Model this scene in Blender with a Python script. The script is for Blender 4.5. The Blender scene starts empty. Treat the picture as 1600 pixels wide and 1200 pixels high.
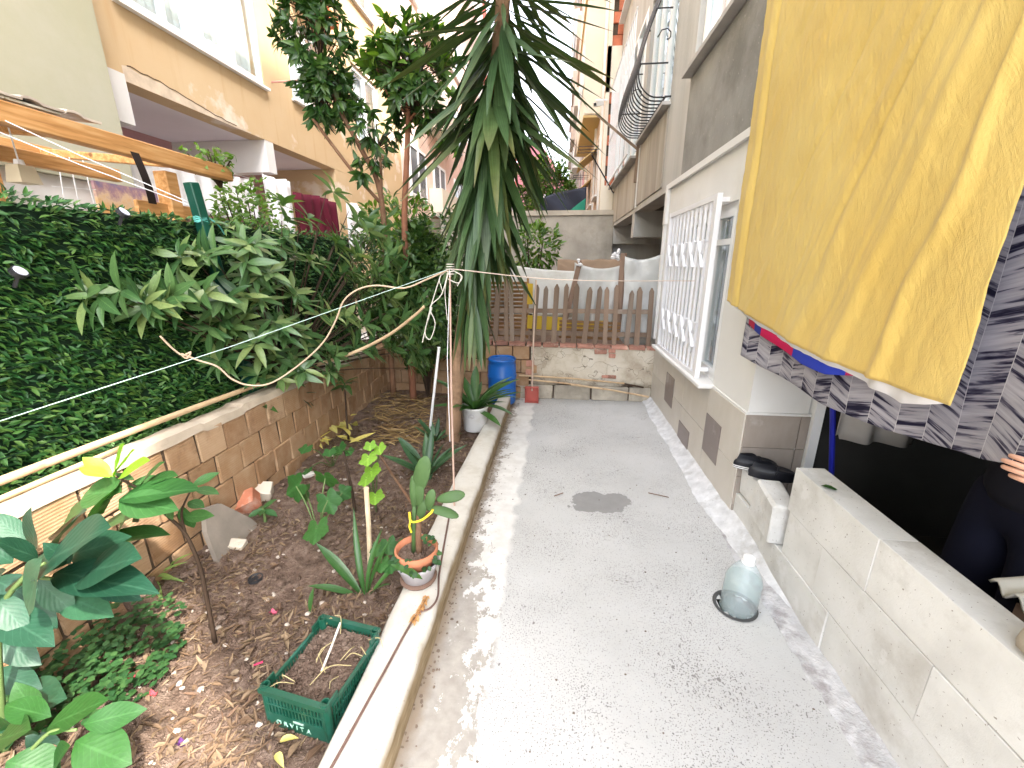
import bpy, bmesh, math, random
import numpy as np
from mathutils import Vector, Matrix, Euler, noise as mn

# ------------------------------------------------------------------ camera
sc = bpy.context.scene
COL = sc.collection
FPX = 650.0                                   # focal length in pixels of the 1600 px wide photo
PITCH = math.atan(190 / FPX)
YAW = math.atan(71 / 677.0)
CAM = Vector((0, 0, 1.6))
_right = Vector((math.cos(YAW), math.sin(YAW), 0))
_fh = Vector((-math.sin(YAW), math.cos(YAW), 0))
_fwd = _fh * math.cos(PITCH) - Vector((0, 0, 1)) * math.sin(PITCH)
_up = Vector((0, 0, 1)) * math.cos(PITCH) + _fh * math.sin(PITCH)
cd = bpy.data.cameras.new('camera')
cam = bpy.data.objects.new('camera', cd)
COL.objects.link(cam)
cd.sensor_width = 36
cd.lens = FPX / 1600 * 36
cd.clip_start = 0.02
cd.clip_end = 1500
m3 = Matrix((_right, _up, -_fwd)).transposed()
cam.matrix_world = Matrix.Translation(CAM) @ m3.to_4x4()
sc.camera = cam

# ------------------------------------------------------------------ sky, sun, exposure
SUN = Vector((0.62, -0.50, 0.95)).normalized()      # towards the sun
w = bpy.data.worlds.new("World")
sc.world = w
w.use_nodes = True
wn = w.node_tree
bg = wn.nodes['Background']
sky = wn.nodes.new('ShaderNodeTexSky')
sky.sky_type = 'NISHITA'
sky.sun_disc = False
sky.sun_elevation = math.asin(SUN.z)
sky.sun_rotation = math.atan2(SUN.x, SUN.y)
sky.dust_density = 4.0
sky.air_density = 1.0
hsv = wn.nodes.new('ShaderNodeHueSaturation')       # thin bright overcast: a whiter sky than a clear one
hsv.inputs['Saturation'].default_value = 0.34
hsv.inputs['Value'].default_value = 1.15
wn.links.new(sky.outputs[0], hsv.inputs['Color'])
wn.links.new(hsv.outputs[0], bg.inputs[0])
bg.inputs[1].default_value = 0.15
sd = bpy.data.lights.new('sun', 'SUN')
sd.energy = 1.6
sd.angle = math.radians(1.5)
sd.color = (1.0, 0.93, 0.82)
so = bpy.data.objects.new('sun', sd)
COL.objects.link(so)
so.location = (6, -6, 20)
so.rotation_euler = SUN.to_track_quat('Z', 'Y').to_euler()
vs = sc.view_settings
vs.view_transform = 'Standard'
vs.look = 'None'
vs.exposure = 3.05
vs.gamma = 1.0
vs.use_curve_mapping = False
sc.render.engine = 'CYCLES'
sc.cycles.use_denoising = True
sc.cycles.max_bounces = 8
sc.cycles.diffuse_bounces = 5
sc.cycles.glossy_bounces = 3
sc.cycles.transmission_bounces = 6
sc.cycles.transparent_max_bounces = 8
sc.cycles.sample_clamp_indirect = 6

random.seed(11)
RNG = np.random.default_rng(11)
R = random.random
def U(a, b): return a + (b - a) * R()

def at(x, y, X=None, Y=None, Z=None):
    """the point of the place seen at a photo pixel, on the plane x=X, y=Y or z=Z (used to measure positions)"""
    d = _right * ((x - 800) / FPX) + _up * ((600 - y) / FPX) + _fwd
    if X is not None: t = X / d.x
    elif Y is not None: t = Y / d.y
    else: t = (Z - CAM.z) / d.z
    return CAM + d * t

# ------------------------------------------------------------------ materials
class NT:
    def __init__(s, name):
        s.m = bpy.data.materials.new(name)
        s.m.use_nodes = True
        s.t = s.m.node_tree
        s.t.nodes.clear()
        s.out = s.t.nodes.new('ShaderNodeOutputMaterial')
    def n(s, typ, ins=None, **props):
        nd = s.t.nodes.new(typ)
        for k, v in props.items(): setattr(nd, k, v)
        if ins:
            for k, v in ins.items(): s.set(nd.inputs[k], v)
        return nd
    def set(s, sock, v):
        if isinstance(v, bpy.types.NodeSocket): s.t.links.new(v, sock)
        else:
            if isinstance(v, tuple) and len(v) == 3 and sock.type == 'RGBA': v = v + (1,)
            sock.default_value = v
    def coords(s, piece=False, kind='Object'):
        c = s.n('ShaderNodeTexCoord').outputs[kind]
        if piece:
            r = s.n('ShaderNodeObjectInfo').outputs['Random']
            m = s.math('MULTIPLY', r, 53.0)
            c = s.n('ShaderNodeVectorMath', {0: c, 1: m}, operation='ADD').outputs[0]
        return c
    def scale(s, vec, v):
        return s.n('ShaderNodeVectorMath', {0: vec, 1: v}, operation='MULTIPLY').outputs[0]
    def noise(s, vec, scale, detail=4.0, rough=0.55, dist=0.0):
        return s.n('ShaderNodeTexNoise', {'Vector': vec, 'Scale': scale, 'Detail': detail, 'Roughness': rough, 'Distortion': dist}).outputs['Fac']
    def voro(s, vec, scale, out='Distance', feature='F1'):
        return s.n('ShaderNodeTexVoronoi', {'Vector': vec, 'Scale': scale}, feature=feature).outputs[out]
    def math(s, op, a, b=0.0, c=0.0, clamp=False):
        nd = s.n('ShaderNodeMath', {0: a, 1: b, 2: c}, operation=op)
        nd.use_clamp = clamp
        return nd.outputs[0]
    def step(s, v, lo, hi, a=0.0, b=1.0):
        return s.n('ShaderNodeMapRange', {'Value': v, 'From Min': lo, 'From Max': hi, 'To Min': a, 'To Max': b}).outputs[0]
    def mix(s, f, a, b, mode='MIX'):
        nd = s.n('ShaderNodeMix', data_type='RGBA', blend_type=mode)
        s.set(nd.inputs[0], f)
        s.set(nd.inputs[6], a)
        s.set(nd.inputs[7], b)
        return nd.outputs[2]
    def ramp(s, f, stops, interp='LINEAR'):
        nd = s.n('ShaderNodeValToRGB', {0: f})
        cr = nd.color_ramp
        cr.interpolation = interp
        while len(cr.elements) < len(stops): cr.elements.new(0.5)
        for e, (p, c) in zip(cr.elements, stops):
            e.position = p
            e.color = c + (1,) if len(c) == 3 else c
        return nd.outputs[0]
    def xyz(s, vec):
        return s.n('ShaderNodeSeparateXYZ', {0: vec}).outputs
    def bump(s, h, strength=0.3, dist=0.01, normal=None):
        i = {'Height': h, 'Strength': strength, 'Distance': dist}
        if normal is not None: i['Normal'] = normal
        return s.n('ShaderNodeBump', i).outputs[0]
    def principled(s, color, rough=0.8, spec=0.3, normal=None, **kw):
        i = {'Base Color': color, 'Roughness': rough, 'Specular IOR Level': spec}
        if normal is not None: i['Normal'] = normal
        i.update(kw)
        return s.n('ShaderNodeBsdfPrincipled', i).outputs[0]
    def finish(s, sh):
        s.set(s.out.inputs[0], sh)
        return s.m

def mat(name, col, rough=0.85, var=0.15, scale=3.0, bump=0.25, bscale=60.0, bdist=0.004, spec=0.25, piece=False,
        col2=None, c2scale=2.0, c2lo=0.5, c2hi=0.62, speck=None, sscale=120.0, sthr=0.3, streak=False, prand=0.0, metal=0.0):
    s = NT(name)
    c = s.coords(piece)
    cs = s.scale(c, (1, 1, 0.12)) if streak else c
    n1 = s.noise(cs, scale, 5)
    k = s.step(n1, 0.28, 0.72, 1 - var, 1 + var)
    base = s.mix(1.0, col, s.n('ShaderNodeCombineXYZ', {0: k, 1: k, 2: k}).outputs[0], 'MULTIPLY')
    if col2 is not None:
        f = s.step(s.noise(cs, c2scale, 7, 0.65), c2lo, c2hi)
        base = s.mix(f, base, col2)
    if speck is not None:
        v = s.step(s.noise(c, sscale, 2, 0.5), sthr, sthr - 0.05)
        base = s.mix(v, base, speck)
    if prand:
        r = s.step(s.n('ShaderNodeObjectInfo').outputs['Random'], 0, 1, 1 - prand, 1 + prand)
        base = s.mix(1.0, base, s.n('ShaderNodeCombineXYZ', {0: r, 1: r, 2: r}).outputs[0], 'MULTIPLY')
    nb = s.math('ADD', s.noise(c, bscale, 4, 0.6), s.math('MULTIPLY', n1, 0.8))
    kw = {'Metallic': metal} if metal else {}
    return s.finish(s.principled(base, rough, spec, s.bump(nb, bump, bdist), **kw))

def leaf_mat(name, cols, rough=0.42, spec=0.45, trans=0.25, vein=0.35, tip=None, veins=9.0, stripe=False):
    """leaf: colour varies from leaf to leaf; midrib and side veins from the leaf's own UV (u across, v along)"""
    s = NT(name)
    uv = s.n('ShaderNodeTexCoord').outputs['UV']
    x, y, _ = s.xyz(uv)
    r = s.math('FRACT', s.math('ADD', s.n('ShaderNodeObjectInfo').outputs['Random'], s.n('ShaderNodeNewGeometry').outputs['Random Per Island']))
    n = len(cols)
    base = s.ramp(r, [(i / max(1, n - 1), c) for i, c in enumerate(cols)])
    au = s.math('ABSOLUTE', s.math('SUBTRACT', x, 0.5))
    light = tuple(min(1, c * 1.9 + 0.03) for c in cols[len(cols) // 2])
    if stripe:
        f = s.step(s.noise(s.scale(uv, (26, 0.6, 1)), 1.0, 3), 0.45, 0.62)
        base = s.mix(s.math('MULTIPLY', f, vein), base, light)
    else:
        rib = s.step(au, 0.045, 0.015)
        w1 = s.math('SINE', s.math('MULTIPLY', s.math('SUBTRACT', y, s.math('MULTIPLY', au, 0.75)), veins * 6.283))
        f = s.math('MAXIMUM', rib, s.math('MULTIPLY', s.step(w1, 0.86, 1.0), 0.55))
        base = s.mix(s.math('MULTIPLY', f, vein), base, light)
    if tip is not None:
        f = s.math('MULTIPLY', s.step(y, 0.55, 1.0), s.step(r, 0.55, 0.9))
        base = s.mix(f, base, tip)
    obj = s.n('ShaderNodeTexCoord').outputs['Object']
    base = s.mix(s.step(s.noise(obj, 14, 3), 0.35, 0.7, 0, 0.28), base, tuple(c * 0.55 for c in cols[0]))
    w2 = s.math('SINE', s.math('MULTIPLY', s.math('SUBTRACT', y, s.math('MULTIPLY', au, 0.75)), veins * 6.283))
    bn = s.bump(w2, 0.0 if stripe else 0.07, 0.003)
    p = s.principled(base, rough, spec, bn)
    if trans:
        tb = s.mix(1.0, base, (1.5, 1.7, 0.5), 'MULTIPLY')
        tr = s.n('ShaderNodeBsdfTranslucent', {0: tb}).outputs[0]
        p = s.n('ShaderNodeMixShader', {0: trans, 1: p, 2: tr}).outputs[0]
    return s.finish(p)

# ------------------------------------------------------------------ objects
WM = {}                                              # world matrix of every parent
def _props(o, label=None, cat=None, group=None, kind=None):
    if label: o['label'] = label
    if cat: o['category'] = cat
    if group: o['group'] = group
    if kind: o['kind'] = kind
    return o
def link(name, data, parent=None, M=None, **kw):
    o = bpy.data.objects.new(name, data)
    COL.objects.link(o)
    M = M or Matrix.Identity(4)
    if parent is not None:
        o.parent = parent
        o.matrix_parent_inverse = WM[parent.name].inverted()
    o.matrix_basis = M
    WM[o.name] = M.copy()
    return _props(o, **kw)
def thing(name, label, cat, loc=(0, 0, 0), group=None):
    return link(name, None, None, Matrix.Translation(Vector(loc)), label=label, cat=cat, group=group)

class MB:
    """collects shapes in world coordinates and links them as one mesh object"""
    def __init__(s): s.v = []; s.f = []; s.uv = {}
    def add(s, vs, fs):
        b = len(s.v)
        s.v += [tuple(p) for p in vs]
        s.f += [tuple(i + b for i in f) for f in fs]
        return s
    def box(s, a, b, rot=None, piv=None):
        x0, y0, z0 = a; x1, y1, z1 = b
        vs = [Vector(p) for p in ((x0, y0, z0), (x1, y0, z0), (x1, y1, z0), (x0, y1, z0), (x0, y0, z1), (x1, y0, z1), (x1, y1, z1), (x0, y1, z1))]
        if rot is not None:
            c = Vector(piv) if piv is not None else (Vector(a) + Vector(b)) / 2
            q = Euler(rot).to_matrix()
            vs = [c + q @ (p - c) for p in vs]
        return s.add(vs, [(3, 2, 1, 0), (4, 5, 6, 7), (0, 1, 5, 4), (1, 2, 6, 5), (2, 3, 7, 6), (3, 0, 4, 7)])
    def bar(s, p, q, w, h, up=(0, 0, 1)):
        p, q = Vector(p), Vector(q)
        d = (q - p).normalized()
        u = Vector(up)
        a = d.cross(u)
        if a.length < 1e-4: a = d.cross(Vector((1, 0, 0)))
        a.normalize()
        b = a.cross(d)
        vs = [c + a * (sx * w / 2) + b * (sy * h / 2) for c in (p, q) for sx, sy in ((-1, -1), (1, -1), (1, 1), (-1, 1))]
        return s.add(vs, [(0, 1, 2, 3), (7, 6, 5, 4), (4, 5, 1, 0), (5, 6, 2, 1), (6, 7, 3, 2), (7, 4, 0, 3)])
    def tube(s, pts, rad, n=6, caps=True):
        pts = [Vector(p) for p in pts]
        m = len(pts)
        if not isinstance(rad, (list, tuple)): rad = [rad] * m
        if len(rad) == 2 and m > 2: rad = [rad[0] + (rad[1] - rad[0]) * i / (m - 1) for i in range(m)]
        t = (pts[1] - pts[0]).normalized()
        a = t.orthogonal().normalized()
        vs = []
        for i in range(m):
            t = (pts[min(i + 1, m - 1)] - pts[max(i - 1, 0)]).normalized()
            a = (a - t * a.dot(t)).normalized()
            b = t.cross(a)
            for k in range(n):
                an = 2 * math.pi * k / n
                vs.append(pts[i] + (a * math.cos(an) + b * math.sin(an)) * rad[i])
        fs = [(i * n + k, i * n + (k + 1) % n, (i + 1) * n + (k + 1) % n, (i + 1) * n + k) for i in range(m - 1) for k in range(n)]
        if caps: fs += [tuple(range(n))[::-1], tuple((m - 1) * n + k for k in range(n))]
        return s.add(vs, fs)
    def lathe(s, prof, c=(0, 0, 0), n=24, sx=1.0, sy=1.0):
        c = Vector(c)
        vs = [c + Vector((r * sx * math.cos(2 * math.pi * k / n), r * sy * math.sin(2 * math.pi * k / n), z)) for r, z in prof for k in range(n)]
        m = len(prof)
        fs = [(i * n + k, i * n + (k + 1) % n, (i + 1) * n + (k + 1) % n, (i + 1) * n + k) for i in range(m - 1) for k in range(n)]
        return s.add(vs, fs)
    def grid(s, fn, nu, nv, uv=False):
        b = len(s.v); fb = len(s.f)
        vs = [fn(i / nu, j / nv) for j in range(nv + 1) for i in range(nu + 1)]
        fs = [(j * (nu + 1) + i, j * (nu + 1) + i + 1, (j + 1) * (nu + 1) + i + 1, (j + 1) * (nu + 1) + i) for j in range(nv) for i in range(nu)]
        s.add(vs, fs)
        if uv:
            for j in range(nv + 1):
                for i in range(nu + 1): s.uv[b + j * (nu + 1) + i] = (i / nu, j / nv)
        return s
    def blob(s, c, r, n=8, m=5, jit=0.0, rot=None):
        """a rough ellipsoid stone"""
        c = Vector(c)
        q = Euler(rot).to_matrix() if rot else Matrix.Identity(3)
        vs = []
        for j in range(m + 1):
            th = math.pi * j / m
            for k in range(n):
                ph = 2 * math.pi * k / n
                d = 1 + U(-jit, jit)
                vs.append(c + q @ Vector((r[0] * d * math.sin(th) * math.cos(ph), r[1] * d * math.sin(th) * math.sin(ph), r[2] * d * math.cos(th))))
        fs = [(j * n + k, (j + 1) * n + k, (j + 1) * n + (k + 1) % n, j * n + (k + 1) % n) for j in range(m) for k in range(n)]
        return s.add(vs, fs)
    def mesh(s, name, m, smooth=False):
        me = bpy.data.meshes.new(name)
        me.from_pydata([tuple(p) for p in s.v], [], s.f)
        if s.uv:
            ul = me.uv_layers.new(name='uv')
            for lp in me.loops: ul.data[lp.index].uv = s.uv.get(lp.vertex_index, (0, 0))
        me.materials.append(m)
        if smooth: me.shade_smooth()
        return me
    def build(s, name, m, parent=None, smooth=False, bevel=0.0, **kw):
        me = s.mesh(name, m, smooth)
        if bevel:
            bm = bmesh.new(); bm.from_mesh(me)
            bmesh.ops.remove_doubles(bm, verts=bm.verts, dist=1e-5)
            bmesh.ops.bevel(bm, geom=bm.edges[:], offset=bevel, segments=1, affect='EDGES')
            bm.to_mesh(me); bm.free()
        return link(name, me, parent, **kw)

def rough_box_mesh(name, m, sx, sy, sz, bev=0.006, jit=0.003, cuts=0):
    """a unit piece (brick, block, tile) centred on the origin with worn, uneven edges"""
    bm = bmesh.new()
    bmesh.ops.create_cube(bm, size=1.0)
    bmesh.ops.scale(bm, vec=(sx, sy, sz), verts=bm.verts)
    if cuts: bmesh.ops.subdivide_edges(bm, edges=bm.edges[:], cuts=cuts, use_grid_fill=True)
    else: bmesh.ops.bevel(bm, geom=bm.edges[:], offset=bev, segments=1, affect='EDGES')
    for v in bm.verts: v.co += Vector((U(-jit, jit), U(-jit, jit), U(-jit, jit)))
    me = bpy.data.meshes.new(name)
    bm.to_mesh(me); bm.free()
    me.materials.append(m)
    return me
def piece(name, me, parent, loc, rot=(0, 0, 0), scale=(1, 1, 1), **kw):
    return link(name, me, parent, Matrix.LocRotScale(Vector(loc), Euler(rot), Vector(scale)), **kw)

# ---- leaves
class Leaf:
    """leaf template, base at the origin, length 1 along +Y, upper side +Z"""
    def __init__(s, name, m, width=0.3, fold=0.25, droop=0.15, nseg=5, peak=0.4, curl=0.0, stalk=0.0, half=1):
        vs, uvs = [], []
        for i in range(nseg + 1):
            t = i / nseg
            if t < peak: wd = math.sin(0.5 * math.pi * (t / peak)) ** 0.8
            else: wd = math.cos(0.5 * math.pi * ((t - peak) / (1 - peak))) ** 0.9
            wd = max(wd, 0.02) * width / 2
            y = stalk + (1 - stalk) * t
            z = -droop * t * t + 0.04 * math.sin(t * 9) * curl
            up = abs(wd) * fold
            for sx in (-1, 0, 1):
                vs.append((sx * wd, y * (1 - 0.15 * droop * t), z + (up if sx else 0)))
                uvs.append((0.5 + 0.5 * sx, t))
        fs = []
        for i in range(nseg):
            for k in range(2):
                a = i * 3 + k
                fs.append((a, a + 1, a + 4, a + 3))
        s.v = np.array(vs); s.f = np.array(fs); s.uv = np.array(uvs); s.mat = m
        me = bpy.data.meshes.new(name)
        me.from_pydata(vs, [], fs)
        ul = me.uv_layers.new(name='uv')
        for lp in me.loops: ul.data[lp.index].uv = uvs[lp.vertex_index]
        me.materials.append(m); me.shade_smooth()
        s.me = me

def frame(p, d, up, sc_=1.0, roll=0.0, wide=1.0):
    d = Vector(d).normalized()
    u = Vector(up)
    x = d.cross(u)
    if x.length < 1e-3: x = d.orthogonal()
    x.normalize()
    z = x.cross(d)
    if roll:
        q = Matrix.Rotation(roll, 3, d)
        x = q @ x; z = q @ z
    M = Matrix(((x.x * sc_ * wide, d.x * sc_, z.x * sc_, p[0]), (x.y * sc_ * wide, d.y * sc_, z.y * sc_, p[1]), (x.z * sc_ * wide, d.z * sc_, z.z * sc_, p[2]), (0, 0, 0, 1)))
    return M

def joined(name, tmpl, Ms, parent=None, **kw):
    """many copies of leaf templates in one mesh"""
    V, F, UV = [], [], []
    b = 0
    A = np.array([np.array(M) for _, M in Ms])
    idx = {}
    for i, (t, _) in enumerate(Ms): idx.setdefault(id(t), (t, []))[1].append(i)
    for t, ii in idx.values():
        B = A[ii]
        P = np.einsum('kij,nj->kni', B[:, :3, :3], t.v) + B[:, None, :3, 3]
        k, n = P.shape[:2]
        V.append(P.reshape(-1, 3))
        f = t.f[None] + (np.arange(k) * n)[:, None, None] + b
        F.append(f.reshape(-1, 4))
        UV.append(np.tile(t.uv[t.f.reshape(-1)], (k, 1)))
        b += k * n
    V = np.concatenate(V); F = np.concatenate(F); UV = np.concatenate(UV)
    me = bpy.data.meshes.new(name)
    me.vertices.add(len(V)); me.vertices.foreach_set('co', V.reshape(-1).astype(np.float32))
    me.loops.add(F.size); me.loops.foreach_set('vertex_index', F.reshape(-1).astype(np.int32))
    me.polygons.add(len(F))
    me.polygons.foreach_set('loop_start', (np.arange(len(F)) * 4).astype(np.int32))
    me.update(calc_edges=True)
    ul = me.uv_layers.new(name='uv')
    ul.data.foreach_set('uv', UV.reshape(-1).astype(np.float32))
    me.materials.append(Ms[0][0].mat)
    me.shade_smooth()
    me.validate()
    return link(name, me, parent, **kw)

def foliage(parent, Ms, most=300, name='leaf', rest='foliage'):
    """the leaves that show largest are parts of their own, the rest one mass"""
    Ms = sorted(Ms, key=lambda a: (a[1].translation - CAM).length / max(0.02, a[1].to_scale().y))
    for t, M in Ms[:most]: link(name, t.me, parent, M)
    if Ms[most:]: joined(rest, None, Ms[most:], parent, kind='stuff')

def rosette(tmpls, p, axis, n, size, spread=1.0, droop=0.0, jit=0.25, up=(0, 0, 1)):
    axis = Vector(axis).normalized()
    a = axis.orthogonal().normalized(); b = axis.cross(a)
    out = []
    ph0 = U(0, 6.28)
    for k in range(n):
        ph = ph0 + k * 2.4 + U(-.3, .3)
        e = spread * U(0.55, 1.15)
        d = axis * math.cos(e) + (a * math.cos(ph) + b * math.sin(ph)) * math.sin(e)
        d = d + Vector((0, 0, -droop * U(0.5, 1.3)))
        q = Vector(p) - axis * U(0, 0.10) * size * 2
        out.append((random.choice(tmpls), frame(q, d, axis + Vector((U(-jit, jit), U(-jit, jit), U(-jit, jit))), size * U(0.7, 1.2), U(-.4, .4))))
    return out

def curve_pts(pts, n=8):
    """smooth polyline through the points (Catmull-Rom)"""
    P = [Vector(p) for p in pts]
    P = [P[0] * 2 - P[1]] + P + [P[-1] * 2 - P[-2]]
    out = []
    for i in range(1, len(P) - 2):
        for k in range(n):
            t = k / n
            a, b, c, d = P[i - 1], P[i], P[i + 1], P[i + 2]
            out.append(0.5 * ((2 * b) + (c - a) * t + (2 * a - 5 * b + 4 * c - d) * t * t + (3 * b - a - 3 * c + d) * t ** 3))
    out.append(P[-2])
    return out

def walls(x0, x1, y0, y1, z0, z1, holes):
    """a wall standing along Y with rectangular openings (ya, yb, za, zb)"""
    ys = sorted({y0, y1, *[h[0] for h in holes], *[h[1] for h in holes]})
    ys = [y for y in ys if y0 <= y <= y1]
    mb = MB()
    for a, b in zip(ys[:-1], ys[1:]):
        zz = [z0]
        for h in sorted(holes, key=lambda h: h[2]):
            if h[0] <= a + 1e-6 and h[1] >= b - 1e-6: zz += [h[2], h[3]]
        zz.append(z1)
        for k in range(0, len(zz), 2):
            if zz[k + 1] - zz[k] > 1e-4: mb.box((x0, a, zz[k]), (x1, b, zz[k + 1]))
    return mb

# ================================================================== materials of the setting
def make_path_mat():
    s = NT('path_concrete')
    c = s.coords()
    x, y, z = s.xyz(c)
    big = s.noise(c, 1.3, 5)
    mid = s.noise(c, 9, 6, 0.65)
    base = s.ramp(big, [(0.3, (0.385, 0.380, 0.370)), (0.5, (0.45, 0.445, 0.434)), (0.7, (0.495, 0.49, 0.48))])
    base = s.mix(s.step(mid, 0.35, 0.65, 0, 0.35), base, (0.475, 0.47, 0.462))
    # pits and dark grains, denser towards the middle
    dens = s.step(s.noise(c, 2.3, 3), 0.35, 0.7, 0.0, 0.10)
    g1 = s.math('LESS_THAN', s.noise(c, 170, 2, 0.5), s.math('ADD', 0.325, dens))
    g2 = s.math('LESS_THAN', s.noise(s.scale(c, (1, 0.6, 1)), 60, 3, 0.6), s.math('ADD', 0.295, s.math('MULTIPLY', dens, 0.8)))
    strip = s.step(s.math('ADD', x, s.math('MULTIPLY', s.math('SUBTRACT', s.noise(c, 5, 5), 0.5), 0.16)), -0.24, -0.21)   # 0 on the trowelled strip by the kerb
    base = s.mix(s.step(s.noise(c, 0.8, 6, 0.6), 0.42, 0.66, 0, 0.35), base, (0.40, 0.39, 0.375))
    base = s.mix(s.step(s.noise(c, 3.0, 6, 0.7), 0.6, 0.72, 0, 0.3), base, (0.36, 0.35, 0.335))
    g3 = s.math('MULTIPLY', s.math('LESS_THAN', s.noise(c, 34, 3, 0.6), 0.285), 0.8)
    grain = s.math('MULTIPLY', s.math('MAXIMUM', s.math('MAXIMUM', g1, g2), g3), strip)
    base = s.mix(s.math('MULTIPLY', grain, 0.8), base, (0.13, 0.12, 0.115))
    # trowelled strip: pale skin flaking off a darker grey screed, browner at the kerb
    n = s.noise(s.scale(c, (1, .7, 1)), 13.0, 9, 0.75)
    near = s.step(y, 2.3, 1.3, -0.06, 0.115)
    edge = s.step(x, -0.27, -0.47, -0.02, 0.20)
    flake = s.step(s.math('SUBTRACT', s.math('SUBTRACT', n, near), edge), 0.41, 0.375)
    sk = s.mix(s.step(mid, 0.4, 0.6), (0.55, 0.53, 0.505), (0.62, 0.605, 0.58))
    gs = s.mix(s.step(s.noise(c, 20, 4), 0.3, 0.7), (0.27, 0.245, 0.22), (0.36, 0.335, 0.30))
    st = s.mix(flake, sk, gs)
    st = s.mix(s.step(s.math('ADD', x, s.math('MULTIPLY', s.math('SUBTRACT', mid, 0.5), 0.10)), -0.43, -0.475, 0, 0.75), st, (0.25, 0.19, 0.13))
    base = s.mix(strip, st, base)
    # the darker patched spot
    dx = s.math('DIVIDE', s.math('SUBTRACT', x, 0.345), 0.205)
    dy = s.math('DIVIDE', s.math('SUBTRACT', y, 2.60), 0.135)
    # slanted sides
    dx = s.math('ADD', dx, s.math('MULTIPLY', dy, -0.18))
    rr = s.math('ADD', s.math('POWER', s.math('ABSOLUTE', dx), 2.6), s.math('POWER', s.math('ABSOLUTE', dy), 2.6))
    rr = s.math('ADD', rr, s.math('MULTIPLY', s.math('SUBTRACT', s.noise(c, 7.5, 6, 0.62), 0.5), 3.6))
    spot = s.step(rr, 1.0, 0.93)
    base = s.mix(spot, base, s.mix(mid, (0.19, 0.185, 0.18), (0.29, 0.283, 0.275)))
    h = s.math('ADD', s.math('MULTIPLY', s.noise(c, 120, 3, 0.6), 0.5), s.math('ADD', s.math('MULTIPLY', grain, -0.5), s.math('MULTIPLY', s.math('SUBTRACT', 1.0, s.math('MULTIPLY', flake, s.math('SUBTRACT', 1.0, strip))), 0.6)))
    return s.finish(s.principled(base, 0.85, 0.25, s.bump(h, 0.5, 0.004)))

M_path = make_path_mat()
M_fillet = mat('fillet_mortar', (0.58, 0.58, 0.59), var=0.2, scale=14, bump=0.6, bscale=45, bdist=0.008, col2=(0.42, 0.41, 0.40), c2scale=6, c2lo=0.56, c2hi=0.68, speck=(0.2, 0.2, 0.2), sthr=0.30)
M_kerb = mat('kerb_concrete', (0.52, 0.49, 0.44), var=0.14, scale=5, bump=0.4, bscale=70, col2=(0.38, 0.345, 0.29), c2scale=3.5, c2lo=0.52, c2hi=0.68, speck=(0.25, 0.2, 0.16), sthr=0.29, sscale=90)
def make_kerb_mat():
    s = NT('kerb_concrete')
    c = s.coords()
    x, y, z = s.xyz(c)
    n = s.noise(c, 5, 7, 0.62)
    m = s.noise(c, 40, 4)
    base = s.ramp(n, [(0.28, (0.40, 0.36, 0.30)), (0.5, (0.52, 0.49, 0.44)), (0.72, (0.57, 0.55, 0.51))])
    base = s.mix(s.math('LESS_THAN', s.noise(c, 110, 2), 0.29), base, (0.26, 0.22, 0.18))
    side = s.step(s.math('ADD', z, s.math('MULTIPLY', s.math('SUBTRACT', n, 0.5), 0.05)), 0.125, 0.095)   # damp, mossy brown side
    sidec = s.ramp(s.noise(s.scale(c, (1, 0.5, 2.0)), 16, 6), [(0.3, (0.16, 0.115, 0.06)), (0.55, (0.27, 0.205, 0.125)), (0.75, (0.37, 0.31, 0.22))])
    base = s.mix(side, base, sidec)
    return s.finish(s.principled(base, 0.9, 0.2, s.bump(s.math('ADD', m, n), 0.4, 0.005)))
M_kerb = make_kerb_mat()
def make_soil_mat():
    s = NT('garden_soil')
    c = s.coords()
    n = s.noise(c, 2.2, 5)
    m = s.noise(c, 22, 6, 0.65)
    f = s.noise(c, 140, 3)
    base = s.ramp(m, [(0.3, (0.085, 0.054, 0.040)), (0.5, (0.155, 0.105, 0.08)), (0.72, (0.27, 0.20, 0.16))])
    base = s.mix(s.step(n, 0.42, 0.65, 0, 0.5), base, (0.20, 0.14, 0.108))
    base = s.mix(s.math('GREATER_THAN', f, 0.68), base, (0.36, 0.28, 0.22))
    base = s.mix(s.math('LESS_THAN', f, 0.32), base, (0.05, 0.03, 0.02))
    return s.finish(s.principled(base, 0.95, 0.15, s.bump(s.math('ADD', m, f), 0.9, 0.02)))
M_soil = make_soil_mat()
M_ground = mat('ground_earth', (0.2, 0.17, 0.13), var=0.3, scale=1.0, bump=0.3)

# ================================================================== ground, path, kerb, soil
gb = MB()
gb.grid(lambda u, v: (-300 + 600 * u, -300 + 600 * v, -0.35), 4, 4)
gb.build('ground', M_ground, kind='structure')

HOLE = (0.905, 1.74)
def path_sheet():
    mb = MB()
    nx, ny = 66, 250
    mb.grid(lambda u, v: (-0.50 + 1.72 * u, -1.4 + 6.35 * v, 0.004 * mn.noise(Vector((u * 6, v * 22, 0)))), nx, ny)
    mb.f = [f for f in mb.f if (Vector((sum(mb.v[i][0] for i in f) / 4 - HOLE[0], (sum(mb.v[i][1] for i in f) / 4 - HOLE[1]) * 0.85))).length > 0.074]
    return mb.build('path', M_path, smooth=True, kind='structure')
path_sheet()
M_dark = mat('dark_hole', (0.012, 0.012, 0.012), var=0.2, bump=0.1)
mb = MB(); mb.lathe([(0.099, 0.003), (0.100, 0.0045), (0.084, 0.005), (0.080, -0.01), (0.080, -0.16), (0.001, -0.16)], (HOLE[0], HOLE[1], 0), 28)
drain = mb.build('drain_opening', mat('drain_rim', (0.06, 0.06, 0.06), rough=0.6), smooth=False,
                 label='round dark drain opening in the concrete path beneath the water bottle', cat='drain')

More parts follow.
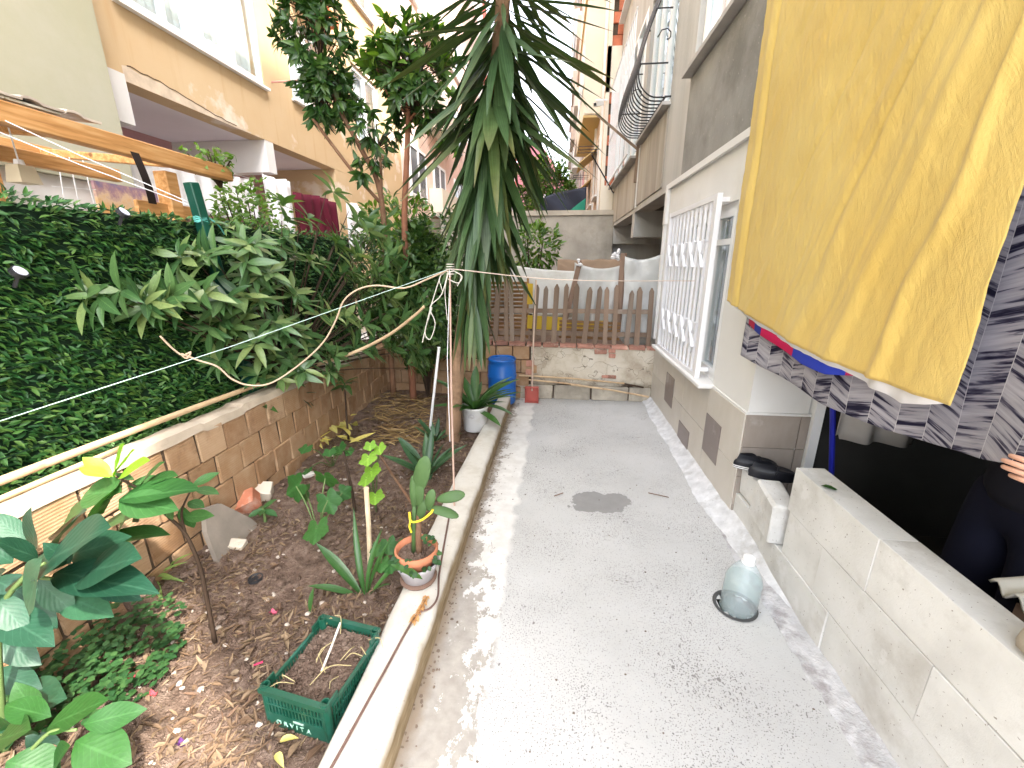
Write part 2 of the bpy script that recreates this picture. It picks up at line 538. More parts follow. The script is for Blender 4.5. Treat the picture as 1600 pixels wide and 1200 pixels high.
def fillet():
    mb = MB()
    prof = [(-0.125, 0.001), (-0.11, 0.012), (-0.075, 0.026), (-0.045, 0.048), (-0.015, 0.075), (0.004, 0.085)]
    ny, npf = 190, len(prof) - 1
    def fn(u, v):
        y = 1.5 + (4.86 - 1.5) * v; tp = max(.15, min(1, (y - 1.5) / .7))
        k = min(npf, int(u * npf + 0.5)); dx, z = prof[k]
        wob = mn.noise(Vector((y * 3.1, 0.3, 0))) * 0.02 + mn.noise(Vector((y * 11, k * .7, 5))) * 0.012
        return (1.163 + dx * tp * (1 + 0.25 * mn.noise(Vector((y * 2, 9, 0)))) + wob * (1 - u), y, max(-0.004 if k == 0 else 0.002, z * (tp if y < 2.3 else 1) + mn.noise(Vector((y * 9, k * 1.3, 2))) * 0.008 * (k > 0)))
    mb.grid(fn, npf, ny)
    mb.build('mortar_fillet', M_fillet, smooth=True, kind='structure')
    mb = MB()
    prof2 = [(-0.115, 0.001), (-0.085, 0.007), (-0.05, 0.012), (-0.02, 0.014), (0.004, 0.018)]
    n2 = len(prof2) - 1
    def fn2(u, v):
        y = -0.2 + 2.6 * v
        k = min(n2, int(u * n2 + 0.5)); dx, z = prof2[k]
        wob = mn.noise(Vector((y * 2.2, 4, 0))) * 0.025 + mn.noise(Vector((y * 14, k * .7, 5))) * 0.018
        return (1.163 + dx + wob * (1 - u), y, max(-0.003 if k == 0 else 0.002, z + mn.noise(Vector((y * 13, k * 1.3, 2))) * 0.010 * (k > 0)))
    mb.grid(fn2, n2, 170)
    mb.build('mortar_spill', mat('spill_mortar', (0.47, 0.462, 0.465), var=0.25, scale=12, bump=0.8, bscale=40, bdist=0.012, col2=(0.29, 0.27, 0.27), c2scale=9, c2lo=0.5, c2hi=0.64), smooth=True, kind='structure')
fillet()

def kerb_edge(y): return -0.685 + (0.05 * max(0, (y - 2.6)) / 1.6 if y > 2.6 else 0.0)
def kerb():
    mb = MB()
    prof = [(0, -0.2), (0, 0.115), (0.08, 0.136), (0.3, 0.142), (0.6, 0.143), (0.9, 0.140), (0.97, 0.128), (1.0, 0.105), (1.0, 0.05), (1.0, -0.02)]
    npf = len(prof) - 1
    def fn(u, v):
        y = -1.4 + 6.18 * v
        k = int(u * npf + 0.5); t, z = prof[k]
        xl = kerb_edge(y) + 0.010 * mn.noise(Vector((y * 2.3, 1, 0)))
        xr = -0.49 + 0.006 * mn.noise(Vector((y * 3.3, 7, 0)))
        n = mn.noise(Vector((y * 9, k * .9, 3)))
        return (xl + (xr - xl) * t + n * 0.004, y, z + n * 0.004)
    mb.grid(fn, npf, 260)
    b = len(mb.v) - (npf + 1)
    mb.f.append(tuple(range(b, b + npf + 1)))
    return mb.build('garden_kerb', M_kerb, smooth=True, label='low pale concrete kerb between the garden bed and the path', cat='kerb')
kerb()

def wall_x(y): return -1.885 - 0.05 * (y - 1)          # front face of the brick wall
def soil_z(x, y):
    z = 0.035 + 0.045 * mn.noise(Vector((x * 1.6, y * 1.6, 0))) + 0.025 * mn.noise(Vector((x * 5, y * 5, 1))) + 0.016 * mn.noise(Vector((x * 14, y * 14, 2)))
    z += 0.03 * max(0, (-x - 1.2))
    z += 0.010 * mn.noise(Vector((x * 34, y * 34, 4)))
    return z
mb = MB()
mb.grid(lambda u, v: (lambda x, y: (x, y, soil_z(x, y) + 0.006 * mn.noise(Vector((x * 70, y * 70, 8)))))(-2.40 + 1.78 * u, -1.2 + 6.05 * v), 130, 380)
mb.build('garden_soil', M_soil, smooth=True, kind='structure')

# ================================================================== hollow brick wall on the left
def make_brick_mat():
    s = NT('hollow_clay_brick')
    c = s.coords(True)
    x, y, z = s.xyz(c)
    n = s.noise(c, 9, 5)
    r = s.n('ShaderNodeObjectInfo').outputs['Random']
    base = s.ramp(r, [(0, (0.27, 0.155, 0.082)), (0.35, (0.36, 0.225, 0.125)), (0.7, (0.31, 0.185, 0.105)), (1.0, (0.44, 0.30, 0.185))])
    base = s.mix(s.step(n, 0.4, 0.7, 0, 0.45), base, (0.50, 0.37, 0.25))
    base = s.mix(s.step(s.noise(c, 4, 7, 0.7), 0.56, 0.68, 0, 0.7), base, (0.21, 0.125, 0.075))
    groove = s.math('SINE', s.math('MULTIPLY', s.math('ADD', z, s.math('MULTIPLY', n, 0.01)), 440.0))
    h = s.math('ADD', s.math('MULTIPLY', groove, 0.22), n)
    base = s.mix(s.step(groove, -0.5, -1.0, 0, 0.14), base, (0.24, 0.14, 0.08))
    return s.finish(s.principled(base, 0.92, 0.15, s.bump(h, 0.45, 0.006)))
M_brick = make_brick_mat()
M_mortar = mat('mortar_joint', (0.085, 0.06, 0.042), var=0.3, scale=9, bump=0.6, bscale=40, bdist=0.01)
M_cap = mat('mortar_cap', (0.44, 0.37, 0.29), var=0.15, scale=6, bump=0.5, bscale=30, bdist=0.008, col2=(0.35, 0.28, 0.21), c2scale=5, c2lo=0.53, c2hi=0.66)
bw = thing('brick_wall', 'low wall of hollow tan clay bricks running along the left side of the garden bed', 'wall', (-1.95, 2, 0))
mb = MB()
def wtop(y): return 0.775 - 0.030 * (y - 1)
for y0 in np.arange(-1.2, 4.79, 0.2):
    y1 = y0 + 0.2
    xa, xb = wall_x(y0), wall_x(y1)
    za, zb = wtop(y0) - 0.05, wtop(y1) - 0.05
    mb.add([(xa - .012, y0, -.3), (xb - .012, y1, -.3), (xb - .012, y1, zb), (xa - .012, y0, za), (xa - .13, y0, -.3), (xb - .13, y1, -.3), (xb - .13, y1, zb), (xa - .13, y0, za)],
           [(0, 1, 2, 3), (5, 4, 7, 6), (3, 2, 6, 7), (0, 3, 7, 4), (1, 5, 6, 2)])
mb.build('mortar', M_mortar, bw)
bricks = [rough_box_mesh('hollow_brick', M_brick, 0.11, 0.192, 0.182, 0.006, 0.0035) for _ in range(5)]
for row in range(4):
    y = -1.2 + (0.1 if row % 2 else 0)
    while y < 4.75:
        ln = 1.0
        yc = y + 0.1
        zc = -0.02 + 0.19 * row + 0.095 - 0.030 * (yc - 1) * (row + 1) / 4
        if U(0, 1) < 0.05 and row == 3: pass
        ang = math.atan2(-0.05, 1)
        piece('brick', random.choice(bricks), bw, (wall_x(yc) - 0.055 + U(-.006, .006), yc, zc), (U(-.012, .012), U(-.02, .02), -ang + U(-.02, .02)), (1, U(.95, .985), U(.95, .985)))
        y += 0.2
mb = MB()
def capf(u, v):
    y = -1.2 + 5.7 * v
    k = int(u * 4 + .5)
    dx = (0.006, -0.004, -0.06, -0.128, -0.135)[k]; dz = (-0.045, 0.0, 0.008, 0.0, -0.05)[k]
    n = mn.noise(Vector((y * 6, k, 0)))
    return (wall_x(y) + dx + 0.006 * n, y, wtop(y) + dz + 0.012 * n - 0.012 * (mn.noise(Vector((y * 2.1, 5, 0))) > 0.25))
mb.grid(capf, 4, 190)
mb.build('mortar_cap', M_cap, bw, smooth=False)

# the long pole and the thinner stick lying on top of the wall
M_bamboo = mat('bamboo_pole', (0.50, 0.36, 0.22), var=0.2, scale=5, bump=0.15, rough=0.6, col2=(0.30, 0.18, 0.10), c2scale=6, c2lo=0.55, c2hi=0.7)
pole = curve_pts([(wall_x(.2) - .12, .2, .855), (wall_x(1.2) - .10, 1.2, .835), (wall_x(2.2) - .09, 2.2, .80), (wall_x(3.0) - .02, 3.0, .78), (-1.62, 3.1, 0.90), (-1.28, 3.05, 1.06), (-1.02, 2.95, 1.23), (-0.93, 2.9, 1.30)], 7)
MB().tube(pole, [0.019 - 0.010 * i / (len(pole) - 1) for i in range(len(pole))], 8).build('long_pole', M_bamboo, smooth=True,
     label='long thin wooden pole lying on the brick wall and bending up to the yucca', cat='pole')
MB().tube(curve_pts([(wall_x(.3) - .045, .3, .815), (wall_x(.9) - .05, .9, .800), (wall_x(1.5) - .055, 1.55, .785)], 5), 0.011, 7).build('short_stick', mat('pale_stick', (0.58, 0.42, 0.24), rough=0.6), smooth=True,
     label='short pale stick lying beside the long pole on the brick wall', cat='stick')

# ================================================================== low wall at the end of the path
M_plaster_old = None
def make_endwall_mat():
    s = NT('old_plaster')
    c = s.coords()
    x, y, z = s.xyz(c)
    n = s.noise(c, 3, 7, 0.65)
    m = s.noise(c, 14, 6)
    base = s.ramp(n, [(0.3, (0.33, 0.27, 0.20)), (0.5, (0.52, 0.46, 0.37)), (0.7, (0.60, 0.55, 0.47))])
    base = s.mix(s.step(s.math('ADD', z, s.math('MULTIPLY', s.math('SUBTRACT', n, .5), .35)), 0.24, 0.15), base, s.mix(m, (0.20, 0.17, 0.13), (0.42, 0.36, 0.28)))
    cr = s.step(s.n('ShaderNodeTexVoronoi', {'Vector': s.n('ShaderNodeVectorMath', {0: s.scale(c, (1, 1, 2.0)), 1: s.n('ShaderNodeTexNoise', {'Vector': c, 'Scale': 6.0}).outputs['Color']}, operation='ADD').outputs[0], 'Scale': 1.7}, feature='DISTANCE_TO_EDGE').outputs['Distance'], 0.012, 0.004)
    base = s.mix(s.math('MULTIPLY', cr, 0.7), base, (0.10, 0.08, 0.06))
    h = s.math('SUBTRACT', s.math('ADD', n, s.math('MULTIPLY', m, .4)), cr)
    return s.finish(s.principled(base, 0.92, 0.15, s.bump(h, 0.5, 0.015)))
M_oldplaster = make_endwall_mat()
M_redbrick = mat('red_brick', (0.34, 0.17, 0.125), var=0.25, scale=12, bump=0.4, bscale=60, piece=True, prand=0.25, col2=(0.50, 0.36, 0.28), c2scale=9, c2lo=0.55, c2hi=0.7)
M_greyblock = mat('grey_block', (0.36, 0.32, 0.26), var=0.3, scale=6, bump=0.7, bscale=35, bdist=0.01, piece=True, prand=0.2)
ew = thing('low_end_wall', 'low old wall of plastered brick crossing the end of the path below the picket fence', 'wall', (0, 4.95, 0))
mb = MB(); mb.box((-2.45, 4.885, -.3), (1.158, 5.05, 0.655)); mb.build('core', M_mortar, ew)
def plast(u, v):
    x = -0.28 + (1.155 + 0.28) * u
    zb = 0.17 + 0.05 * mn.noise(Vector((x * 4, 0, 0))) + 0.02 * mn.noise(Vector((x * 15, 3, 0)))
    zt = 0.655
    z = zb + (zt - zb) * v
    return (x, 4.852 + 0.010 * mn.noise(Vector((x * 3, z * 4, 1))) + (0.02 if v == 0 else 0), z)
mb = MB(); mb.grid(plast, 60, 14)
mb.build('plaster', M_oldplaster, ew, smooth=True)
gb_ = [rough_box_mesh('grey_block', M_greyblock, 0.43, 0.05, 0.175, 0.01, 0.006) for _ in range(3)]
for i, x in enumerate((-0.23, 0.22, 0.67, 1.0)):
    piece('block', gb_[i % 3], ew, (x if i < 3 else 1.02, 4.872, 0.085), (0, 0, U(-.01, .01)), (1 if i < 3 else 0.58, 1, 1))
for row in range(4):
    x = -2.4 + (0.1 if row % 2 else 0)
    while x < -0.32:
        piece('brick', random.choice(bricks), ew, (x + .1, 4.895 + U(-.006, .006), -0.02 + 0.165 * row + 0.09), (0, U(-.02, .02), math.pi / 2 + U(-.02, .02)), (0.9, 1, .86))
        x += 0.2
rb = [rough_box_mesh('red_brick', M_redbrick, 0.19, 0.085, 0.05, 0.005, 0.004) for _ in range(4)]
x = -0.95
while x < 1.08:
    piece('coping_brick', random.choice(rb), ew, (x + .1, 4.90, 0.675 - 0.03 * (x + 1) / 2), (U(-.03, .03), U(-.03, .03), U(-.03, .03)), (U(.9, 1.02), 1.7, .8))
    x += U(.19, .205)
for x, z, sx, sz in ((0.53, 0.60, .75, 1.1), (0.66, 0.615, .42, 1.0), (0.665, 0.555, .40, 1.0), (0.60, 0.30, .4, .6), (0.68, 0.30, .5, .7), (-0.29, 0.44, .5, 1.6), (-0.30, .33, .45, 1.3)):
    piece('exposed_brick', random.choice(rb), ew, (x, 4.853, z), (U(-.03, .03), U(-.03, .03), U(-.03, .03)), (sx, .5, sz))

# ================================================================== the picket fence on it
M_picket = mat('weathered_wood', (0.205, 0.145, 0.105), var=0.3, scale=6, bump=0.35, bscale=40, piece=True, prand=0.22, streak=True, col2=(0.25, 0.21, 0.175), c2scale=5, c2lo=0.5, c2hi=0.7)
pf = thing('picket_fence', 'weathered brown wooden picket fence standing on the low end wall', 'fence', (0, 4.95, 0.66))
for z in (0.79, 1.055): MB().box((-0.93, 4.935, z - .025), (1.10, 4.958, z + .025)).build('rail', M_picket, pf)
def picket_mesh(wd, ht):
    mb = MB()
    o = [(-wd / 2, 0), (wd / 2, 0), (wd / 2, ht - wd * .8), (wd * .12, ht), (-wd * .12, ht), (-wd / 2, ht - wd * .8)]
    vs = [(x, y, z) for y in (-.009, .009) for x, z in o]
    fs = [tuple(range(6)), tuple(range(11, 5, -1))] + [((i + 1) % 6, i, i + 6, (i + 1) % 6 + 6) for i in range(6)]
    return mb.add(vs, fs).mesh('picket', M_picket)
pks = [picket_mesh(U(.05, .062), U(.67, .70)) for _ in range(4)]
for px_ in (88, 138, 205, 240, 300, 365, 425, 487, 545, 605, 670, 735, 795, 850, 925, 985, 1057):
    p = at(740 + px_ * .2625, 520, Y=4.915)
    piece('picket', random.choice(pks), pf, (p.x - 0.02, 4.915 + U(-.004, .004), 0.70 - 0.035 * (p.x + 1) / 2 - (0.02 if p.x > .8 else 0)), (U(-.02, .02), U(-.05, .05) + 0.02, U(-.04, .04)), (1, 1, 1.07 if px_ in (205, 240) else U(.94, 1.0)))

# ================================================================== autoclaved block wall on the right
def make_block_mat():
    s = NT('aerated_block')
    c = s.coords(True)
    n = s.noise(c, 4, 6)
    m = s.noise(c, 60, 4, 0.7)
    r = s.step(s.n('ShaderNodeObjectInfo').outputs['Random'], 0, 1, 0.93, 1.06)
    base = s.ramp(n, [(0.3, (0.54, 0.53, 0.51)), (0.5, (0.63, 0.622, 0.60)), (0.7, (0.68, 0.672, 0.655))])
    base = s.mix(1.0, base, s.n('ShaderNodeCombineXYZ', {0: r, 1: r, 2: r}).outputs[0], 'MULTIPLY')
    base = s.mix(s.step(s.noise(c, 3, 7, 0.65), 0.52, 0.70, 0, 0.75), base, (0.40, 0.375, 0.34))
    base = s.mix(s.step(s.noise(c, 7, 5, 0.6), 0.60, 0.66, 0, 0.8), base, (0.64, 0.63, 0.62))
    base = s.mix(s.math('LESS_THAN', s.noise(c, 90, 2), 0.29), base, (0.28, 0.25, 0.22))
    return s.finish(s.principled(base, 0.95, 0.12, s.bump(s.math('ADD', m, n), 0.4, 0.004)))
M_block = make_block_mat()
M_blockmortar = mat('thin_bed_mortar', (0.42, 0.40, 0.37), var=0.15, scale=7, bump=0.5, bscale=40, bdist=0.006, col2=(0.30, 0.28, 0.25), c2scale=5, c2lo=0.55, c2hi=0.62)
XB0, XB1 = 1.160, 1.288
bl = thing('block_wall', 'low unrendered wall of pale aerated concrete blocks along the right side of the path', 'wall', (1.22, 1, 0))
courses = [(-0.02, 0.205), (0.209, 0.434), (0.438, 0.662)]
def block_piece(ya, yb, za, zb, jit=0.0009, **kw):
    me = rough_box_mesh('block', M_block, XB1 - XB0, yb - ya - .0012, zb - za, 0.0016, jit)
    return piece('block', me, bl, (XB0 + (XB1 - XB0) / 2 + U(-.003, .003), (ya + yb) / 2, (za + zb) / 2), (0, 0, U(-.004, .004)), **kw)
for (za, zb), js in zip(courses, ([2.468, 2.10, 1.52, 0.97, 0.42, -0.13, -0.68], [1.905, 1.64, 1.09, 0.54, -0.01, -0.56, -0.68], [1.925, 1.385, 0.835, 0.285, -0.265, -0.68])):
    for a, b in zip(js[1:], js[:-1]): block_piece(a, b, za, zb)
mb = MB()
mb.box((XB0 + .005, -0.67, -.05), (XB1 - .005, 1.90, 0.655)); mb.box((XB0 + .005, 1.90, -.05), (XB1 - .005, 2.46, 0.2))
mb.build('mortar', M_blockmortar, bl)
# smears of mortar over the joints: a few thin irregular patches
def smear(yc, zc, ry, rz):
    n = 14
    pts = [(yc + ry * math.cos(k / n * 6.283) * U(.7, 1.1), zc + rz * math.sin(k / n * 6.283) * U(.7, 1.1)) for k in range(n)]
    return [(XB0 - .0045, yc, zc)] + [(XB0 - .0015, a, b) for a, b in pts], [(0, 1 + (k + 1) % n, 1 + k) for k in range(n)]
mb = MB()
# two loose blocks in the gap
for (ya, yb, za, zb, dx, rz, lab) in ((2.235, 2.462, 0.207, 0.40, 0.012, 0.03, 'small square aerated block under the black clogs beside the tiled corner'),
                                     (1.945, 2.222, 0.207, 0.43, -0.035, -0.12, 'loose aerated block leaning out between the small block and the tall block wall')):
    me = rough_box_mesh('loose_block', M_block, 0.125, yb - ya, zb - za, 0.014, 0.006)
    o = piece('loose_block', me, None, (1.224 + dx, (ya + yb) / 2, (za + zb) / 2 + .002), (0.03, 0, rz), label=lab, cat='block')

# ================================================================== the grey apartment building on the right
def make_tile_mat(name, c1, c2, rough=0.25):
    s = NT(name)
    c = s.coords(True)
    n = s.noise(s.scale(c, (1, 1, 0.5)), 5, 6, 0.6)
    base = s.mix(s.step(n, 0.3, 0.7), c1, c2)
    base = s.mix(s.step(s.noise(c, 2.5, 6, 0.7), 0.6, 0.75, 0, 0.4), base, (0.66, 0.64, 0.61))
    return s.finish(s.principled(base, rough, 0.4, s.bump(s.noise(c, 30, 3), 0.05, 0.002)))
M_tile = make_tile_mat('beige_tile', (0.50, 0.455, 0.395), (0.57, 0.53, 0.475), 0.35)
M_tile2 = make_tile_mat('brown_grey_tile', (0.28, 0.235, 0.20), (0.37, 0.325, 0.285), 0.22)
M_tiledark = make_tile_mat('dark_square_tile', (0.17, 0.135, 0.125), (0.22, 0.18, 0.165), 0.3)
M_white = mat('white_wall_paint', (0.68, 0.672, 0.655), var=0.05, scale=2, bump=0.12, bscale=50, rough=0.8, col2=(0.61, 0.59, 0.555), c2scale=1.5, c2lo=0.55, c2hi=0.75)
M_upvc = mat('white_window_frame', (0.80, 0.80, 0.80), var=0.03, rough=0.35, spec=0.45, bump=0.0)
M_iron_w = mat('white_painted_iron', (0.76, 0.76, 0.78), var=0.06, rough=0.4, spec=0.45, bump=0.05)
M_iron_b = mat('black_wrought_iron', (0.018, 0.018, 0.02), var=0.2, rough=0.45, spec=0.4, bump=0.1)
M_concrete = mat('raw_concrete', (0.44, 0.43, 0.41), var=0.14, scale=3, bump=0.45, bscale=25, bdist=0.01, streak=True, col2=(0.36, 0.335, 0.30), c2scale=2.5, c2lo=0.5, c2hi=0.75)
M_roughgrey = mat('rough_grey_render', (0.265, 0.258, 0.242), var=0.22, scale=2.5, bump=0.6, bscale=30, bdist=0.012, col2=(0.18, 0.172, 0.158), c2scale=1.6, c2lo=0.5, c2hi=0.68, speck=(0.45, 0.42, 0.38), sthr=0.3, sscale=60)
M_browngrey = mat('streaked_brown_render', (0.32, 0.29, 0.25), var=0.25, scale=4, bump=0.5, bscale=30, bdist=0.008, streak=True, col2=(0.43, 0.40, 0.35), c2scale=3, c2lo=0.45, c2hi=0.65)
M_interior = mat('dim_interior', (0.035, 0.033, 0.03), var=0.2)  # shade of the recess put into the colour, darkened to near black
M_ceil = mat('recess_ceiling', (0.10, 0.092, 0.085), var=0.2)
M_curtain = mat('white_curtain', (0.74, 0.73, 0.74), var=0.06, bump=0.05)
def make_glass(name, tint, alpha):
    s = NT(name)
    fr = s.math('POWER', s.n('ShaderNodeLayerWeight', {'Blend': .5}).outputs['Facing'], 3.0)
    t = s.n('ShaderNodeBsdfTransparent', {0: tint}).outputs[0]
    g = s.n('ShaderNodeBsdfGlossy', {'Color': (0.9, 0.93, 0.95), 'Roughness': 0.03}).outputs[0]
    f = s.math('ADD', s.math('MULTIPLY', fr, .7), alpha, clamp=True)
    return s.finish(s.n('ShaderNodeMixShader', {0: f, 1: t, 2: g}).outputs[0])
M_glass = make_glass('window_glass', (0.86, 0.91, 0.92), 0.10)

hb = thing('grey_apartment_building', 'grey rendered apartment building with white tiled ground floor along the right side', 'building', (1.16, 2.5, 0))
XW = 1.16
# ground floor, white above the tiles
walls(XW, XW + 0.2, 2.475, 4.955, -0.05, 2.335, [(3.07, 4.60, 0.745, 1.995)]).build('ground_floor_wall', M_white, hb)
MB().box((XW + .2, 2.478, 0.0), (1.50, 2.60, 2.335)).build('return_wall', M_white, hb)
MB().box((XW - .035, 4.90, 1.99), (XW + .01, 4.975, 2.36)).box((XW - .03, 4.92, 0.75), (XW + .005, 4.965, 1.989)).build('corner_trim', M_white, hb)
# mortared white band over the tiles, tiles and the dark squares
ys = [2.470, 3.07, 3.67, 4.27, 4.862]
for a, b in zip(ys[:-1], ys[1:]):
    for za, zb in ((0.0, 0.362), (0.365, 0.722)):
        me = rough_box_mesh('wall_tile', M_tile, 0.014, b - a - .003, zb - za, 0.0015, 0.0003)
        piece('tile', me, hb, (XW - .007, (a + b) / 2, (za + zb) / 2))
MB().box((XW - .010, 2.47, .7225), (XW + .002, 4.88, .738)).build('tile_edge', M_white, hb)
for y0, y1, z0, z1 in ((3.96, 4.25, .235, .53), (3.38, 3.68, .01, .225), (2.775, 3.06, .232, .522)):
    MB().box((XW - .0185, y0, z0), (XW - .012, y1, z1)).build('dark_tile', M_tiledark, hb)
# tiles of the short return wall facing the camera
for xa, xb in ((1.150, 1.455), (1.458, 1.51)):
    for za, zb in ((-.02, .118), (.121, .318), (.321, .517), (.520, .727)):
        me = rough_box_mesh('return_tile', M_tile2, xb - xa - .003, .013, zb - za, 0.0015, 0.0003)
        piece('tile', me, hb, ((xa + xb) / 2, 2.4665, (za + zb) / 2))
MB().box((1.146, 2.474, -.02), (1.513, 2.479, .735)).box((1.146, 2.462, .728), (1.513, 2.474, .742)).build('grout', M_white, hb)
# the door frame standing at its end and the dim space behind the block wall
MB().box((1.513, 2.44, -.05), (1.565, 2.50, 2.33)).build('door_frame', M_upvc, hb)
mb = MB()
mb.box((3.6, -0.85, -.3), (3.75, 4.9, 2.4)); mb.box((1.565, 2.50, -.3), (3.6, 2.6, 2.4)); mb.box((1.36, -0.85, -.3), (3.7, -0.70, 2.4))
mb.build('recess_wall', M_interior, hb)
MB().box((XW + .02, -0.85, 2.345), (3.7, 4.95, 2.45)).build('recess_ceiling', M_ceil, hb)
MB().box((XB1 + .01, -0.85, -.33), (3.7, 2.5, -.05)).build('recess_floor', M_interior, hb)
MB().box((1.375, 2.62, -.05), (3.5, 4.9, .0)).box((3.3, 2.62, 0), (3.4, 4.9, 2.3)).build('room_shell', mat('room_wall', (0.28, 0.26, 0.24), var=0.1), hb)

# ground floor window with its scissor grille
def window(parent, x, y0, y1, z0, z1, panes=2, face=-1, depth=0.06, curtain=None, sill=True, fr=0.05, mats=None, sill_out=0.10, inset=0.05, glass=None, transom=None, sillmat=None):
    """a window in a wall standing along Y; face is the side it looks to (-1: towards -X)"""
    xf = x - face * inset
    def bx(mb, a, b, c, d, t=depth, off=0.0):
        xs = sorted((xf - face * off, xf - face * (off + t)))
        mb.box((xs[0], a, c), (xs[1], b, d))
    mb = MB()
    bx(mb, y0, y0 + fr, z0, z1); bx(mb, y1 - fr, y1, z0, z1); bx(mb, y0 + fr, y1 - fr, z0, z0 + fr); bx(mb, y0 + fr, y1 - fr, z1 - fr, z1)
    w_ = mb.build('window', M_upvc, parent)
    n = panes
    yy = [y0 + fr + (y1 - y0 - 2 * fr) * i / n for i in range(n + 1)]
    for i in range(n):
        mb = MB()
        a, b = yy[i] + .002, yy[i + 1] - .002
        s_ = fr * .8
        bx(mb, a, a + s_, z0 + fr + .002, z1 - fr - .002, depth * .8, -.012); bx(mb, b - s_, b, z0 + fr + .002, z1 - fr - .002, depth * .8, -.012)
        bx(mb, a + s_, b - s_, z0 + fr + .002, z0 + fr + s_, depth * .8, -.012); bx(mb, a + s_, b - s_, z1 - fr - s_, z1 - fr - .002, depth * .8, -.012)
        if transom: bx(mb, a + s_, b - s_, transom, transom + s_, depth * .8, -.012)
        mb.build('sash', M_upvc, w_)
        mb = MB(); bx(mb, a + s_, b - s_, z0 + fr + s_, z1 - fr - s_, .008, .015)
        mb.build('pane', glass or M_glass, w_)
    if sill:
        mb = MB(); xs = sorted((x + face * sill_out, x - face * 0.12)); mb.box((xs[0], y0 - .04, z0 - .035), (xs[1], y1 + .04, z0 - .001)); mb.build('sill', sillmat or M_upvc, w_)
    if curtain:
        for ya, yb, za, zb in curtain:
            mb = MB(); ph = U(0, 6)
            mb.grid(lambda u, v: (xf - face * (depth + .05 + .02 * math.sin(u * (yb - ya) * 55 + ph + math.sin(v * 3))), ya + (yb - ya) * u, za + (zb - za) * v), max(12, int((yb - ya) * 50)), 4)
            mb.build('curtain', M_curtain, w_, smooth=True)
    return w_
window(hb, XW, 3.07, 4.60, 0.745, 1.995, 4, curtain=[(3.5, 4.55, .8, 1.9)], inset=0.03, sill=False, transom=1.72)
mb = MB(); mb.box((XW - .11, 3.04, .712), (XW + .03, 4.62, .7445)); mb.build('window_sill', M_white, hb, bevel=.006)
gr = MB()
XG = 1.09
gr.box((XG - .018, 3.21, .745), (XG + .018, 3.275, 2.055)).box((XG - .018, 4.45, .745), (XG + .018, 4.50, 2.055)).box((XG - .015, 3.276, 2.015), (XG + .015, 4.449, 2.054)).box((XG - .015, 3.276, .746), (XG + .015, 4.449, .778))
for zz in (.80, 2.0): gr.box((XG - .01, 4.501, zz), (XW + .01, 4.54, zz + .03)); gr.box((XG + .0185, 3.22, zz), (XW + .01, 3.25, zz + .03))
grille = gr.build('scissor_grille', M_iron_w, hb)
for i in range(10):
    y = 3.37 + i * 0.108
    MB().box((XG - .009, y - .012, .779), (XG + .009, y + .012, 2.014)).build('grille_bar', M_iron_w, grille)
def lattice(zc):
    for i in range(5):
        y = 3.42 + i * 0.225
        mb = MB()
        for s_ in (-1, 1):
            mb.bar((XG - .016 - .004 * s_, y - .07, zc - .095 * s_), (XG - .016 - .004 * s_, y + .07, zc + .095 * s_), .006, .022, (1, 0, 0))
        for dy, dz in ((-.07, .095), (.07, -.095), (-.07, -.095), (.07, .095)): mb.blob((XG - .024, y + dy, zc + dz), (.008, .010, .010), 6, 4)
        mb.build('scissor_link', M_iron_w, grille)
lattice(1.66); lattice(1.06)

# upper floors
win1 = (3.28, 4.50, 3.235, 4.75); win2 = (5.32, 6.86, 3.265, 4.9); win3 = (7.12, 9.9, 3.135, 5.0)
holes = [win1, win2, win3] + [(a, b, z + 0.0, z + 1.5) for z in (6.1, 9.0) for a, b in ((3.28, 4.50), (5.32, 6.86), (7.12, 9.9))]
walls(XW, XW + .25, -0.85, 10.0, 2.337, 13.5, holes).build('upper_wall', M_concrete, hb)
MB().box((XW - .016, 2.2, 2.395), (XW - .001, 4.50, 3.185)).build('render_panel', M_roughgrey, hb)
MB().box((XW - .014, 5.33, 2.42), (XW - .001, 6.90, 3.215)).build('render_panel', M_browngrey, hb)
MB().box((XW - .013, 7.12, 2.40), (XW - .001, 9.9, 3.085)).build('render_panel', M_browngrey, hb)
MB().box((XW - .03, 2.2, 2.335), (XW - .0005, 4.99, 2.385)).build('floor_moulding', M_white, hb)
MB().box((XW - .02, 6.93, 2.39), (XW - .0005, 6.97, 3.2)).build('downpipe', M_white, hb)
M_sillgrey = mat('grey_sill', (0.40, 0.38, 0.36), var=0.2)
wu1 = window(hb, XW, *win1, 2, curtain=[(3.35, 4.4, 3.3, 4.7)], sillmat=M_sillgrey, sill_out=.09)
window(hb, XW, *win2, 3, curtain=[(5.4, 6.8, 3.3, 4.8)], sillmat=M_sillgrey, sill_out=.09)
window(hb, XW, *win3, 4, curtain=[(7.2, 9.8, 3.2, 4.9)], sillmat=M_sillgrey, sill_out=.12, inset=.0)
for z in (6.1, 9.0):
    for a, b in ((3.28, 4.50), (5.32, 6.86), (7.12, 9.9)): window(hb, XW, a, b, z, z + 1.5, 3, curtain=[(a + .1, b - .1, z + .1, z + 1.4)])
# white iron bars before the third window
mb = MB()
for i in range(17): mb.tube([(XW - .16, 7.15 + i * .17, 3.16), (XW - .16, 7.15 + i * .17, 5.0)], .010, 4)
for z in (3.17, 4.0, 4.98): mb.tube([(XW - .16, 7.1, z), (XW - .16, 9.92, z)], .012, 4)
mb.build('balcony_bars', M_iron_w, hb)
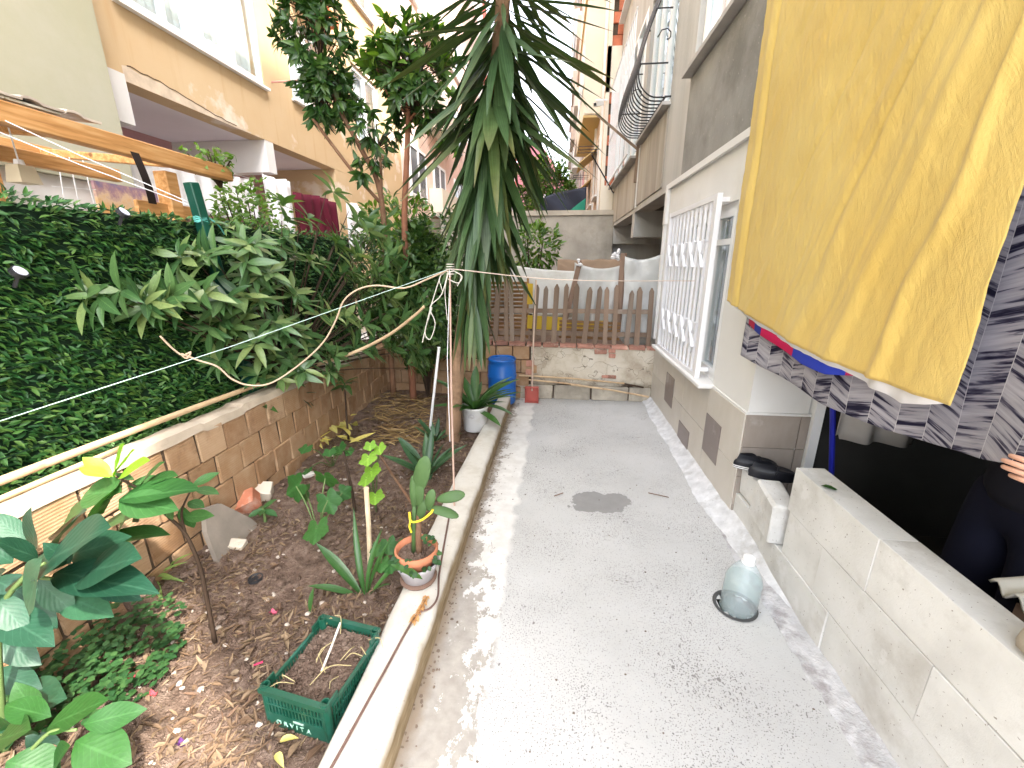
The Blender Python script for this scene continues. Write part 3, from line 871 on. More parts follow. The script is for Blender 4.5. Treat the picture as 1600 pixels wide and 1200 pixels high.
# the bellied black grille
bg_ = MB()
for z in (3.31, 4.6): bg_.tube([(XW + .01, 5.30, z), (XW - .06, 5.30, z), (XW - .06, 6.88, z), (XW + .01, 6.88, z)], .012, 5)
for z in (3.62, 4.1): bg_.tube([(XW - .06, 5.3, z), (XW - (.34 if z < 4 else .22), 5.3, z), (XW - (.34 if z < 4 else .22), 6.88, z), (XW - .06, 6.88, z)], .009, 5)
bgr = bg_.build('bellied_grille', M_iron_b, hb)
for i in range(15):
    y = 5.32 + i * 1.54 / 14
    MB().tube(curve_pts([(XW - .06, y, 3.31), (XW - .22, y, 3.33), (XW - .34, y, 3.46), (XW - .345, y, 3.66), (XW - .27, y, 3.95), (XW - .16, y, 4.25), (XW - .07, y, 4.6)], 4), .008, 5).build('grille_bar', M_iron_b, bgr, smooth=True)
for y in (5.3, 6.88):
    MB().tube([(XW - .10 - (.10 - .014 * k) * math.cos(k * .8) * .9, y, 3.85 + (.10 - .014 * k) * math.sin(k * .8)) for k in range(7)], .007, 5).build('scroll', M_iron_b, bgr, smooth=True)
MB().box((XW, -7, 6.4), (XW + .35, -0.852, 13.5)).build('sun_blocker', M_concrete, hb)  # added unseen slab that keeps the sun off the pale green building
# under the overhang beyond the white ground floor
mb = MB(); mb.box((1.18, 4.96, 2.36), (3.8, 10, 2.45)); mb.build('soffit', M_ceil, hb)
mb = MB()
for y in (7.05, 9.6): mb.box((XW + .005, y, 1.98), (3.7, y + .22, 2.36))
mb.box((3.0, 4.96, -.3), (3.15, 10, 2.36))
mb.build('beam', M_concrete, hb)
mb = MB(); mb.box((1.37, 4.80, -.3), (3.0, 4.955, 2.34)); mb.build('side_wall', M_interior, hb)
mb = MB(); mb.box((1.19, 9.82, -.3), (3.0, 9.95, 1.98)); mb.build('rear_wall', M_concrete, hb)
for y in (9.2,): pass
# wooden prop sticks out of the sill of the third window
for (a, b) in (((XW + .0, 6.95, 3.13), (XW - .42, 8.0, 3.75)), ((XW + .0, 9.9, 3.0), (XW - .5, 10.0, 3.75))):
    pass

# things hanging off the building
MB().bar((XW - .02, 6.98, 3.18), (XW - .62, 7.6, 3.85), .032, .032).build('wooden_prop', M_picket, label='weathered timber prop sticking out from the corner of the third upper window', cat='prop')
MB().bar((XW - .03, 7.0, 3.30), (XW - .035, 7.0, 2.75), .05, .04).build('hanging_board', M_picket, label='short weathered board hanging down at the corner of the third upper window', cat='board')
MB().tube([(XW - .03, 9.7, 3.0), (XW - .55, 9.3, 3.65)], .014, 6).build('iron_rod', M_iron_b, label='thin rusty rod slanting out below the far end of the grey building', cat='rod')

# ================================================================== behind the picket fence
M_tarp = mat('white_tarpaulin', (0.70, 0.70, 0.69), var=0.06, scale=3, rough=0.5, bump=0.2, bscale=25, col2=(0.58, 0.57, 0.54), c2scale=2.5, c2lo=0.52, c2hi=0.7)
M_tarp2 = mat('grey_plastic_sheet', (0.50, 0.50, 0.48), var=0.12, scale=3, rough=0.45, bump=0.3, bscale=25, col2=(0.60, 0.60, 0.60), c2scale=3, c2lo=0.5, c2hi=0.65)
M_oldwood = mat('old_timber', (0.23, 0.155, 0.115), var=0.3, scale=5, bump=0.4, bscale=30, streak=True, piece=True)
def sheet(name, label, cat, m, fn, nu=40, nv=24, thick=0.002, group=None):
    mb = MB(); mb.grid(fn, nu, nv, uv=True)
    o = mb.build(name, m, smooth=True, label=label, cat=cat, group=group)
    md = o.modifiers.new('thick', 'SOLIDIFY'); md.thickness = thick; md.offset = 0
    return o
def tarp_a(u, v):
    x = -1.05 + 1.28 * u
    ztop = 1.70 - 0.20 * u - 0.05 * math.sin(u * 3.14)
    z = 0.98 + (ztop - 0.98) * v - (0.02 * math.sin(u * 9) if v == 0 else 0)
    return (x, 5.12 + 0.03 * math.sin(u * 9 + v * 2) + 0.02 * mn.noise(Vector((x * 5, z * 5, 0))), z)
sheet('white_tarp', 'white tarpaulin stretched behind the left half of the picket fence', 'tarpaulin', M_tarp, tarp_a)
def tarp_b(u, v):
    x = 0.20 + 0.62 * u
    sag = 0.07 * math.sin(min(1, u) * math.pi)
    ztop = 1.60 - sag
    z = 0.80 + (ztop - 0.80) * v
    return (x, 5.10 + 0.035 * math.sin((u * 14 + (1 - v) * 7 * (u - .5))) * (0.3 + (1 - v)) + 0.02 * mn.noise(Vector((x * 7, z * 5, 3))), z)
sheet('grey_tarp', 'sagging translucent grey plastic sheet gathered between the two leaning posts', 'tarpaulin', M_tarp2, tarp_b)
def tarp_c(u, v):
    x = 0.76 + 0.41 * u
    ztop = 1.665 + 0.03 * u - 0.05 * math.sin(u * 3.14)
    z = 0.72 + (ztop - 0.72) * v
    return (x, 5.06 + 0.03 * math.sin(u * 6 + v * 5) + 0.025 * mn.noise(Vector((x * 6, z * 6, 7))), z)
sheet('pale_tarp', 'pale grey plastic sheet hung between the upright post and the white house corner', 'tarpaulin', M_tarp2, tarp_c)
M_brownfab = mat('brown_cloth', (0.23, 0.16, 0.11), var=0.2, bump=0.3)
sheet('brown_cover', 'brown cloth bundled above the grey sheet behind the fence', 'cover', M_brownfab,
      lambda u, v: (0.0 + 0.78 * u, 5.22 + .18 * v, 1.50 + .13 * v - .10 * math.sin(u * 3.1) * (1 - v) + .03 * mn.noise(Vector((u * 5, v * 3, 0)))), 30, 8, .01)
MB().bar((0.12, 5.06, 0.95), (0.26, 5.08, 1.62), .055, .05).build('leaning_post', M_oldwood, bevel=.004, label='weathered timber post leaning to the right behind the picket fence', cat='post')
MB().bar((0.735, 5.05, 0.75), (0.75, 5.07, 1.70), .06, .05).build('upright_post', M_oldwood, bevel=.004, label='dark upright timber post between the grey sheets behind the picket fence', cat='post')
mb = MB()
for k in range(4): mb.blob((0.27 + U(-.05, .05), 5.04, 1.60 + U(-.03, .03)), (U(.012, .03), .015, U(.01, .02)), 7, 5, .2)
mb.build('white_rag', M_curtain, label='white rag knotted round the top of the leaning timber post', cat='rag')
mb = MB()
for k in range(6): mb.blob((0.66 + U(-.05, .05), 5.20 + U(-.03, .03), 1.70 + U(-.06, .06)), (U(.02, .035), .02, U(.02, .035)), 7, 5, .25)
mb.build('plastic_bag', M_curtain, label='crumpled white plastic bag on top of the sheets below the concrete wall', cat='bag')
# brown slatted shutter and yellow boards behind the pickets
M_slat = mat('brown_slat', (0.30, 0.17, 0.075), var=0.2, scale=5, bump=0.2, piece=True, prand=0.15)
sh = thing('slatted_shutter', 'old brown slatted shutter leaning behind the left end of the picket fence', 'shutter', (-0.6, 5.06, .7))
slat = rough_box_mesh('slat', M_slat, 0.62, 0.012, 0.036, 0.003, 0.001)
for i in range(14): piece('slat', slat, sh, (-0.66, 5.055, 0.74 + i * 0.048), (0.5, 0, U(-.008, .008)))
MB().box((-.99, 5.065, .70), (-.965, 5.09, 1.42)).build('stile', M_slat, sh)
MB().box((-.355, 5.065, .70), (-.33, 5.09, 1.42)).build('stile', M_slat, sh)
sh2 = thing('fallen_shutter', 'brown slatted shutter lying low behind the right half of the picket fence', 'shutter', (.4, 5.03, .7))
for i in range(5): piece('slat', slat, sh2, (0.40, 5.0, 0.735 + i * 0.046), (0.5, 0.03, U(-.008, .008)), (1.15, 1, 1))
M_yellow = mat('yellow_board', (0.62, 0.42, 0.04), var=0.12, bump=0.1, rough=0.6)
MB().box((-0.34, 5.02, .82), (.10, 5.035, .98), (0.1, 0.05, 0)).build('yellow_board', M_yellow, label='yellow board lying behind the picket fence under the white tarpaulin', cat='board')
MB().box((0.12, 5.022, .84), (.62, 5.036, .93), (0.1, -0.03, 0)).build('yellow_plank', M_yellow, label='narrow yellow plank behind the middle of the picket fence', cat='plank')
MB().box((-.36, 5.03, 1.12), (-.28, 5.045, 1.36)).build('yellow_plywood', M_yellow, label='small upright yellow panel beside the slatted shutter behind the fence', cat='panel')
# neighbour's yard and the concrete wall at its far end
MB().grid(lambda u, v: (-2.3 + 3.4 * u, 5.05 + 4.7 * v, 0.35 + .02 * mn.noise(Vector((u * 9, v * 9, 0)))), 12, 12).build('neighbour_yard', M_soil, kind='structure')
M_oldconc = mat('stained_concrete', (0.40, 0.365, 0.315), var=0.2, scale=2, bump=0.4, bscale=20, bdist=0.01, col2=(0.27, 0.245, 0.20), c2scale=1.6, c2lo=0.48, c2hi=0.7, streak=False)
MB().box((-2.6, 9.6, -.3), (1.158, 9.85, 2.56)).build('concrete_wall', M_oldconc, label='tall stained concrete wall beyond the picket fence', cat='wall')
MB().box((-2.65, 9.56, 2.562), (1.155, 9.88, 2.66)).build('concrete_coping', mat('coping', (0.45, 0.40, 0.33), var=.2), label='weathered flat coping along the top of the tall concrete wall', cat='coping')
MB().box((-3.2, 9.86, -.3), (0.65, 40, 2.54)).build('upper_yard', M_ground, kind='structure')
M_blacknet = mat('dark_netting', (0.025, 0.028, 0.045), var=0.2, rough=0.6, bump=0.2)
sheet('dark_screen', 'dark netting screen with a green corner standing on the tall concrete wall', 'screen', M_blacknet,
      lambda u, v: (-0.42 + 1.0 * u, 9.95 + .04 * math.sin(u * 9 + v * 4), 2.60 + (0.32 + .30 * u + .04 * math.sin(u * 5)) * v), 30, 10)
sheet('green_cloth', 'green cloth corner hanging on the dark netting screen', 'cloth', mat('green_cloth', (0.03, 0.22, 0.15), var=.2),
      lambda u, v: (0.22 + .35 * u, 9.88 + .02 * math.sin(u * 8), 2.68 + .26 * u * v), 8, 6)

# ================================================================== buildings farther along on the right
M_peach = mat('peach_render', (0.62, 0.47, 0.36), var=0.08, scale=1, bump=0.1, col2=(0.68, 0.58, 0.48), c2scale=.8, c2lo=0.5, c2hi=0.7)
M_gold = mat('golden_render', (0.58, 0.43, 0.20), var=0.08, scale=1, bump=0.1)
M_cream = mat('cream_render', (0.70, 0.64, 0.54), var=0.08, scale=1, bump=0.1)
M_offwhite = mat('offwhite_render', (0.70, 0.68, 0.65), var=0.1, scale=1, bump=0.1)
M_darkglass = mat('dark_pane', (0.10, 0.11, 0.12), var=0.2, rough=0.08, spec=0.6, bump=0.0)
pb = thing('peach_apartment_building', 'peach and yellow apartment building with a bare orange brick strip behind the grey one', 'building', (1.2, 12, 2))
MB().box((0.90, 10.15, 1.5), (4, 17.5, 16)).build('wall', M_peach, pb)
mb = MB(); mb.box((0.885, 10.02, 1.5), (1.6, 10.147, 3.2)).box((0.885, 10.02, 4.95), (1.6, 10.147, 5.75)).box((0.885, 10.02, 7.2), (1.6, 10.147, 8.0)).box((.885, 10.02, 3.2), (.96, 10.147, 7.2)); mb.build('slab_edge', M_cream, pb)
M_obrick = mat('orange_brick', (0.47, 0.155, 0.085), var=0.2, scale=8, bump=0.3, piece=True, prand=0.2)
ob = [rough_box_mesh('orange_brick', M_obrick, 0.185, 0.07, 0.185, 0.008, 0.003) for _ in range(3)]
for z0, n in ((3.2, 9), (5.75, 7), (8.0, 6)):
    for k in range(n):
        for i in range(4):
            piece('brick', random.choice(ob), pb, (1.06 + i * .195 + (.095 if k % 2 else 0), 10.09, z0 + .10 + k * .195))
MB().box((.96, 10.10, 3.2), (1.7, 10.145, 9.2)).build('mortar', M_mortar, pb)
for z in (4.9, 7.7, 10.5):
    MB().box((0.50, 11.2, z), (0.898, 15.0, z + 2.2)).build('bay', M_cream, pb)
    MB().box((0.505, 11.205, z - .05), (0.897, 14.995, z - .002)).build('bay_soffit', M_gold, pb)
    MB().box((0.52, 11.17, z + .02), (0.89, 11.198, z + 1.9)).build('bay_side', M_cream, pb)
    for y in (11.5, 13.2): window(pb, 0.50, y, y + 1.4, z + .7, z + 1.9, 2, sill=False, glass=M_darkglass, inset=.0)
for y in (10.6, 12.2, 13.9, 15.8): window(pb, 0.90, y, y + 1.0, 3.1, 4.5, 2, glass=M_darkglass, inset=0.0)
mb = MB()
for y in (10.5, 12.1, 15.6): mb.tube([(.9, y, 1.6), (.9 - .05, y, 14)], .045, 6)
mb.build('drainpipe', M_offwhite, pb)
for y, z in ((11.6, 4.3), (13.4, 3.9)): MB().add([(0.895, y, z), (0.895, y + 1.2, z), (0.45, y + 1.2, z - .35), (0.45, y, z - .35), (0.895, y, z + .03), (0.895, y + 1.2, z + .03), (0.45, y + 1.2, z - .32), (0.45, y, z - .32)], [(0, 1, 2, 3), (7, 6, 5, 4), (0, 3, 7, 4), (3, 2, 6, 7), (1, 5, 6, 2)]).build('awning', M_gold, pb)
for y in (11.0, 14.4):
    mb = MB()
    for k in range(3): mb.tube([(.9, y + k * .3, 4.2), (.42, y + k * .3, 4.2)], .010, 4)
    mb.tube([(.42, y, 4.2), (.42, y + .6, 4.2)], .010, 4)
    mb.build('drying_rack', M_iron_b, pb)
cam_ = thing('security_camera', 'small white security camera on a bracket at the brick strip of the peach building', 'camera', (.85, 10.0, 4.9))
MB().bar((0.92, 9.98, 4.80), (0.68, 9.9, 4.78), .03, .03).build('bracket', M_iron_w, cam_)
MB().bar((0.80, 9.85, 4.70), (0.66, 9.7, 4.64), .09, .08).build('camera_body', M_offwhite, cam_)
MB().bar((0.659, 9.699, 4.6395), (0.655, 9.69, 4.638), .06, .05).build('lens', M_iron_b, cam_)
wb = thing('white_apartment_building', 'tall whitish apartment building with balconies far along the right side of the gap', 'building', (1.2, 25, 2))
MB().box((1.0, 17.6, 1.5), (6, 44, 24)).build('wall', M_offwhite, wb)
for z in np.arange(3.5, 22, 2.8):
    for y in (18.5, 24, 30, 36): MB().box((0.62, y, z), (0.998, y + 3.2, z + .95)).build('balcony', random.choice([M_cream, M_offwhite, M_peach]), wb)
    for y in (18.8, 22.2, 27.5, 33.5): MB().box((0.985, y, z + 1.1), (0.999, y + 1.6, z + 2.3)).build('window', M_darkglass, wb)
gh = thing('pink_gabled_house', 'small pink house with a white window far down the gap between the buildings', 'house', (-2, 46, 2))
MB().box((-6, 46, 1), (0.9, 52, 8.6)).build('wall', mat('pink_render', (0.62, 0.30, 0.34), var=.08), gh)
MB().add([(-6.2, 45.8, 8.6), (1.1, 45.8, 8.6), (-2.5, 45.8, 13.5), (-6.2, 52, 8.6), (1.1, 52, 8.6), (-2.5, 52, 13.5)], [(0, 1, 2), (4, 3, 5), (1, 4, 5, 2), (3, 0, 2, 5)]).build('roof', mat('pink_gable', (0.60, 0.24, 0.27), var=.1), gh)
MB().box((-1.6, 45.9, 6.6), (.2, 45.99, 8.2)).build('window', M_upvc, gh)
MB().box((-1.1, 45.85, 6.9), (-.5, 45.897, 7.9)).build('pane', M_darkglass, gh)

# ================================================================== buildings on the left
XL = -4.6
M_green = mat('pale_green_render', (0.39, 0.375, 0.27), var=0.06, scale=1.2, bump=0.2, bscale=20, col2=(0.44, 0.42, 0.33), c2scale=.9, c2lo=0.45, c2hi=0.7)
def make_yellow_wall():
    s = NT('orange_render')
    c = s.coords()
    n = s.noise(c, 1.4, 6)
    base = s.mix(s.step(n, 0.3, 0.7), (0.54, 0.385, 0.225), (0.57, 0.425, 0.265))
    base = s.mix(s.step(s.noise(c, 0.9, 7, 0.6), 0.57, 0.62, 0, 0.8), base, (0.72, 0.64, 0.55))
    st = s.noise(s.scale(c, (1, 4, .3)), 2.0, 5)
    base = s.mix(s.step(st, 0.58, 0.75, 0, 0.5), base, (0.48, 0.31, 0.16))
    return s.finish(s.principled(base, 0.9, 0.15, s.bump(s.noise(c, 30, 4), 0.2, 0.006)))
M_orange = make_yellow_wall()
M_soffit = mat('lilac_soffit', (0.78, 0.74, 0.79), var=0.06, scale=1, bump=0.1)
M_pink = mat('pink_wall', (0.50, 0.29, 0.30), var=0.08, scale=1, bump=0.1)
M_plainwhite = mat('plain_white_render', (0.70, 0.68, 0.67), var=0.06, scale=2, bump=0.15)
gbld = thing('green_apartment_building', 'pale green rendered apartment building at the far left above the pergola', 'building', (-4.5, 1, 0))
MB().box((-9, -3, 2.35), (-4.45, 4.35, 13)).build('wall', M_green, gbld)
MB().box((-4.75, 3.05, -.3), (-4.5, 4.4, 2.348)).build('ground_floor_wall', M_plainwhite, gbld)
MB().box((-7, -3, -.3), (-6.8, 3.04, 2.348)).build('rear_wall', M_interior, gbld)
MB().box((-4.8, -3, 2.2), (-4.47, 3.04, 2.345)).build('lintel', M_plainwhite, gbld)
yb = thing('orange_apartment_building', 'orange rendered apartment building with a white window band across the left background', 'building', (XL, 8, 0))
fz = 3.44
wl = [(4.75, 7.05, 4.20, 5.55), (7.80, 9.1, 4.3, 5.6), (10.2, 11.6, 4.3, 5.8)] + [(a, b, 7.1, 8.5) for a, b in ((4.75, 7.05), (8.0, 9.4), (10.2, 11.6))]
walls(XL - .25, XL, 4.352, 13.0, fz, 12, wl).build('wall', M_orange, yb)
MB().box((XL - .24, 4.352, 3.02), (XL + .012, 4.66, 3.50)).build('corner_beam', M_plainwhite, yb)
MB().box((-6.2, 4.352, fz + .005), (XL - .255, 13, fz + .2)).build('soffit', M_soffit, yb)
MB().box((-6.4, 4.2, -.3), (-6.205, 9.0, fz + .2)).build('pink_wall', M_pink, yb)
MB().box((-6.2, 6.86, 2.98), (XL - .003, 7.06, fz)).build('cross_beam', M_plainwhite, yb)
MB().box((-6.2, 9.0, -.3), (XL - .002, 13.0, fz - .002)).build('ground_floor_wall', M_orange, yb)
window(yb, XL, *wl[0], 4, face=1, curtain=[(4.85, 5.75, 4.3, 5.4), (5.95, 6.35, 4.45, 5.4), (6.5, 6.95, 4.25, 5.4)], sill_out=.07, inset=.02)
for q in wl[1:]: window(yb, XL, *q, 2, face=1, curtain=[(q[0] + .1, q[1] - .5, q[2] + .1, q[3] - .1)], sill_out=.07, inset=.05)
mb = MB()
def crackf(u, v):
    y = 4.72 + 1.55 * u
    return (XL + .0025, y, fz + .02 + .16 * (1 - u) * (0.5 + .5 * math.sin(u * 3 + .7)) + .02 * mn.noise(Vector((u * 14, 0, 0))) + .012 * v)
mb.grid(crackf, 40, 1); mb.build('crack', mat('crack_shadow', (0.10, 0.06, 0.035)), yb)
def chipf(u, v):
    y = 4.66 + 1.9 * u
    zt = fz + .02 + .15 * (1 - u) * (0.5 + .5 * math.sin(u * 3 + .7)) + .02 * mn.noise(Vector((u * 14, 0, 0)))
    return (XL + .0015, y, fz + .002 + (zt - fz - .002) * v)
mb = MB(); mb.grid(chipf, 40, 1); mb.build('bare_plaster', mat('bare_plaster', (0.58, 0.47, 0.36), var=.2, scale=8, bump=.5), yb)
MB().tube([(XL, 7.25, 4.35), (XL + .55, 7.3, 4.37)], .014, 6).build('pipe_stub', mat('pink_pipe', (0.55, 0.25, 0.2)), yb)
# flower box under a window farther along
fb = thing('flower_box', 'terracotta window box with green plants on the sill of the orange building', 'planter', (XL + .2, 10.9, 4.2))
MB().box((XL + .03, 8.0, 5.95), (XL + .24, 9.3, 6.15)).build('box', mat('terracotta_box', (0.50, 0.17, 0.08), var=.15), fb)
# pinkish buildings beyond
pk = thing('pink_apartment_building', 'pale pink apartment building beyond the orange one, half hidden by the yucca', 'building', (XL, 20, 0))
M_palepink = mat('pale_pink_render', (0.68, 0.48, 0.40), var=0.08, scale=1, bump=0.1, col2=(0.72, 0.60, 0.54), c2scale=.8, c2lo=0.45, c2hi=0.65)
MB().box((-9, 13.02, -.3), (XL + .02, 26, 14)).build('wall', M_palepink, pk)
for z in (3.6, 6.4, 9.2):
    for y in (13.6, 16.2, 19.4, 22.6):
        window(pk, XL + .02, y, y + 1.7, z, z + 1.5, 2, face=1, inset=-.04, glass=M_darkglass)
for z in (3.2, 6.0, 8.8): MB().box((XL + .022, 15.6, z), (XL + .5, 18.4, z + .9)).build('balcony', M_cream, pk)
rk = thing('red_edged_building', 'whitish building with red edges far along the left side of the gap', 'building', (XL, 34, 0))
MB().box((-9, 26.05, -.3), (XL + .3, 44, 15)).build('wall', M_offwhite, rk)
M_rededge = mat('red_edge', (0.48, 0.13, 0.10), var=.1)
for y in (26.1, 32, 38, 43.6): MB().box((XL + .302, y, 1), (XL + .45, y + .35, 15)).build('red_strip', M_rededge, rk)
for z in np.arange(4, 14, 2.8): MB().box((XL + .302, 27, z), (XL + .32, 43, z + 1.3)).build('window_band', M_darkglass, rk)
# laundry in front of the ground floor on the left
M_whitecloth = mat('white_laundry', (0.76, 0.75, 0.77), var=0.06, bump=0.15)
M_maroon = mat('maroon_cloth', (0.085, 0.006, 0.018), var=0.2, bump=0.2)
def hung(name, lab, m, x, y0, y1, z0, z1, cat='laundry', ph=0.0, grp=None):
    return sheet(name, lab, cat, m, lambda u, v: (x + .04 * math.sin(u * (y1 - y0) * 22 + ph + v), y0 + (y1 - y0) * u, z0 + (z1 - z0) * v + .02 * math.sin(u * 7 + ph)), 30, 10, group=grp)
hung('hanging_sheet', 'white bed sheet hung on a line under the orange overhang beside the pergola roof', M_whitecloth, -4.9, 4.75, 6.9, 2.25, 2.86)
hung('hanging_towel', 'white towel hanging in front of the ground floor between the vines', M_whitecloth, -4.35, 6.3, 7.0, 1.8, 2.85, ph=2)
hung('maroon_blanket', 'dark maroon blanket hanging below the orange overhang behind the trees', M_maroon, -4.4, 7.15, 8.5, 1.6, 2.75, ph=4)
hung('hanging_shirt', 'white shirt hanging right of the maroon blanket', M_whitecloth, -4.2, 8.55, 9.3, 1.9, 2.75, ph=5)
MB().tube([(-4.9, 4.4, 2.92), (-4.9, 6.9, 2.88)], .006, 5).build('laundry_line', M_white, label='thin white line under the orange overhang that holds the white sheet', cat='clothesline')
mb = MB(); mb.box((-4.915, 4.72, 2.81), (-4.885, 4.76, 2.95)); mb.build('clothes_peg', mat('red_peg', (0.6, 0.05, 0.09)), label='red and white peg holding the corner of the white sheet under the overhang', cat='peg')

MB().grid(lambda u, v: (-6.2 + 3.65 * u, -3 + 16 * v, -.02), 2, 2).build('bounce_ground', mat('bounce_pale', (.52, .50, .47), var=.12), kind='structure')  # added pale ground that bounces light up under the orange overhang
# ================================================================== pergola with a tiled roof over the hedge
def make_timber():
    s = NT('orange_timber')
    c = s.coords(True)
    g = s.noise(s.scale(c, (14, 1.2, 14)), 3, 5)
    base = s.ramp(g, [(0.3, (0.36, 0.17, 0.055)), (0.5, (0.54, 0.275, 0.10)), (0.7, (0.64, 0.38, 0.17))])
    kn = s.step(s.voro(s.scale(c, (1, .45, 1)), 4.2), 0.10, 0.05)
    base = s.mix(s.math('MULTIPLY', kn, .8), base, (0.13, 0.045, 0.018))
    return s.finish(s.principled(base, 0.6, 0.3, s.bump(g, 0.2, 0.003)))
M_timber = make_timber()
M_rooftile = mat('pale_roof_tile', (0.62, 0.54, 0.47), var=0.2, scale=6, bump=0.3, piece=True, prand=0.15, col2=(0.42, 0.30, 0.22), c2scale=5, c2lo=0.52, c2hi=0.7)
M_board = mat('pale_ceiling_board', (0.60, 0.58, 0.50), var=0.08, piece=True)
pg = thing('timber_pergola', 'orange timber pergola with a small tiled roof behind the artificial hedge', 'pergola', (-3, 2.5, 0))
XP = -2.75
def tim(a, b, w_=.10, h=.13, nm='beam'): return MB().bar(a, b, w_, h).build(nm, M_timber, pg, bevel=.006)
tim((XP, .6, 2.315), (XP, 3.55, 2.30), .08, .105)
tim((XP - .75, .6, 2.26), (XP - .75, 3.3, 2.26), .06, .09)
tim((-4.3, .6, 2.46), (-4.3, 3.5, 2.46), .08, .13)
for y in (1.75, 2.55, 3.42): tim((XP - .05, y, 2.336), (-4.35, y, 2.48), .05, .06, 'rafter')
tim((XP - .06, 3.0, 0), (XP - .06, 3.0, 2.22), .10, .10, 'post')
tim((XP - .06, 2.72, 1.96), (XP - .06, 3.22, 1.965), .03, .085, 'cross_piece')
tim((-4.25, 3.0, 0), (-4.25, 3.0, 2.4), .09, .09, 'post')
for i in range(7):
    y0 = .62 + i * .245
    MB().add([(XP + .02, y0, 2.374), (XP + .02, y0 + .24, 2.374), (-4.4, y0 + .24, 2.524), (-4.4, y0, 2.524), (XP + .02, y0, 2.386), (XP + .02, y0 + .24, 2.386), (-4.4, y0 + .24, 2.536), (-4.4, y0, 2.536)],
             [(3, 2, 1, 0), (4, 5, 6, 7), (0, 1, 5, 4), (2, 3, 7, 6), (1, 2, 6, 5), (3, 0, 4, 7)]).build('ceiling_board', M_board, pg)
def tile_mesh():
    mb = MB()
    prof = [(-.10, .0), (-.085, .012), (-.05, .018), (-.015, .012), (.0, .003), (.045, .0), (.10, .002)]
    vs = [(x, y, z + h) for h in (0, .012) for x in (-.19, .19) for y, z in prof]
    n = len(prof)
    fs = [(k, k + 1, n + k + 1, n + k) for k in range(n - 1)]
    fs = [f[::-1] for f in fs] + [tuple(i + 2 * n for i in f) for f in fs]
    fs += [(k, 2 * n + k, 2 * n + k + 1, k + 1) for k in range(n - 1)] + [(n + k, n + k + 1, 3 * n + k + 1, 3 * n + k) for k in range(n - 1)]
    return mb.add(vs, fs).mesh('roof_tile', M_rooftile)
tm = tile_mesh()
sl = math.atan2(.15, 1.67)
for i in range(5):
    for j in range(10):
        x = XP + .02 - .17 - i * .33
        z = 2.394 + (XP - x) * .0898
        piece('roof_tile', tm, pg, (x, .72 + j * .19, z), (0, sl + .03 + U(-.01, .01), U(-.03, .03)))
lan = thing('hanging_lampshade', 'pale square lampshade hanging from the pergola beam at the left edge', 'lamp', (-3.3, 2.0, 2.2))
p_ = at(35, 272, X=-3.1)
MB().tube([p_ + Vector((0, 0, .34)), p_ + Vector((0, 0, .05))], .004, 5).build('cord', M_whitecloth, lan)
mb = MB()
c0, c1 = p_ + Vector((0, 0, .045)), p_ + Vector((0, 0, -.05))
vs = [(c.x + sx * r, c.y + sy * r, c.z) for c, r in ((c0, .040), (c1, .052)) for sx, sy in ((-1, -1), (1, -1), (1, 1), (-1, 1))]
mb.add(vs, [(3, 2, 1, 0)[::-1], (4, 5, 6, 7)[::-1], (0, 4, 5, 1), (1, 5, 6, 2), (2, 6, 7, 3), (3, 7, 4, 0)])
mb.build('shade', mat('linen_shade', (0.60, 0.52, 0.38), var=.1), lan)
MB().lathe([(.001, .03), (.02, .03), (.025, 0), (.001, 0)], p_ + Vector((0, 0, .0455)), 8).build('cap', M_whitecloth, lan)
sp_ = at(208, 238, X=XP + .045)
MB().grid(lambda u, v: (sp_.x + .01 + .03 * math.sin(v * 2.5), sp_.y + .06 * u - .03 + .03 * v * v, sp_.z - .30 * v), 1, 10).build('black_strap', mat('black_strap', (.02, .012, .01)), label='short dark curved strap hanging from the front pergola beam', cat='strap')
# picture board standing behind the hedge
def make_picture():
    s = NT('sunset_picture')
    uv = s.n('ShaderNodeTexCoord').outputs['UV']
    x, y, _ = s.xyz(uv)
    n = s.noise(s.scale(uv, (5, 3, 1)), 1, 7, .7)
    f = s.math('ADD', s.math('MULTIPLY', y, .75), s.math('MULTIPLY', s.math('SUBTRACT', n, .5), .9))
    base = s.ramp(f, [(0.05, (0.42, 0.20, 0.10)), (0.40, (0.60, 0.33, 0.12)), (0.56, (0.60, 0.42, 0.28)), (0.68, (0.34, 0.20, 0.22)), (0.84, (0.15, 0.13, 0.24))])
    return s.finish(s.principled(base, 0.4, 0.3))
pa, pb2 = at(148, 292, X=-4.3), at(243, 292, X=-4.3)
pic = MB().grid(lambda u, v: (-4.3, pa.y + (pb2.y - pa.y) * u, 1.75 + .58 * v + .0 * u), 2, 2, uv=True).build('picture_panel', make_picture(), label='printed picture of an orange sunset hanging on the white wall under the pergola', cat='picture')
md = pic.modifiers.new('t', 'SOLIDIFY'); md.thickness = .03
# thin wire stand under the pergola
mb = MB()
q = at(110, 285, X=-3.9)
for dy in (-.12, .0, .14): mb.tube([(q.x, q.y + dy, q.z - .5), (q.x + .05, q.y + dy * .7, q.z + .18)], .004, 4)
for dz in (-.25, -.05, .1): mb.tube([(q.x, q.y - .14, q.z + dz), (q.x + .03, q.y + .16, q.z + dz + .02)], .0035, 4)
mb.build('wire_rack', M_iron_w, label='thin white wire rack standing in the shade under the pergola', cat='rack')
# lines strung under the pergola
for (a, b, nm) in (((0, 183, -2.72), (300, 318, -2.27), 'upper of the two white lines running from the pergola beam down to the green post'), ((0, 205, -2.72), (300, 322, -2.27), 'lower of the two white lines running from the pergola beam down to the green post')):
    A, B = at(a[0], a[1], X=a[2]), at(b[0], b[1], X=b[2])
    A = A + (A - B) * .3
    MB().tube([A, (A + B) / 2 + Vector((0, 0, -.012)), B], .0026, 5).build('washing_line', M_whitecloth, label=nm, cat='clothesline')

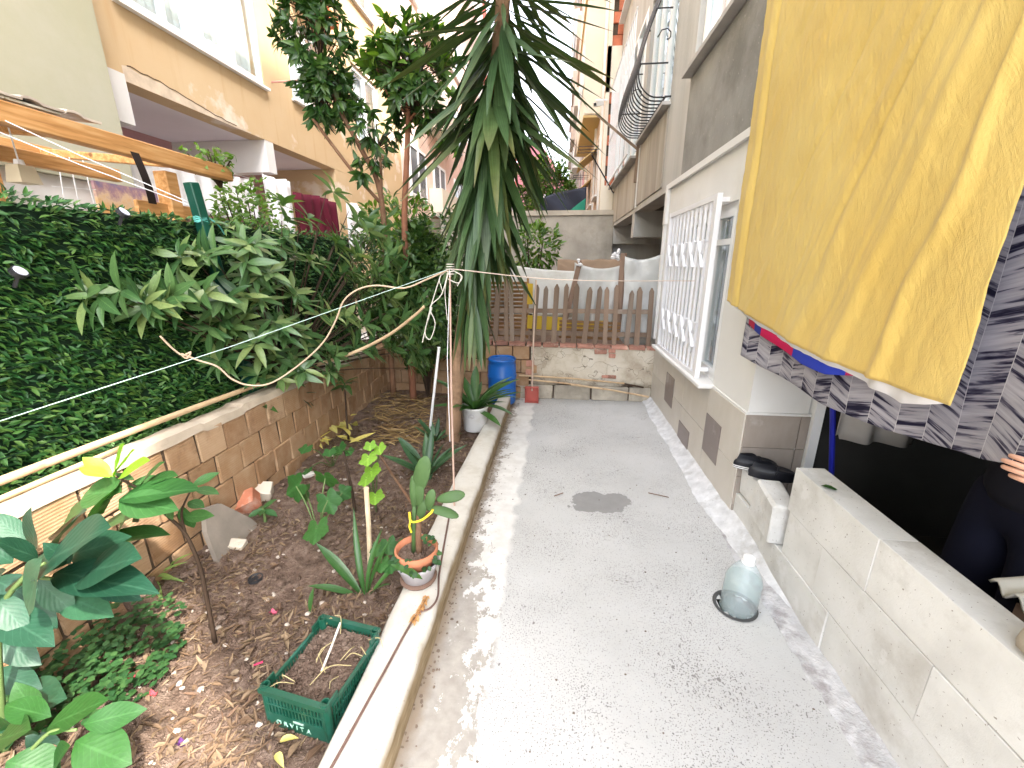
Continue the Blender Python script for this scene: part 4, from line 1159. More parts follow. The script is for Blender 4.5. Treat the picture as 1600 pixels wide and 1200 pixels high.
# ================================================================== artificial hedge on its fence
XH = -2.26
M_hleaf = leaf_mat('artificial_leaf', [(0.007, 0.045, 0.011), (0.018, 0.083, 0.016), (0.042, 0.125, 0.02), (0.095, 0.175, 0.032)], rough=0.5, spec=0.35, trans=0.0, vein=0.25)
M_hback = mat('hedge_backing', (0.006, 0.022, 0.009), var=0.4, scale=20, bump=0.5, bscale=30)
M_greenpost = mat('green_post_paint', (0.005, 0.055, 0.036), var=0.15, rough=0.4, spec=0.4, bump=0.1)
hd = thing('artificial_hedge', 'dark green artificial leaf hedge screen on a wire fence along the left of the garden', 'hedge', (XH, 2, .6))
def htop(y): return 1.885 + .012 * math.sin(y * 5) + .015 * mn.noise(Vector((y * 7, 0, 0)))
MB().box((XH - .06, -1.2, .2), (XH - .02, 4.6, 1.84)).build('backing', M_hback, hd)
hl = [Leaf('artificial_leaf', M_hleaf, width=.36, fold=.5, droop=.25, nseg=3, peak=.35), Leaf('artificial_leaf', M_hleaf, width=.28, fold=.4, droop=.35, nseg=3, peak=.45)]
Ms = []
N = 21000
for i in range(N):
    y = U(-.6, 4.5) if i % 4 else U(.6, 2.6)
    z = U(.55, 1.88)
    cl = mn.noise(Vector((y * 9, z * 9, 0)))
    d = Vector((U(.12, .6), U(-.2, 1.0), U(-.65, .35) + .25 * cl))
    if z > 1.80: d.z += .5
    Ms.append((hl[i % 2], frame((XH - .02 + U(0, .03) + .025 * cl, y, min(z, htop(y) - .03)), d, (1, U(-.6, .6), 1.2), U(.030, .052), U(-.5, .5))))
foliage(hd, Ms, 300)
for z in (1.74, 1.56, 1.38, 1.20, 1.02, .84):
    MB().tube([(XH + .045, -.6, z), (XH + .05, 1.2, z - .01 + U(-.01, .01)), (XH + .045, 2.55, z)], .0028, 4).build('wire', M_hback, hd)
ph0 = at(298, 285, X=XH + .03); ph1 = at(352, 470, X=XH + .05)
dirp = (ph1 - ph0).normalized()
MB().bar(ph0, ph0 + dirp * 1.5, .075, .055).build('post', M_greenpost, hd, bevel=.005)
mb = MB()
for k in range(4):
    c = ph0 + dirp * (.20 + k * .008)
    mb.tube([c + Vector((.036 * math.cos(a), .045 * math.sin(a), .006 * math.sin(a * 3 + k))) for a in np.linspace(0, 6.283, 10)], .004, 4)
mb.tube(curve_pts([ph0 + dirp * .2 + Vector((.03, .03, 0)), ph0 + dirp * .24 + Vector((.04, .08, 0)), ph0 + dirp * .29 + Vector((.03, .12, 0))]), .004, 4)
mb.build('teal_string', mat('teal_string', (0.12, 0.42, 0.38)), label='teal string wound round the upper part of the green fence post', cat='string')
for (px_, py_, lab) in ((30, 425, 'round solar light with a white face clipped to the hedge near the left edge'), (193, 332, 'round solar light clipped to the top of the hedge below the picture')):
    c = at(px_, py_, X=XH + .06)
    t = thing('solar_light', lab, 'light', c, 'solar lights clipped to the hedge')
    d = Vector((.75, .2, .62)).normalized(); e = d.orthogonal().normalized(); f_ = d.cross(e)
    def disc(r, h0, h1):
        mb = MB(); n = 18
        vs = [c + d * h + (e * math.cos(k / n * 6.283) + f_ * math.sin(k / n * 6.283)) * r for h in (h0, h1) for k in range(n)]
        return mb.add(vs, [(k, (k + 1) % n, n + (k + 1) % n, n + k) for k in range(n)] + [tuple(range(n))[::-1], tuple(range(n, 2 * n))])
    disc(.028, -.014, .006).build('body', M_iron_b, t); disc(.023, .0065, .010).build('face', mat('solar_face', (.55, .57, .68), rough=.25), t)
    MB().tube([c, c + Vector((-.03, -.01, -.06))], .008, 5).build('clip', M_iron_b, t)
# weeds between the hedge and the brick wall
M_weed = leaf_mat('weed_leaf', [(0.03, 0.07, 0.02), (0.06, 0.13, 0.035), (0.10, 0.19, 0.05)], trans=.2)
wl_ = Leaf('weed_leaf', M_weed, width=.5, fold=.3, droop=.3, nseg=3)
Ms = []
for i in range(900):
    y = U(.6, 4.2); x = U(-2.2, wall_x(y) - .14); z = .66 + U(0, .16) * (1 - .15 * y) + .03 * mn.noise(Vector((y * 3, 0, 0)))
    Ms.append((wl_, frame((x, y, z), (U(-.4, 1), U(-1, 1), U(-.1, .9)), (0, 0, 1), U(.025, .05))))
joined('weeds', None, Ms, None, kind='stuff', label='small pale weeds growing along the foot of the hedge behind the brick wall', cat='weeds')
MB().add([(-2.5, -1.2, .63), (wall_x(-1.2) - .11, -1.2, .63), (wall_x(4.7) - .11, 4.7, .60), (-2.5, 4.7, .60)], [(0, 1, 2, 3)]).build('raised_bed', M_soil, kind='structure')

# ================================================================== plants
M_bark = mat('brown_bark', (0.16, 0.085, 0.05), var=0.3, scale=6, bump=0.6, bscale=30, bdist=0.008, col2=(0.24, 0.15, 0.09), c2scale=5, c2lo=0.5, c2hi=0.65)
M_redbark = mat('red_brown_bark', (0.22, 0.095, 0.055), var=0.25, scale=5, bump=0.5, bscale=25, bdist=0.008)
M_stem_d = mat('dark_stem', (0.045, 0.028, 0.018), var=0.25, bump=0.3)
M_stem_g = mat('green_stem', (0.10, 0.15, 0.05), var=0.2, bump=0.2, rough=0.6)
M_lf_dark = leaf_mat('glossy_dark_leaf', [(0.017, 0.050, 0.014), (0.028, 0.078, 0.018), (0.046, 0.11, 0.024), (0.085, 0.16, 0.036)], rough=0.34, trans=0.22, vein=0.3)
M_lf_mid = leaf_mat('fresh_green_leaf', [(0.035, 0.085, 0.016), (0.07, 0.15, 0.02), (0.11, 0.21, 0.03), (0.17, 0.28, 0.04)], rough=0.38, trans=0.28, vein=0.3)
M_lf_loq = leaf_mat('long_grey_green_leaf', [(0.032, 0.088, 0.028), (0.06, 0.13, 0.042), (0.10, 0.18, 0.06), (0.24, 0.30, 0.11)], rough=0.32, spec=.55, trans=0.22, vein=0.35)
M_lf_yuc = leaf_mat('yucca_leaf', [(0.020, 0.052, 0.016), (0.033, 0.076, 0.024), (0.052, 0.10, 0.032), (0.085, 0.125, 0.032)], rough=0.42, spec=0.4, trans=0.05, vein=0.5, stripe=True, tip=(0.12, 0.11, 0.035))
M_lf_sap = leaf_mat('sapling_leaf', [(0.022, 0.080, 0.022), (0.036, 0.11, 0.03), (0.055, 0.14, 0.038)], rough=0.36, trans=0.25, vein=0.4, veins=7)
M_lf_lime = leaf_mat('young_lime_leaf', [(0.16, 0.33, 0.02), (0.22, 0.40, 0.03), (0.27, 0.44, 0.05)], rough=0.4, trans=0.4, vein=0.25, veins=7)
M_lf_blue = leaf_mat('big_blue_green_leaf', [(0.010, 0.045, 0.026), (0.016, 0.062, 0.034), (0.028, 0.09, 0.045)], rough=0.45, spec=.35, trans=0.18, vein=0.3, veins=8)
M_lf_bottom = leaf_mat('big_bright_green_leaf', [(0.010, 0.055, 0.010), (0.020, 0.080, 0.014), (0.034, 0.105, 0.02)], rough=0.45, spec=.35, trans=0.25, vein=0.3, veins=8)
M_lf_strap = leaf_mat('strap_leaf', [(0.018, 0.065, 0.012), (0.032, 0.095, 0.02), (0.055, 0.135, 0.028)], rough=0.36, trans=0.15, vein=0.3, stripe=True)
M_lf_spear = leaf_mat('dark_spear_leaf', [(0.018, 0.055, 0.022), (0.03, 0.08, 0.03), (0.05, 0.11, 0.04)], rough=0.4, trans=0.08, vein=0.35, stripe=True)

def LT(nm, m, **k): return Leaf(nm, m, **k)
L_dark = [LT('leaf', M_lf_dark, width=.34, fold=.3, droop=.18), LT('leaf', M_lf_dark, width=.30, fold=.35, droop=.3)]
L_mid = [LT('leaf', M_lf_mid, width=.36, fold=.3, droop=.15, peak=.55), LT('leaf', M_lf_mid, width=.33, fold=.35, droop=.28, peak=.5)]
L_loq = [LT('leaf', M_lf_loq, width=.27, fold=.25, droop=.22), LT('leaf', M_lf_loq, width=.24, fold=.35, droop=.38), LT('leaf', M_lf_loq, width=.29, fold=.15, droop=.12)]
L_yuc = [LT('leaf', M_lf_yuc, width=.108, fold=.2, droop=.0, nseg=6, peak=.45), LT('leaf', M_lf_yuc, width=.080, fold=.3, droop=.05, nseg=6, peak=.4)]
CROWN_NO = [0]

def tree(name, label, cat, base, stems, crowns, bark, group=None, most=300):
    """stems: list of (points, r0, r1); crowns: list of (centre, radii, n rosettes, leaves per rosette, leaf size, templates, droop, up bias)"""
    t = thing(name, label, cat, base, group)
    for i, (pts, r0, r1) in enumerate(stems):
        pp = curve_pts(pts, 5)
        MB().tube(pp, [r0 + (r1 - r0) * k / (len(pp) - 1) for k in range(len(pp))], 7).build('trunk' if i == 0 else 'branch', bark, t, smooth=True)
    Ms = []
    tw = MB()
    for c, rad, nr, nl, size, tm_, droop, upb in crowns:
        c = Vector(c)
        for _ in range(nr):
            while True:
                q = Vector((U(-1, 1), U(-1, 1), U(-1, 1)))
                if 0.25 < q.length < 1: break
            if mn.noise(q * 1.9 + c * 3) < -0.22: continue
            p = c + Vector((q.x * rad[0], q.y * rad[1], q.z * rad[2]))
            ax = (q.normalized() * .8 + Vector((0, 0, upb + q.z * .5)))
            Ms += rosette(tm_, p, ax, nl, size, 0.95, droop * (1.0 - .6 * max(0, q.z)))
            root = c + Vector((q.x * rad[0] * .2, q.y * rad[1] * .2, (q.z * .3 - .35) * rad[2]))
            tw.tube([root, (root + p) / 2 + Vector((0, 0, -.02)), p], [.005, .004, .002], 4, False)
    tw.build('twigs', M_stem_d, t, kind='stuff')
    foliage(t, Ms, most)
    return t

tree('tall_tree', 'tall slim tree with dark glossy drooping leaves in front of the orange building', 'tree', (-1.9, 4.55, 0),
     [([(-1.9, 4.55, 0), (-1.86, 4.52, 1.2), (-1.83, 4.5, 2.25), (-2.0, 4.5, 2.7), (-2.18, 4.5, 3.05), (-2.32, 4.5, 3.6), (-2.3, 4.5, 4.1)], .035, .014),
      ([(-1.83, 4.5, 2.25), (-1.80, 4.48, 2.55), (-1.80, 4.45, 2.9)], .018, .008), ([(-1.85, 4.5, 2.2), (-2.1, 4.45, 2.5), (-2.42, 4.4, 2.95)], .018, .016)],
     [((-2.35, 4.5, 3.55), (.34, .34, .46), 110, 8, .135, L_dark, .55, .3), ((-2.26, 4.5, 3.16), (.26, .26, .30), 60, 8, .135, L_dark, .9, -.1), ((-2.40, 4.5, 4.0), (.34, .28, .28), 45, 7, .135, L_dark, .2, .6),
      ((-1.84, 4.47, 2.80), (.25, .2, .32), 36, 8, .125, L_dark, .9, -.1), ((-2.0, 4.5, 2.5), (.15, .12, .15), 6, 6, .14, L_dark, .7, 0)], M_bark)
tree('round_tree', 'slim red brown tree with a rounded light green crown just left of the yucca', 'tree', (-1.6, 4.45, 0),
     [([(-1.62, 4.45, 0), (-1.60, 4.45, 1.2), (-1.57, 4.42, 2.0), (-1.50, 4.42, 2.6), (-1.46, 4.42, 3.0), (-1.45, 4.42, 3.4)], .042, .018),
      ([(-1.47, 4.42, 2.95), (-1.66, 4.42, 3.15), (-1.75, 4.4, 3.4)], .014, .006), ([(-1.47, 4.42, 2.9), (-1.25, 4.42, 3.1), (-1.1, 4.42, 3.3)], .014, .006)],
     [((-1.40, 4.42, 3.40), (.42, .36, .30), 105, 8, .135, L_mid, .0, .9), ((-1.40, 4.42, 3.10), (.35, .34, .24), 80, 8, .135, L_dark, .8, 0), ((-1.08, 4.40, 2.90), (.26, .22, .24), 22, 7, .13, L_mid, .6, .1)], M_redbark)

# loquat-like bush spreading over the wall
lq = thing('spreading_bush', 'spreading bush with long grey green leaves in whorls leaning over the brick wall', 'bush', (-2.12, 2.95, .6))
base = Vector((-2.10, 2.95, .55))
cl = [(178, 468, 'X', -2.16), (215, 472, 'X', -2.12), (255, 466, 'X', -2.10), (295, 462, 'X', -2.05), (330, 395, 'X', -2.08), (300, 398, 'X', -2.12), (345, 465, 'X', -2.0), (372, 420, 'X', -2.0), (400, 455, 'X', -1.95), (385, 385, 'X', -1.95),
      (430, 430, 'X', -1.9), (440, 380, 'X', -1.9), (465, 460, 'X', -1.85), (480, 405, 'X', -1.85), (500, 350, 'X', -1.8), (520, 385, 'X', -1.78), (545, 330, 'X', -1.75), (540, 425, 'X', -1.7), (570, 400, 'X', -1.65), (560, 455, 'X', -1.7), (595, 430, 'X', -1.55),
      (420, 505, 'X', -1.95), (470, 520, 'X', -1.85), (395, 535, 'X', -2.0), (515, 490, 'X', -1.75), (560, 500, 'X', -1.6), (600, 490, 'X', -1.5), (640, 500, 'X', -1.35), (670, 515, 'X', -1.25), (630, 540, 'X', -1.35), (590, 545, 'X', -1.5), (540, 550, 'X', -1.65), (480, 570, 'X', -1.85), (600, 345, 'X', -1.85), (640, 470, 'X', -1.5), (590, 365, 'X', -1.8), (560, 345, 'X', -1.9), (450, 590, 'X', -1.95), (440, 560, 'X', -1.98), (405, 572, 'X', -2.03), (352, 555, 'X', -2.08), (332, 508, 'X', -2.1), (372, 498, 'X', -2.05), (500, 545, 'X', -1.8), (520, 575, 'X', -1.75), (610, 395, 'X', -1.6), (630, 430, 'X', -1.5), (655, 545, 'X', -1.3), (690, 540, 'X', -1.15), (620, 515, 'X', -1.45), (575, 525, 'X', -1.6), (605, 460, 'X', -1.55), (640, 575, 'X', -1.4), (660, 480, 'X', -1.35), (585, 350, 'X', -1.85), (440, 345, 'X', -2.0), (470, 330, 'X', -1.95), (510, 300, 'X', -1.95), (360, 350, 'X', -2.1), (620, 400, 'X', -1.5)]
Ms, tw = [], MB()
for px_, py_, k, v in cl:
    p = at(px_, py_, X=v)
    for _ in range(3 if py_ > 350 else 1):
        q = p + Vector((U(-.06, .06), U(-.12, .12), U(-.05, .05)))
        ax = Vector((q.x - base.x, (q.y - base.y) * .7, .35)).normalized()
        Ms += rosette(L_loq, q, ax, 7, .175, 1.15, .28)
    mid = base + (p - base) * .5 + Vector((0, 0, .12))
    tw.tube(curve_pts([base + Vector((U(-.03, .03), U(-.03, .03), .2)), mid, p], 4), [.008, .003], 5, False)
MB().tube([base + Vector((0, 0, -.3)), base + Vector((.01, 0, .1)), base + Vector((.03, .02, .4))], [.035, .03, .02], 7).build('trunk', M_stem_d, lq, smooth=True)
tw.build('branches', M_stem_d, lq, kind='stuff')
foliage(lq, Ms, 300)

# small-leaved dark shrub in the corner
M_lf_small = leaf_mat('small_shrub_leaf', [(0.022, 0.06, 0.016), (0.038, 0.092, 0.022), (0.062, 0.125, 0.028), (0.11, 0.18, 0.036)], trans=.2)
L_small = [LT('leaf', M_lf_small, width=.5, fold=.3, droop=.2, nseg=3), LT('leaf', M_lf_small, width=.42, fold=.3, droop=.35, nseg=3)]
def shrub(label, c, rad, n, size, tmpl, base, bark=M_stem_d, group=None, name='shrub', lump=2.3, most=120):
    t = thing(name, label, 'shrub', base, group)
    c = Vector(c)
    Ms = []
    tw = MB()
    for _ in range(14):
        q = Vector((U(-1, 1), U(-1, 1), U(-.4, 1))).normalized() * .75
        tw.tube([base, (Vector(base) + c) / 2 + Vector((q.x * rad[0] * .3, q.y * rad[1] * .3, 0)), c + Vector((q.x * rad[0], q.y * rad[1], q.z * rad[2]))], [.014, .01, .004], 5, False)
    tw.build('branches', bark, t, kind='stuff')
    while len(Ms) < n:
        q = Vector((U(-1, 1), U(-1, 1), U(-1, 1)))
        l = q.length
        f = .78 + .35 * mn.noise(q.normalized() * lump + c)
        if l > f or l < .35: continue
        if mn.noise(q * 3.5 + c * 2) < -.18: continue
        p = c + Vector((q.x * rad[0], q.y * rad[1], q.z * rad[2]))
        d = q.normalized() * .7 + Vector((U(-.7, .7), U(-.7, .7), U(-.5, .5)))
        Ms.append((random.choice(tmpl), frame(p, d, q.normalized() + Vector((0, 0, .8)), size * U(.7, 1.25), U(-.5, .5))))
    foliage(t, Ms, most)
    return t
shrub('dense dark small leaved shrub in the far left corner of the garden', (-1.50, 4.52, 1.22), (.60, .36, .88), 8500, .085, L_small, (-1.5, 4.65, 0), name='corner_shrub')
shrub('bright citrus bush behind the picket fence at the foot of the concrete wall', (-.32, 7.0, 1.80), (.42, .4, .50), 420, .13, L_mid, (-.4, 7.0, .35), name='citrus_bush', most=160)
shrub('bright green bush on the upper yard beside the dark netting screen', (-.35, 11.0, 3.30), (.80, .6, .85), 3400, .12, L_mid, (-.4, 11, 2.5), name='far_bush', most=60)
shrub('green shrub growing behind the corner of the garden near the round tree trunk', (-2.3, 6.2, 2.0), (.75, .6, .62), 800, .13, L_mid, (-2.3, 6.2, .3), name='yard_shrub')
shrub('dark leafed shrub just beyond the garden corner below the maroon blanket', (-2.45, 5.35, 1.45), (.55, .28, .75), 700, .12, L_dark, (-2.45, 5.4, .3), name='yard_shrub')
shrub('dark leafed shrub behind the yucca and the corner shrub', (-1.25, 5.9, 1.85), (.5, .4, .55), 500, .13, L_dark, (-1.25, 5.9, .3), name='yard_shrub')
M_lf_vine = leaf_mat('vine_leaf', [(0.06, 0.14, 0.02), (0.10, 0.20, 0.03), (0.17, 0.27, 0.05)], trans=.35)
L_vine = [LT('leaf', M_lf_vine, width=.6, fold=.2, droop=.3, nseg=3)]
shrub('light green climbing vine hanging from the right end of the pergola', (-2.95, 4.0, 1.95), (.30, .55, .48), 900, .06, L_vine, (-2.9, 4.0, .6), name='climbing_vine', most=100)
shrub('yellow green vine sprig on the end of the front pergola beam', (-2.80, 3.45, 2.38), (.14, .28, .12), 130, .06, L_vine, (-2.8, 3.5, 2.2), name='vine_sprig', most=60)

# ---- the yucca
yu = thing('yucca', 'tall yucca with a skirt of long drooping sword leaves near the end of the path', 'yucca', (-.91, 3.42, 0))
ty = curve_pts([(-.91, 3.42, -.05), (-.86, 3.42, .5), (-.78, 3.42, 1.0), (-.66, 3.42, 1.7), (-.53, 3.42, 2.5), (-.43, 3.42, 3.2), (-.38, 3.42, 3.9)], 8)
M_yub = mat('yucca_trunk', (0.24, 0.15, 0.09), var=0.3, scale=6, bump=0.7, bscale=26, bdist=0.012, col2=(0.14, 0.085, 0.05), c2scale=7, c2lo=.5, c2hi=.65)
MB().tube(ty, [.068 - .022 * k / (len(ty) - 1) for k in range(len(ty))], 12).build('trunk', M_yub, yu, smooth=True)
def trunk_at(z):
    for a, b in zip(ty[:-1], ty[1:]):
        if a.z <= z <= b.z: return a + (b - a) * ((z - a.z) / max(1e-6, b.z - a.z))
    return ty[-1]
Ms = []
nY = 375
for i in range(nY):
    f = i / (nY - 1)
    z = 1.42 + (3.42 - 1.42) * (f / .9) ** 0.95 if f < .9 else 3.42 + (f - .9) * 6
    p = trunk_at(z)
    ph = i * 2.39996 + U(-.25, .25)
    if z < 1.9: el = U(-1.53, -1.32)
    elif z < 2.6: el = U(-1.42, -.92)
    elif z < 3.0: el = U(-1.25, -.50)
    elif z < 3.3: el = U(-1.0, -.25)
    elif z < 3.5: el = U(-.6, .1)
    else: el = -.45 + (z - 3.5) * 2.6 + U(-.25, .25)
    d = Vector((math.cos(ph) * math.cos(el), math.sin(ph) * math.cos(el), math.sin(el)))
    out = Vector((math.cos(ph), math.sin(ph), .2))
    L = (U(.70, .98) if z > 2.5 else U(.6, .85) if z > 1.9 else U(.45, .66)) * (.85 if z > 3.2 else 1)
    Ms.append((L_yuc[i % 2] if U(0, 1) < .8 else L_yuc[1], frame(p + Vector((math.cos(ph), math.sin(ph), 0)) * .04, d, out if el < -.3 else (0, 0, 1), L, U(-.25, .25), U(.85, 1.15) * (.72 if z > 3.2 else 1))))
# a second lower whorl of leaves from a side shoot at the foot of the skirt
for i in range(26):
    ph = i * 2.4; el = U(-1.5, -1.25)
    d = Vector((math.cos(ph) * math.cos(el), math.sin(ph) * math.cos(el), math.sin(el)))
    Ms.append((L_yuc[i % 2], frame(Vector((-.66, 3.36, U(1.25, 1.6))) + Vector((math.cos(ph), math.sin(ph), 0)) * .05, d, (math.cos(ph), math.sin(ph), .2), U(.45, .68), U(-.3, .3))))
foliage(yu, Ms, 300)

# ---- plants in the bed
def pair_plant(name, label, cat, base, stems, pairs, group=None, m_stem=M_stem_d):
    """pairs: (template, base point, tip point, width factor)"""
    t = thing(name, label, cat, base, group)
    for pts, r0, r1 in stems:
        pp = curve_pts(pts, 5)
        MB().tube(pp, [r0 + (r1 - r0) * k / (len(pp) - 1) for k in range(len(pp))], 6).build('stem', m_stem, t, smooth=True)
    for tm_, a, b, wf in pairs:
        a, b = Vector(a), Vector(b)
        d = b - a
        M = frame(a, d, Vector((U(-.25, .25) + .15, -.45, 1)), d.length, U(-.25, .25), wf)
        link('leaf', tm_.me, t, M)
    return t
S1 = LT('leaf', M_lf_sap, width=.44, fold=.22, droop=.12, nseg=7, peak=.48, curl=.3)
S2 = LT('leaf', M_lf_lime, width=.46, fold=.2, droop=.08, nseg=7, peak=.55, curl=.3)
B1 = LT('leaf', M_lf_blue, width=.46, fold=.18, droop=.14, nseg=9, peak=.45, curl=.3)
B2 = LT('leaf', M_lf_bottom, width=.48, fold=.2, droop=.14, nseg=9, peak=.5, curl=.3)
def A(x, y, Y): return at(x, y, Y=Y)
sp = [(S2, (180, 745), (187, 692), 1.1, 1.16), (S2, (176, 745), (128, 712), .9, 1.17), (S2, (186, 747), (228, 716), .9, 1.14), (S2, (172, 746), (122, 728), .8, 1.13), (S1, (186, 780), (304, 752), .75, 1.13), (S1, (300, 760), (341, 736), 1.0, 1.20), (S1, (304, 764), (342, 769), 1.0, 1.22),
      (S1, (186, 783), (272, 792), 1.0, 1.10), (S1, (182, 762), (150, 797), 1.5, 1.1), (S1, (190, 768), (118, 768), 1.2, 1.12), (S1, (232, 800), (145, 818), 1.1, 1.15), (S1, (266, 836), (140, 834), .55, 1.2), (S1, (140, 792), (60, 834), .9, 1.2), (S1, (222, 757), (250, 718), 1.0, 1.2), (S1, (226, 756), (272, 737), .9, 1.2),
      (S1, (294, 784), (318, 791), 1.2, 1.22), (S1, (288, 808), (332, 804), 1.0, 1.22), (S1, (255, 780), (268, 815), 1.0, 1.2), (S1, (210, 750), (178, 738), 1.0, 1.2), (S1, (285, 790), (300, 830), 1.0, 1.22), (S1, (240, 775), (205, 812), 1.0, 1.24), (S1, (200, 760), (255, 745), 1.0, 1.22), (S1, (215, 790), (170, 830), 1.1, 1.22), (S1, (190, 770), (150, 745), 1.0, 1.2), (S2, (180, 742), (205, 700), 1.0, 1.17)]
pair_plant('lemon_sapling', 'young sapling with lime green top leaves standing before the brick wall', 'sapling', (-1.41, 1.26, .03),
           [([A(336, 1003, 1.26), A(322, 930, 1.25), A(312, 885, 1.24), A(290, 835, 1.22), A(262, 806, 1.2), A(226, 770, 1.17), A(182, 745, 1.15)], .009, .004), ([A(290, 835, 1.22), A(284, 800, 1.22), A(300, 762, 1.2)], .005, .003), ([A(262, 806, 1.2), A(240, 780, 1.2), A(222, 756, 1.2)], .004, .003)],
           [(t, A(a[0], a[1], Y), A(b[0], b[1], Y + U(-.03, .05)), w_) for t, a, b, w_, Y in sp])
bp = [(B1, (66, 872), (22, 970), 1.35, .82), (B1, (72, 885), (142, 812), 1.15, .9), (B1, (134, 898), (197, 862), .95, .92), (B1, (84, 896), (232, 908), .6, .92), (B1, (60, 905), (116, 962), 1.0, .9), (B1, (0, 958), (78, 1002), .9, .85), (B1, (96, 928), (168, 958), .9, .95), (B1, (20, 880), (-60, 830), 1.0, .85), (B1, (10, 890), (-50, 960), 1.1, .85),
      (B1, (150, 905), (215, 935), .9, .97), (B1, (110, 870), (190, 835), .9, 1.0), (B1, (90, 850), (120, 790), 1.0, 1.02), (B1, (40, 845), (-20, 800), 1.0, 1.0), (B1, (30, 930), (90, 985), .9, .98), (B1, (0, 1000), (60, 1040), 1.0, .9), (B1, (-10, 905), (50, 935), 1.1, .98), (B1, (140, 880), (180, 905), .8, 1.02),
      (B1, (60, 875), (0, 838), 1.0, .9), (B1, (110, 880), (70, 850), 1.0, .95), (B1, (30, 905), (80, 870), .9, .95), (B1, (-10, 930), (40, 990), 1.0, .85), (B1, (60, 860), (30, 800), .9, 1.0)]
pair_plant('broad_leaf_plant', 'big blue green leaved plant reaching in from the left edge before the brick wall', 'plant', (-1.75, .85, 0),
           [([(-1.78, .80, 0), (-1.72, .82, .3), A(0, 960, .85), A(40, 900, .87), A(70, 880, .88)], .012, .005), ([A(40, 900, .87), A(96, 905, .9), A(134, 898, .92)], .006, .004)],
           [(t, A(a[0], a[1], Y), A(b[0], b[1], Y - .04 + U(-.04, .05)), w_) for t, a, b, w_, Y in bp], m_stem=M_stem_g)
bp = [(B2, (74, 1138), (158, 1088), 1.1, .72), (B2, (130, 1132), (224, 1108), .95, .72), (B2, (118, 1158), (200, 1192), 1.25, .70), (B2, (10, 1190), (92, 1206), 1.5, .66), (B2, (-5, 1160), (32, 1136), 1.0, .7), (B2, (80, 1120), (0, 1098), .9, .74), (B2, (110, 1165), (60, 1215), 1.0, .68), (B2, (60, 1120), (20, 1070), 1.0, .8), (B1, (0, 1110), (85, 1085), 1.1, .85), (B1, (40, 1150), (100, 1180), 1.0, .8), (B1, (-10, 1050), (60, 1075), 1.0, .88), (B2, (0, 1120), (50, 1165), 1.0, .76)]
pair_plant('bright_leaf_plant', 'plant with big bright green leaves in the bottom left corner of the garden bed', 'plant', (-1.35, .68, 0),
           [([(-1.4, .66, 0), A(20, 1230, .68), A(70, 1150, .70), A(120, 1140, .71)], .009, .004)],
           [(t, A(a[0], a[1], Y), A(b[0], b[1], Y + U(-.03, .05)), w_) for t, a, b, w_, Y in bp], m_stem=M_stem_g)

# drooping-leaved young stems along the wall
def young(label, bx_, by_, z0, ht, lean, n, size, tmpl=None, m=None):
    b = at(bx_, by_, Z=z0)
    t = thing('young_plant', label, 'plant', b)
    top = b + Vector((lean[0], lean[1], ht))
    pp = curve_pts([b, b + Vector((lean[0] * .3, lean[1] * .3, ht * .5)), top], 4)
    MB().tube(pp, [.011, .006], 6).build('stem', m or M_stem_d, t, smooth=True)
    Ms = rosette(tmpl or L_dark, top, (lean[0], lean[1], .5), n, size, 1.3, .55)
    for _, M in Ms: link('leaf', _.me, t, M)
    return t
young('young plant with drooping dark leaves on a stout stem beside the brick wall', 424, 752, .05, .62, (.0, .0), 7, .16)
young('slim young plant with whorled dark leaves between the wall and the yellow leaf pile', 470, 715, .05, .52, (.02, .05), 7, .17)
young('short young plant with drooping dark leaves right of the slim one near the corner', 545, 690, .05, .52, (-.03, .1), 7, .16)
young('thin bare stemmed plant behind the bamboo cane in the bed', 555, 800, .05, .42, (-.04, .02), 4, .10)
young('small pale leaved seedling at the foot of the white brick piece', 415, 815, .05, .10, (0, 0), 6, .09, [S1], M_stem_g)

# lobed leaves
def lobed(name, m, n=30):
    vs = [(0, .35, .0)]
    for k in range(n):
        a = 2 * math.pi * k / n
        r = .52 * (1 + .13 * math.cos(5 * a) + .04 * math.cos(15 * a)) * (1 - .55 * math.exp(-((a - math.pi) ** 2) / .05))
        x, y = r * math.sin(a), .35 + r * math.cos(a)
        vs.append((x, y, -.16 * (r ** 2) + .03 * math.cos(5 * a)))
    me = bpy.data.meshes.new(name)
    me.from_pydata(vs, [], [(0, 1 + (k + 1) % n, 1 + k) for k in range(n)])
    ul = me.uv_layers.new(name='uv')
    for lp in me.loops:
        v = vs[lp.vertex_index]; ul.data[lp.index].uv = (.5 + v[0] * .5, v[1])
    me.materials.append(m); me.shade_smooth()
    return me
M_lf_lob = leaf_mat('lobed_leaf', [(0.018, 0.080, 0.014), (0.028, 0.105, 0.02), (0.045, 0.135, 0.028)], rough=.5, trans=.25, vein=.3, veins=5)
lobe = lobed('lobed_leaf', M_lf_lob)
M_lf_ylob = leaf_mat('yellow_lobed_leaf', [(0.16, 0.32, 0.03), (0.22, 0.38, 0.05)], rough=.5, trans=.35, vein=.3, veins=5)
lobe_y = lobed('young_lobed_leaf', M_lf_ylob)
def lobed_plant(label, b, tips, me, size):
    t = thing('lobed_plant', label, 'plant', b)
    b = Vector(b)
    for (x, y, Y, s_) in tips:
        p = at(x, y, Y=Y)
        MB().tube(curve_pts([b, (b + p) / 2 + Vector((0, 0, .05)), p], 4), .004, 5).build('stalk', M_stem_g, t)
        d = Vector((p.x - b.x + .02, p.y - b.y - .1, -.12)).normalized()
        link('leaf', me, t, frame(p - d * size * s_ * .3, d, (U(-.2, .2), -.75, .8), size * s_, U(-.2, .2)))
    return t
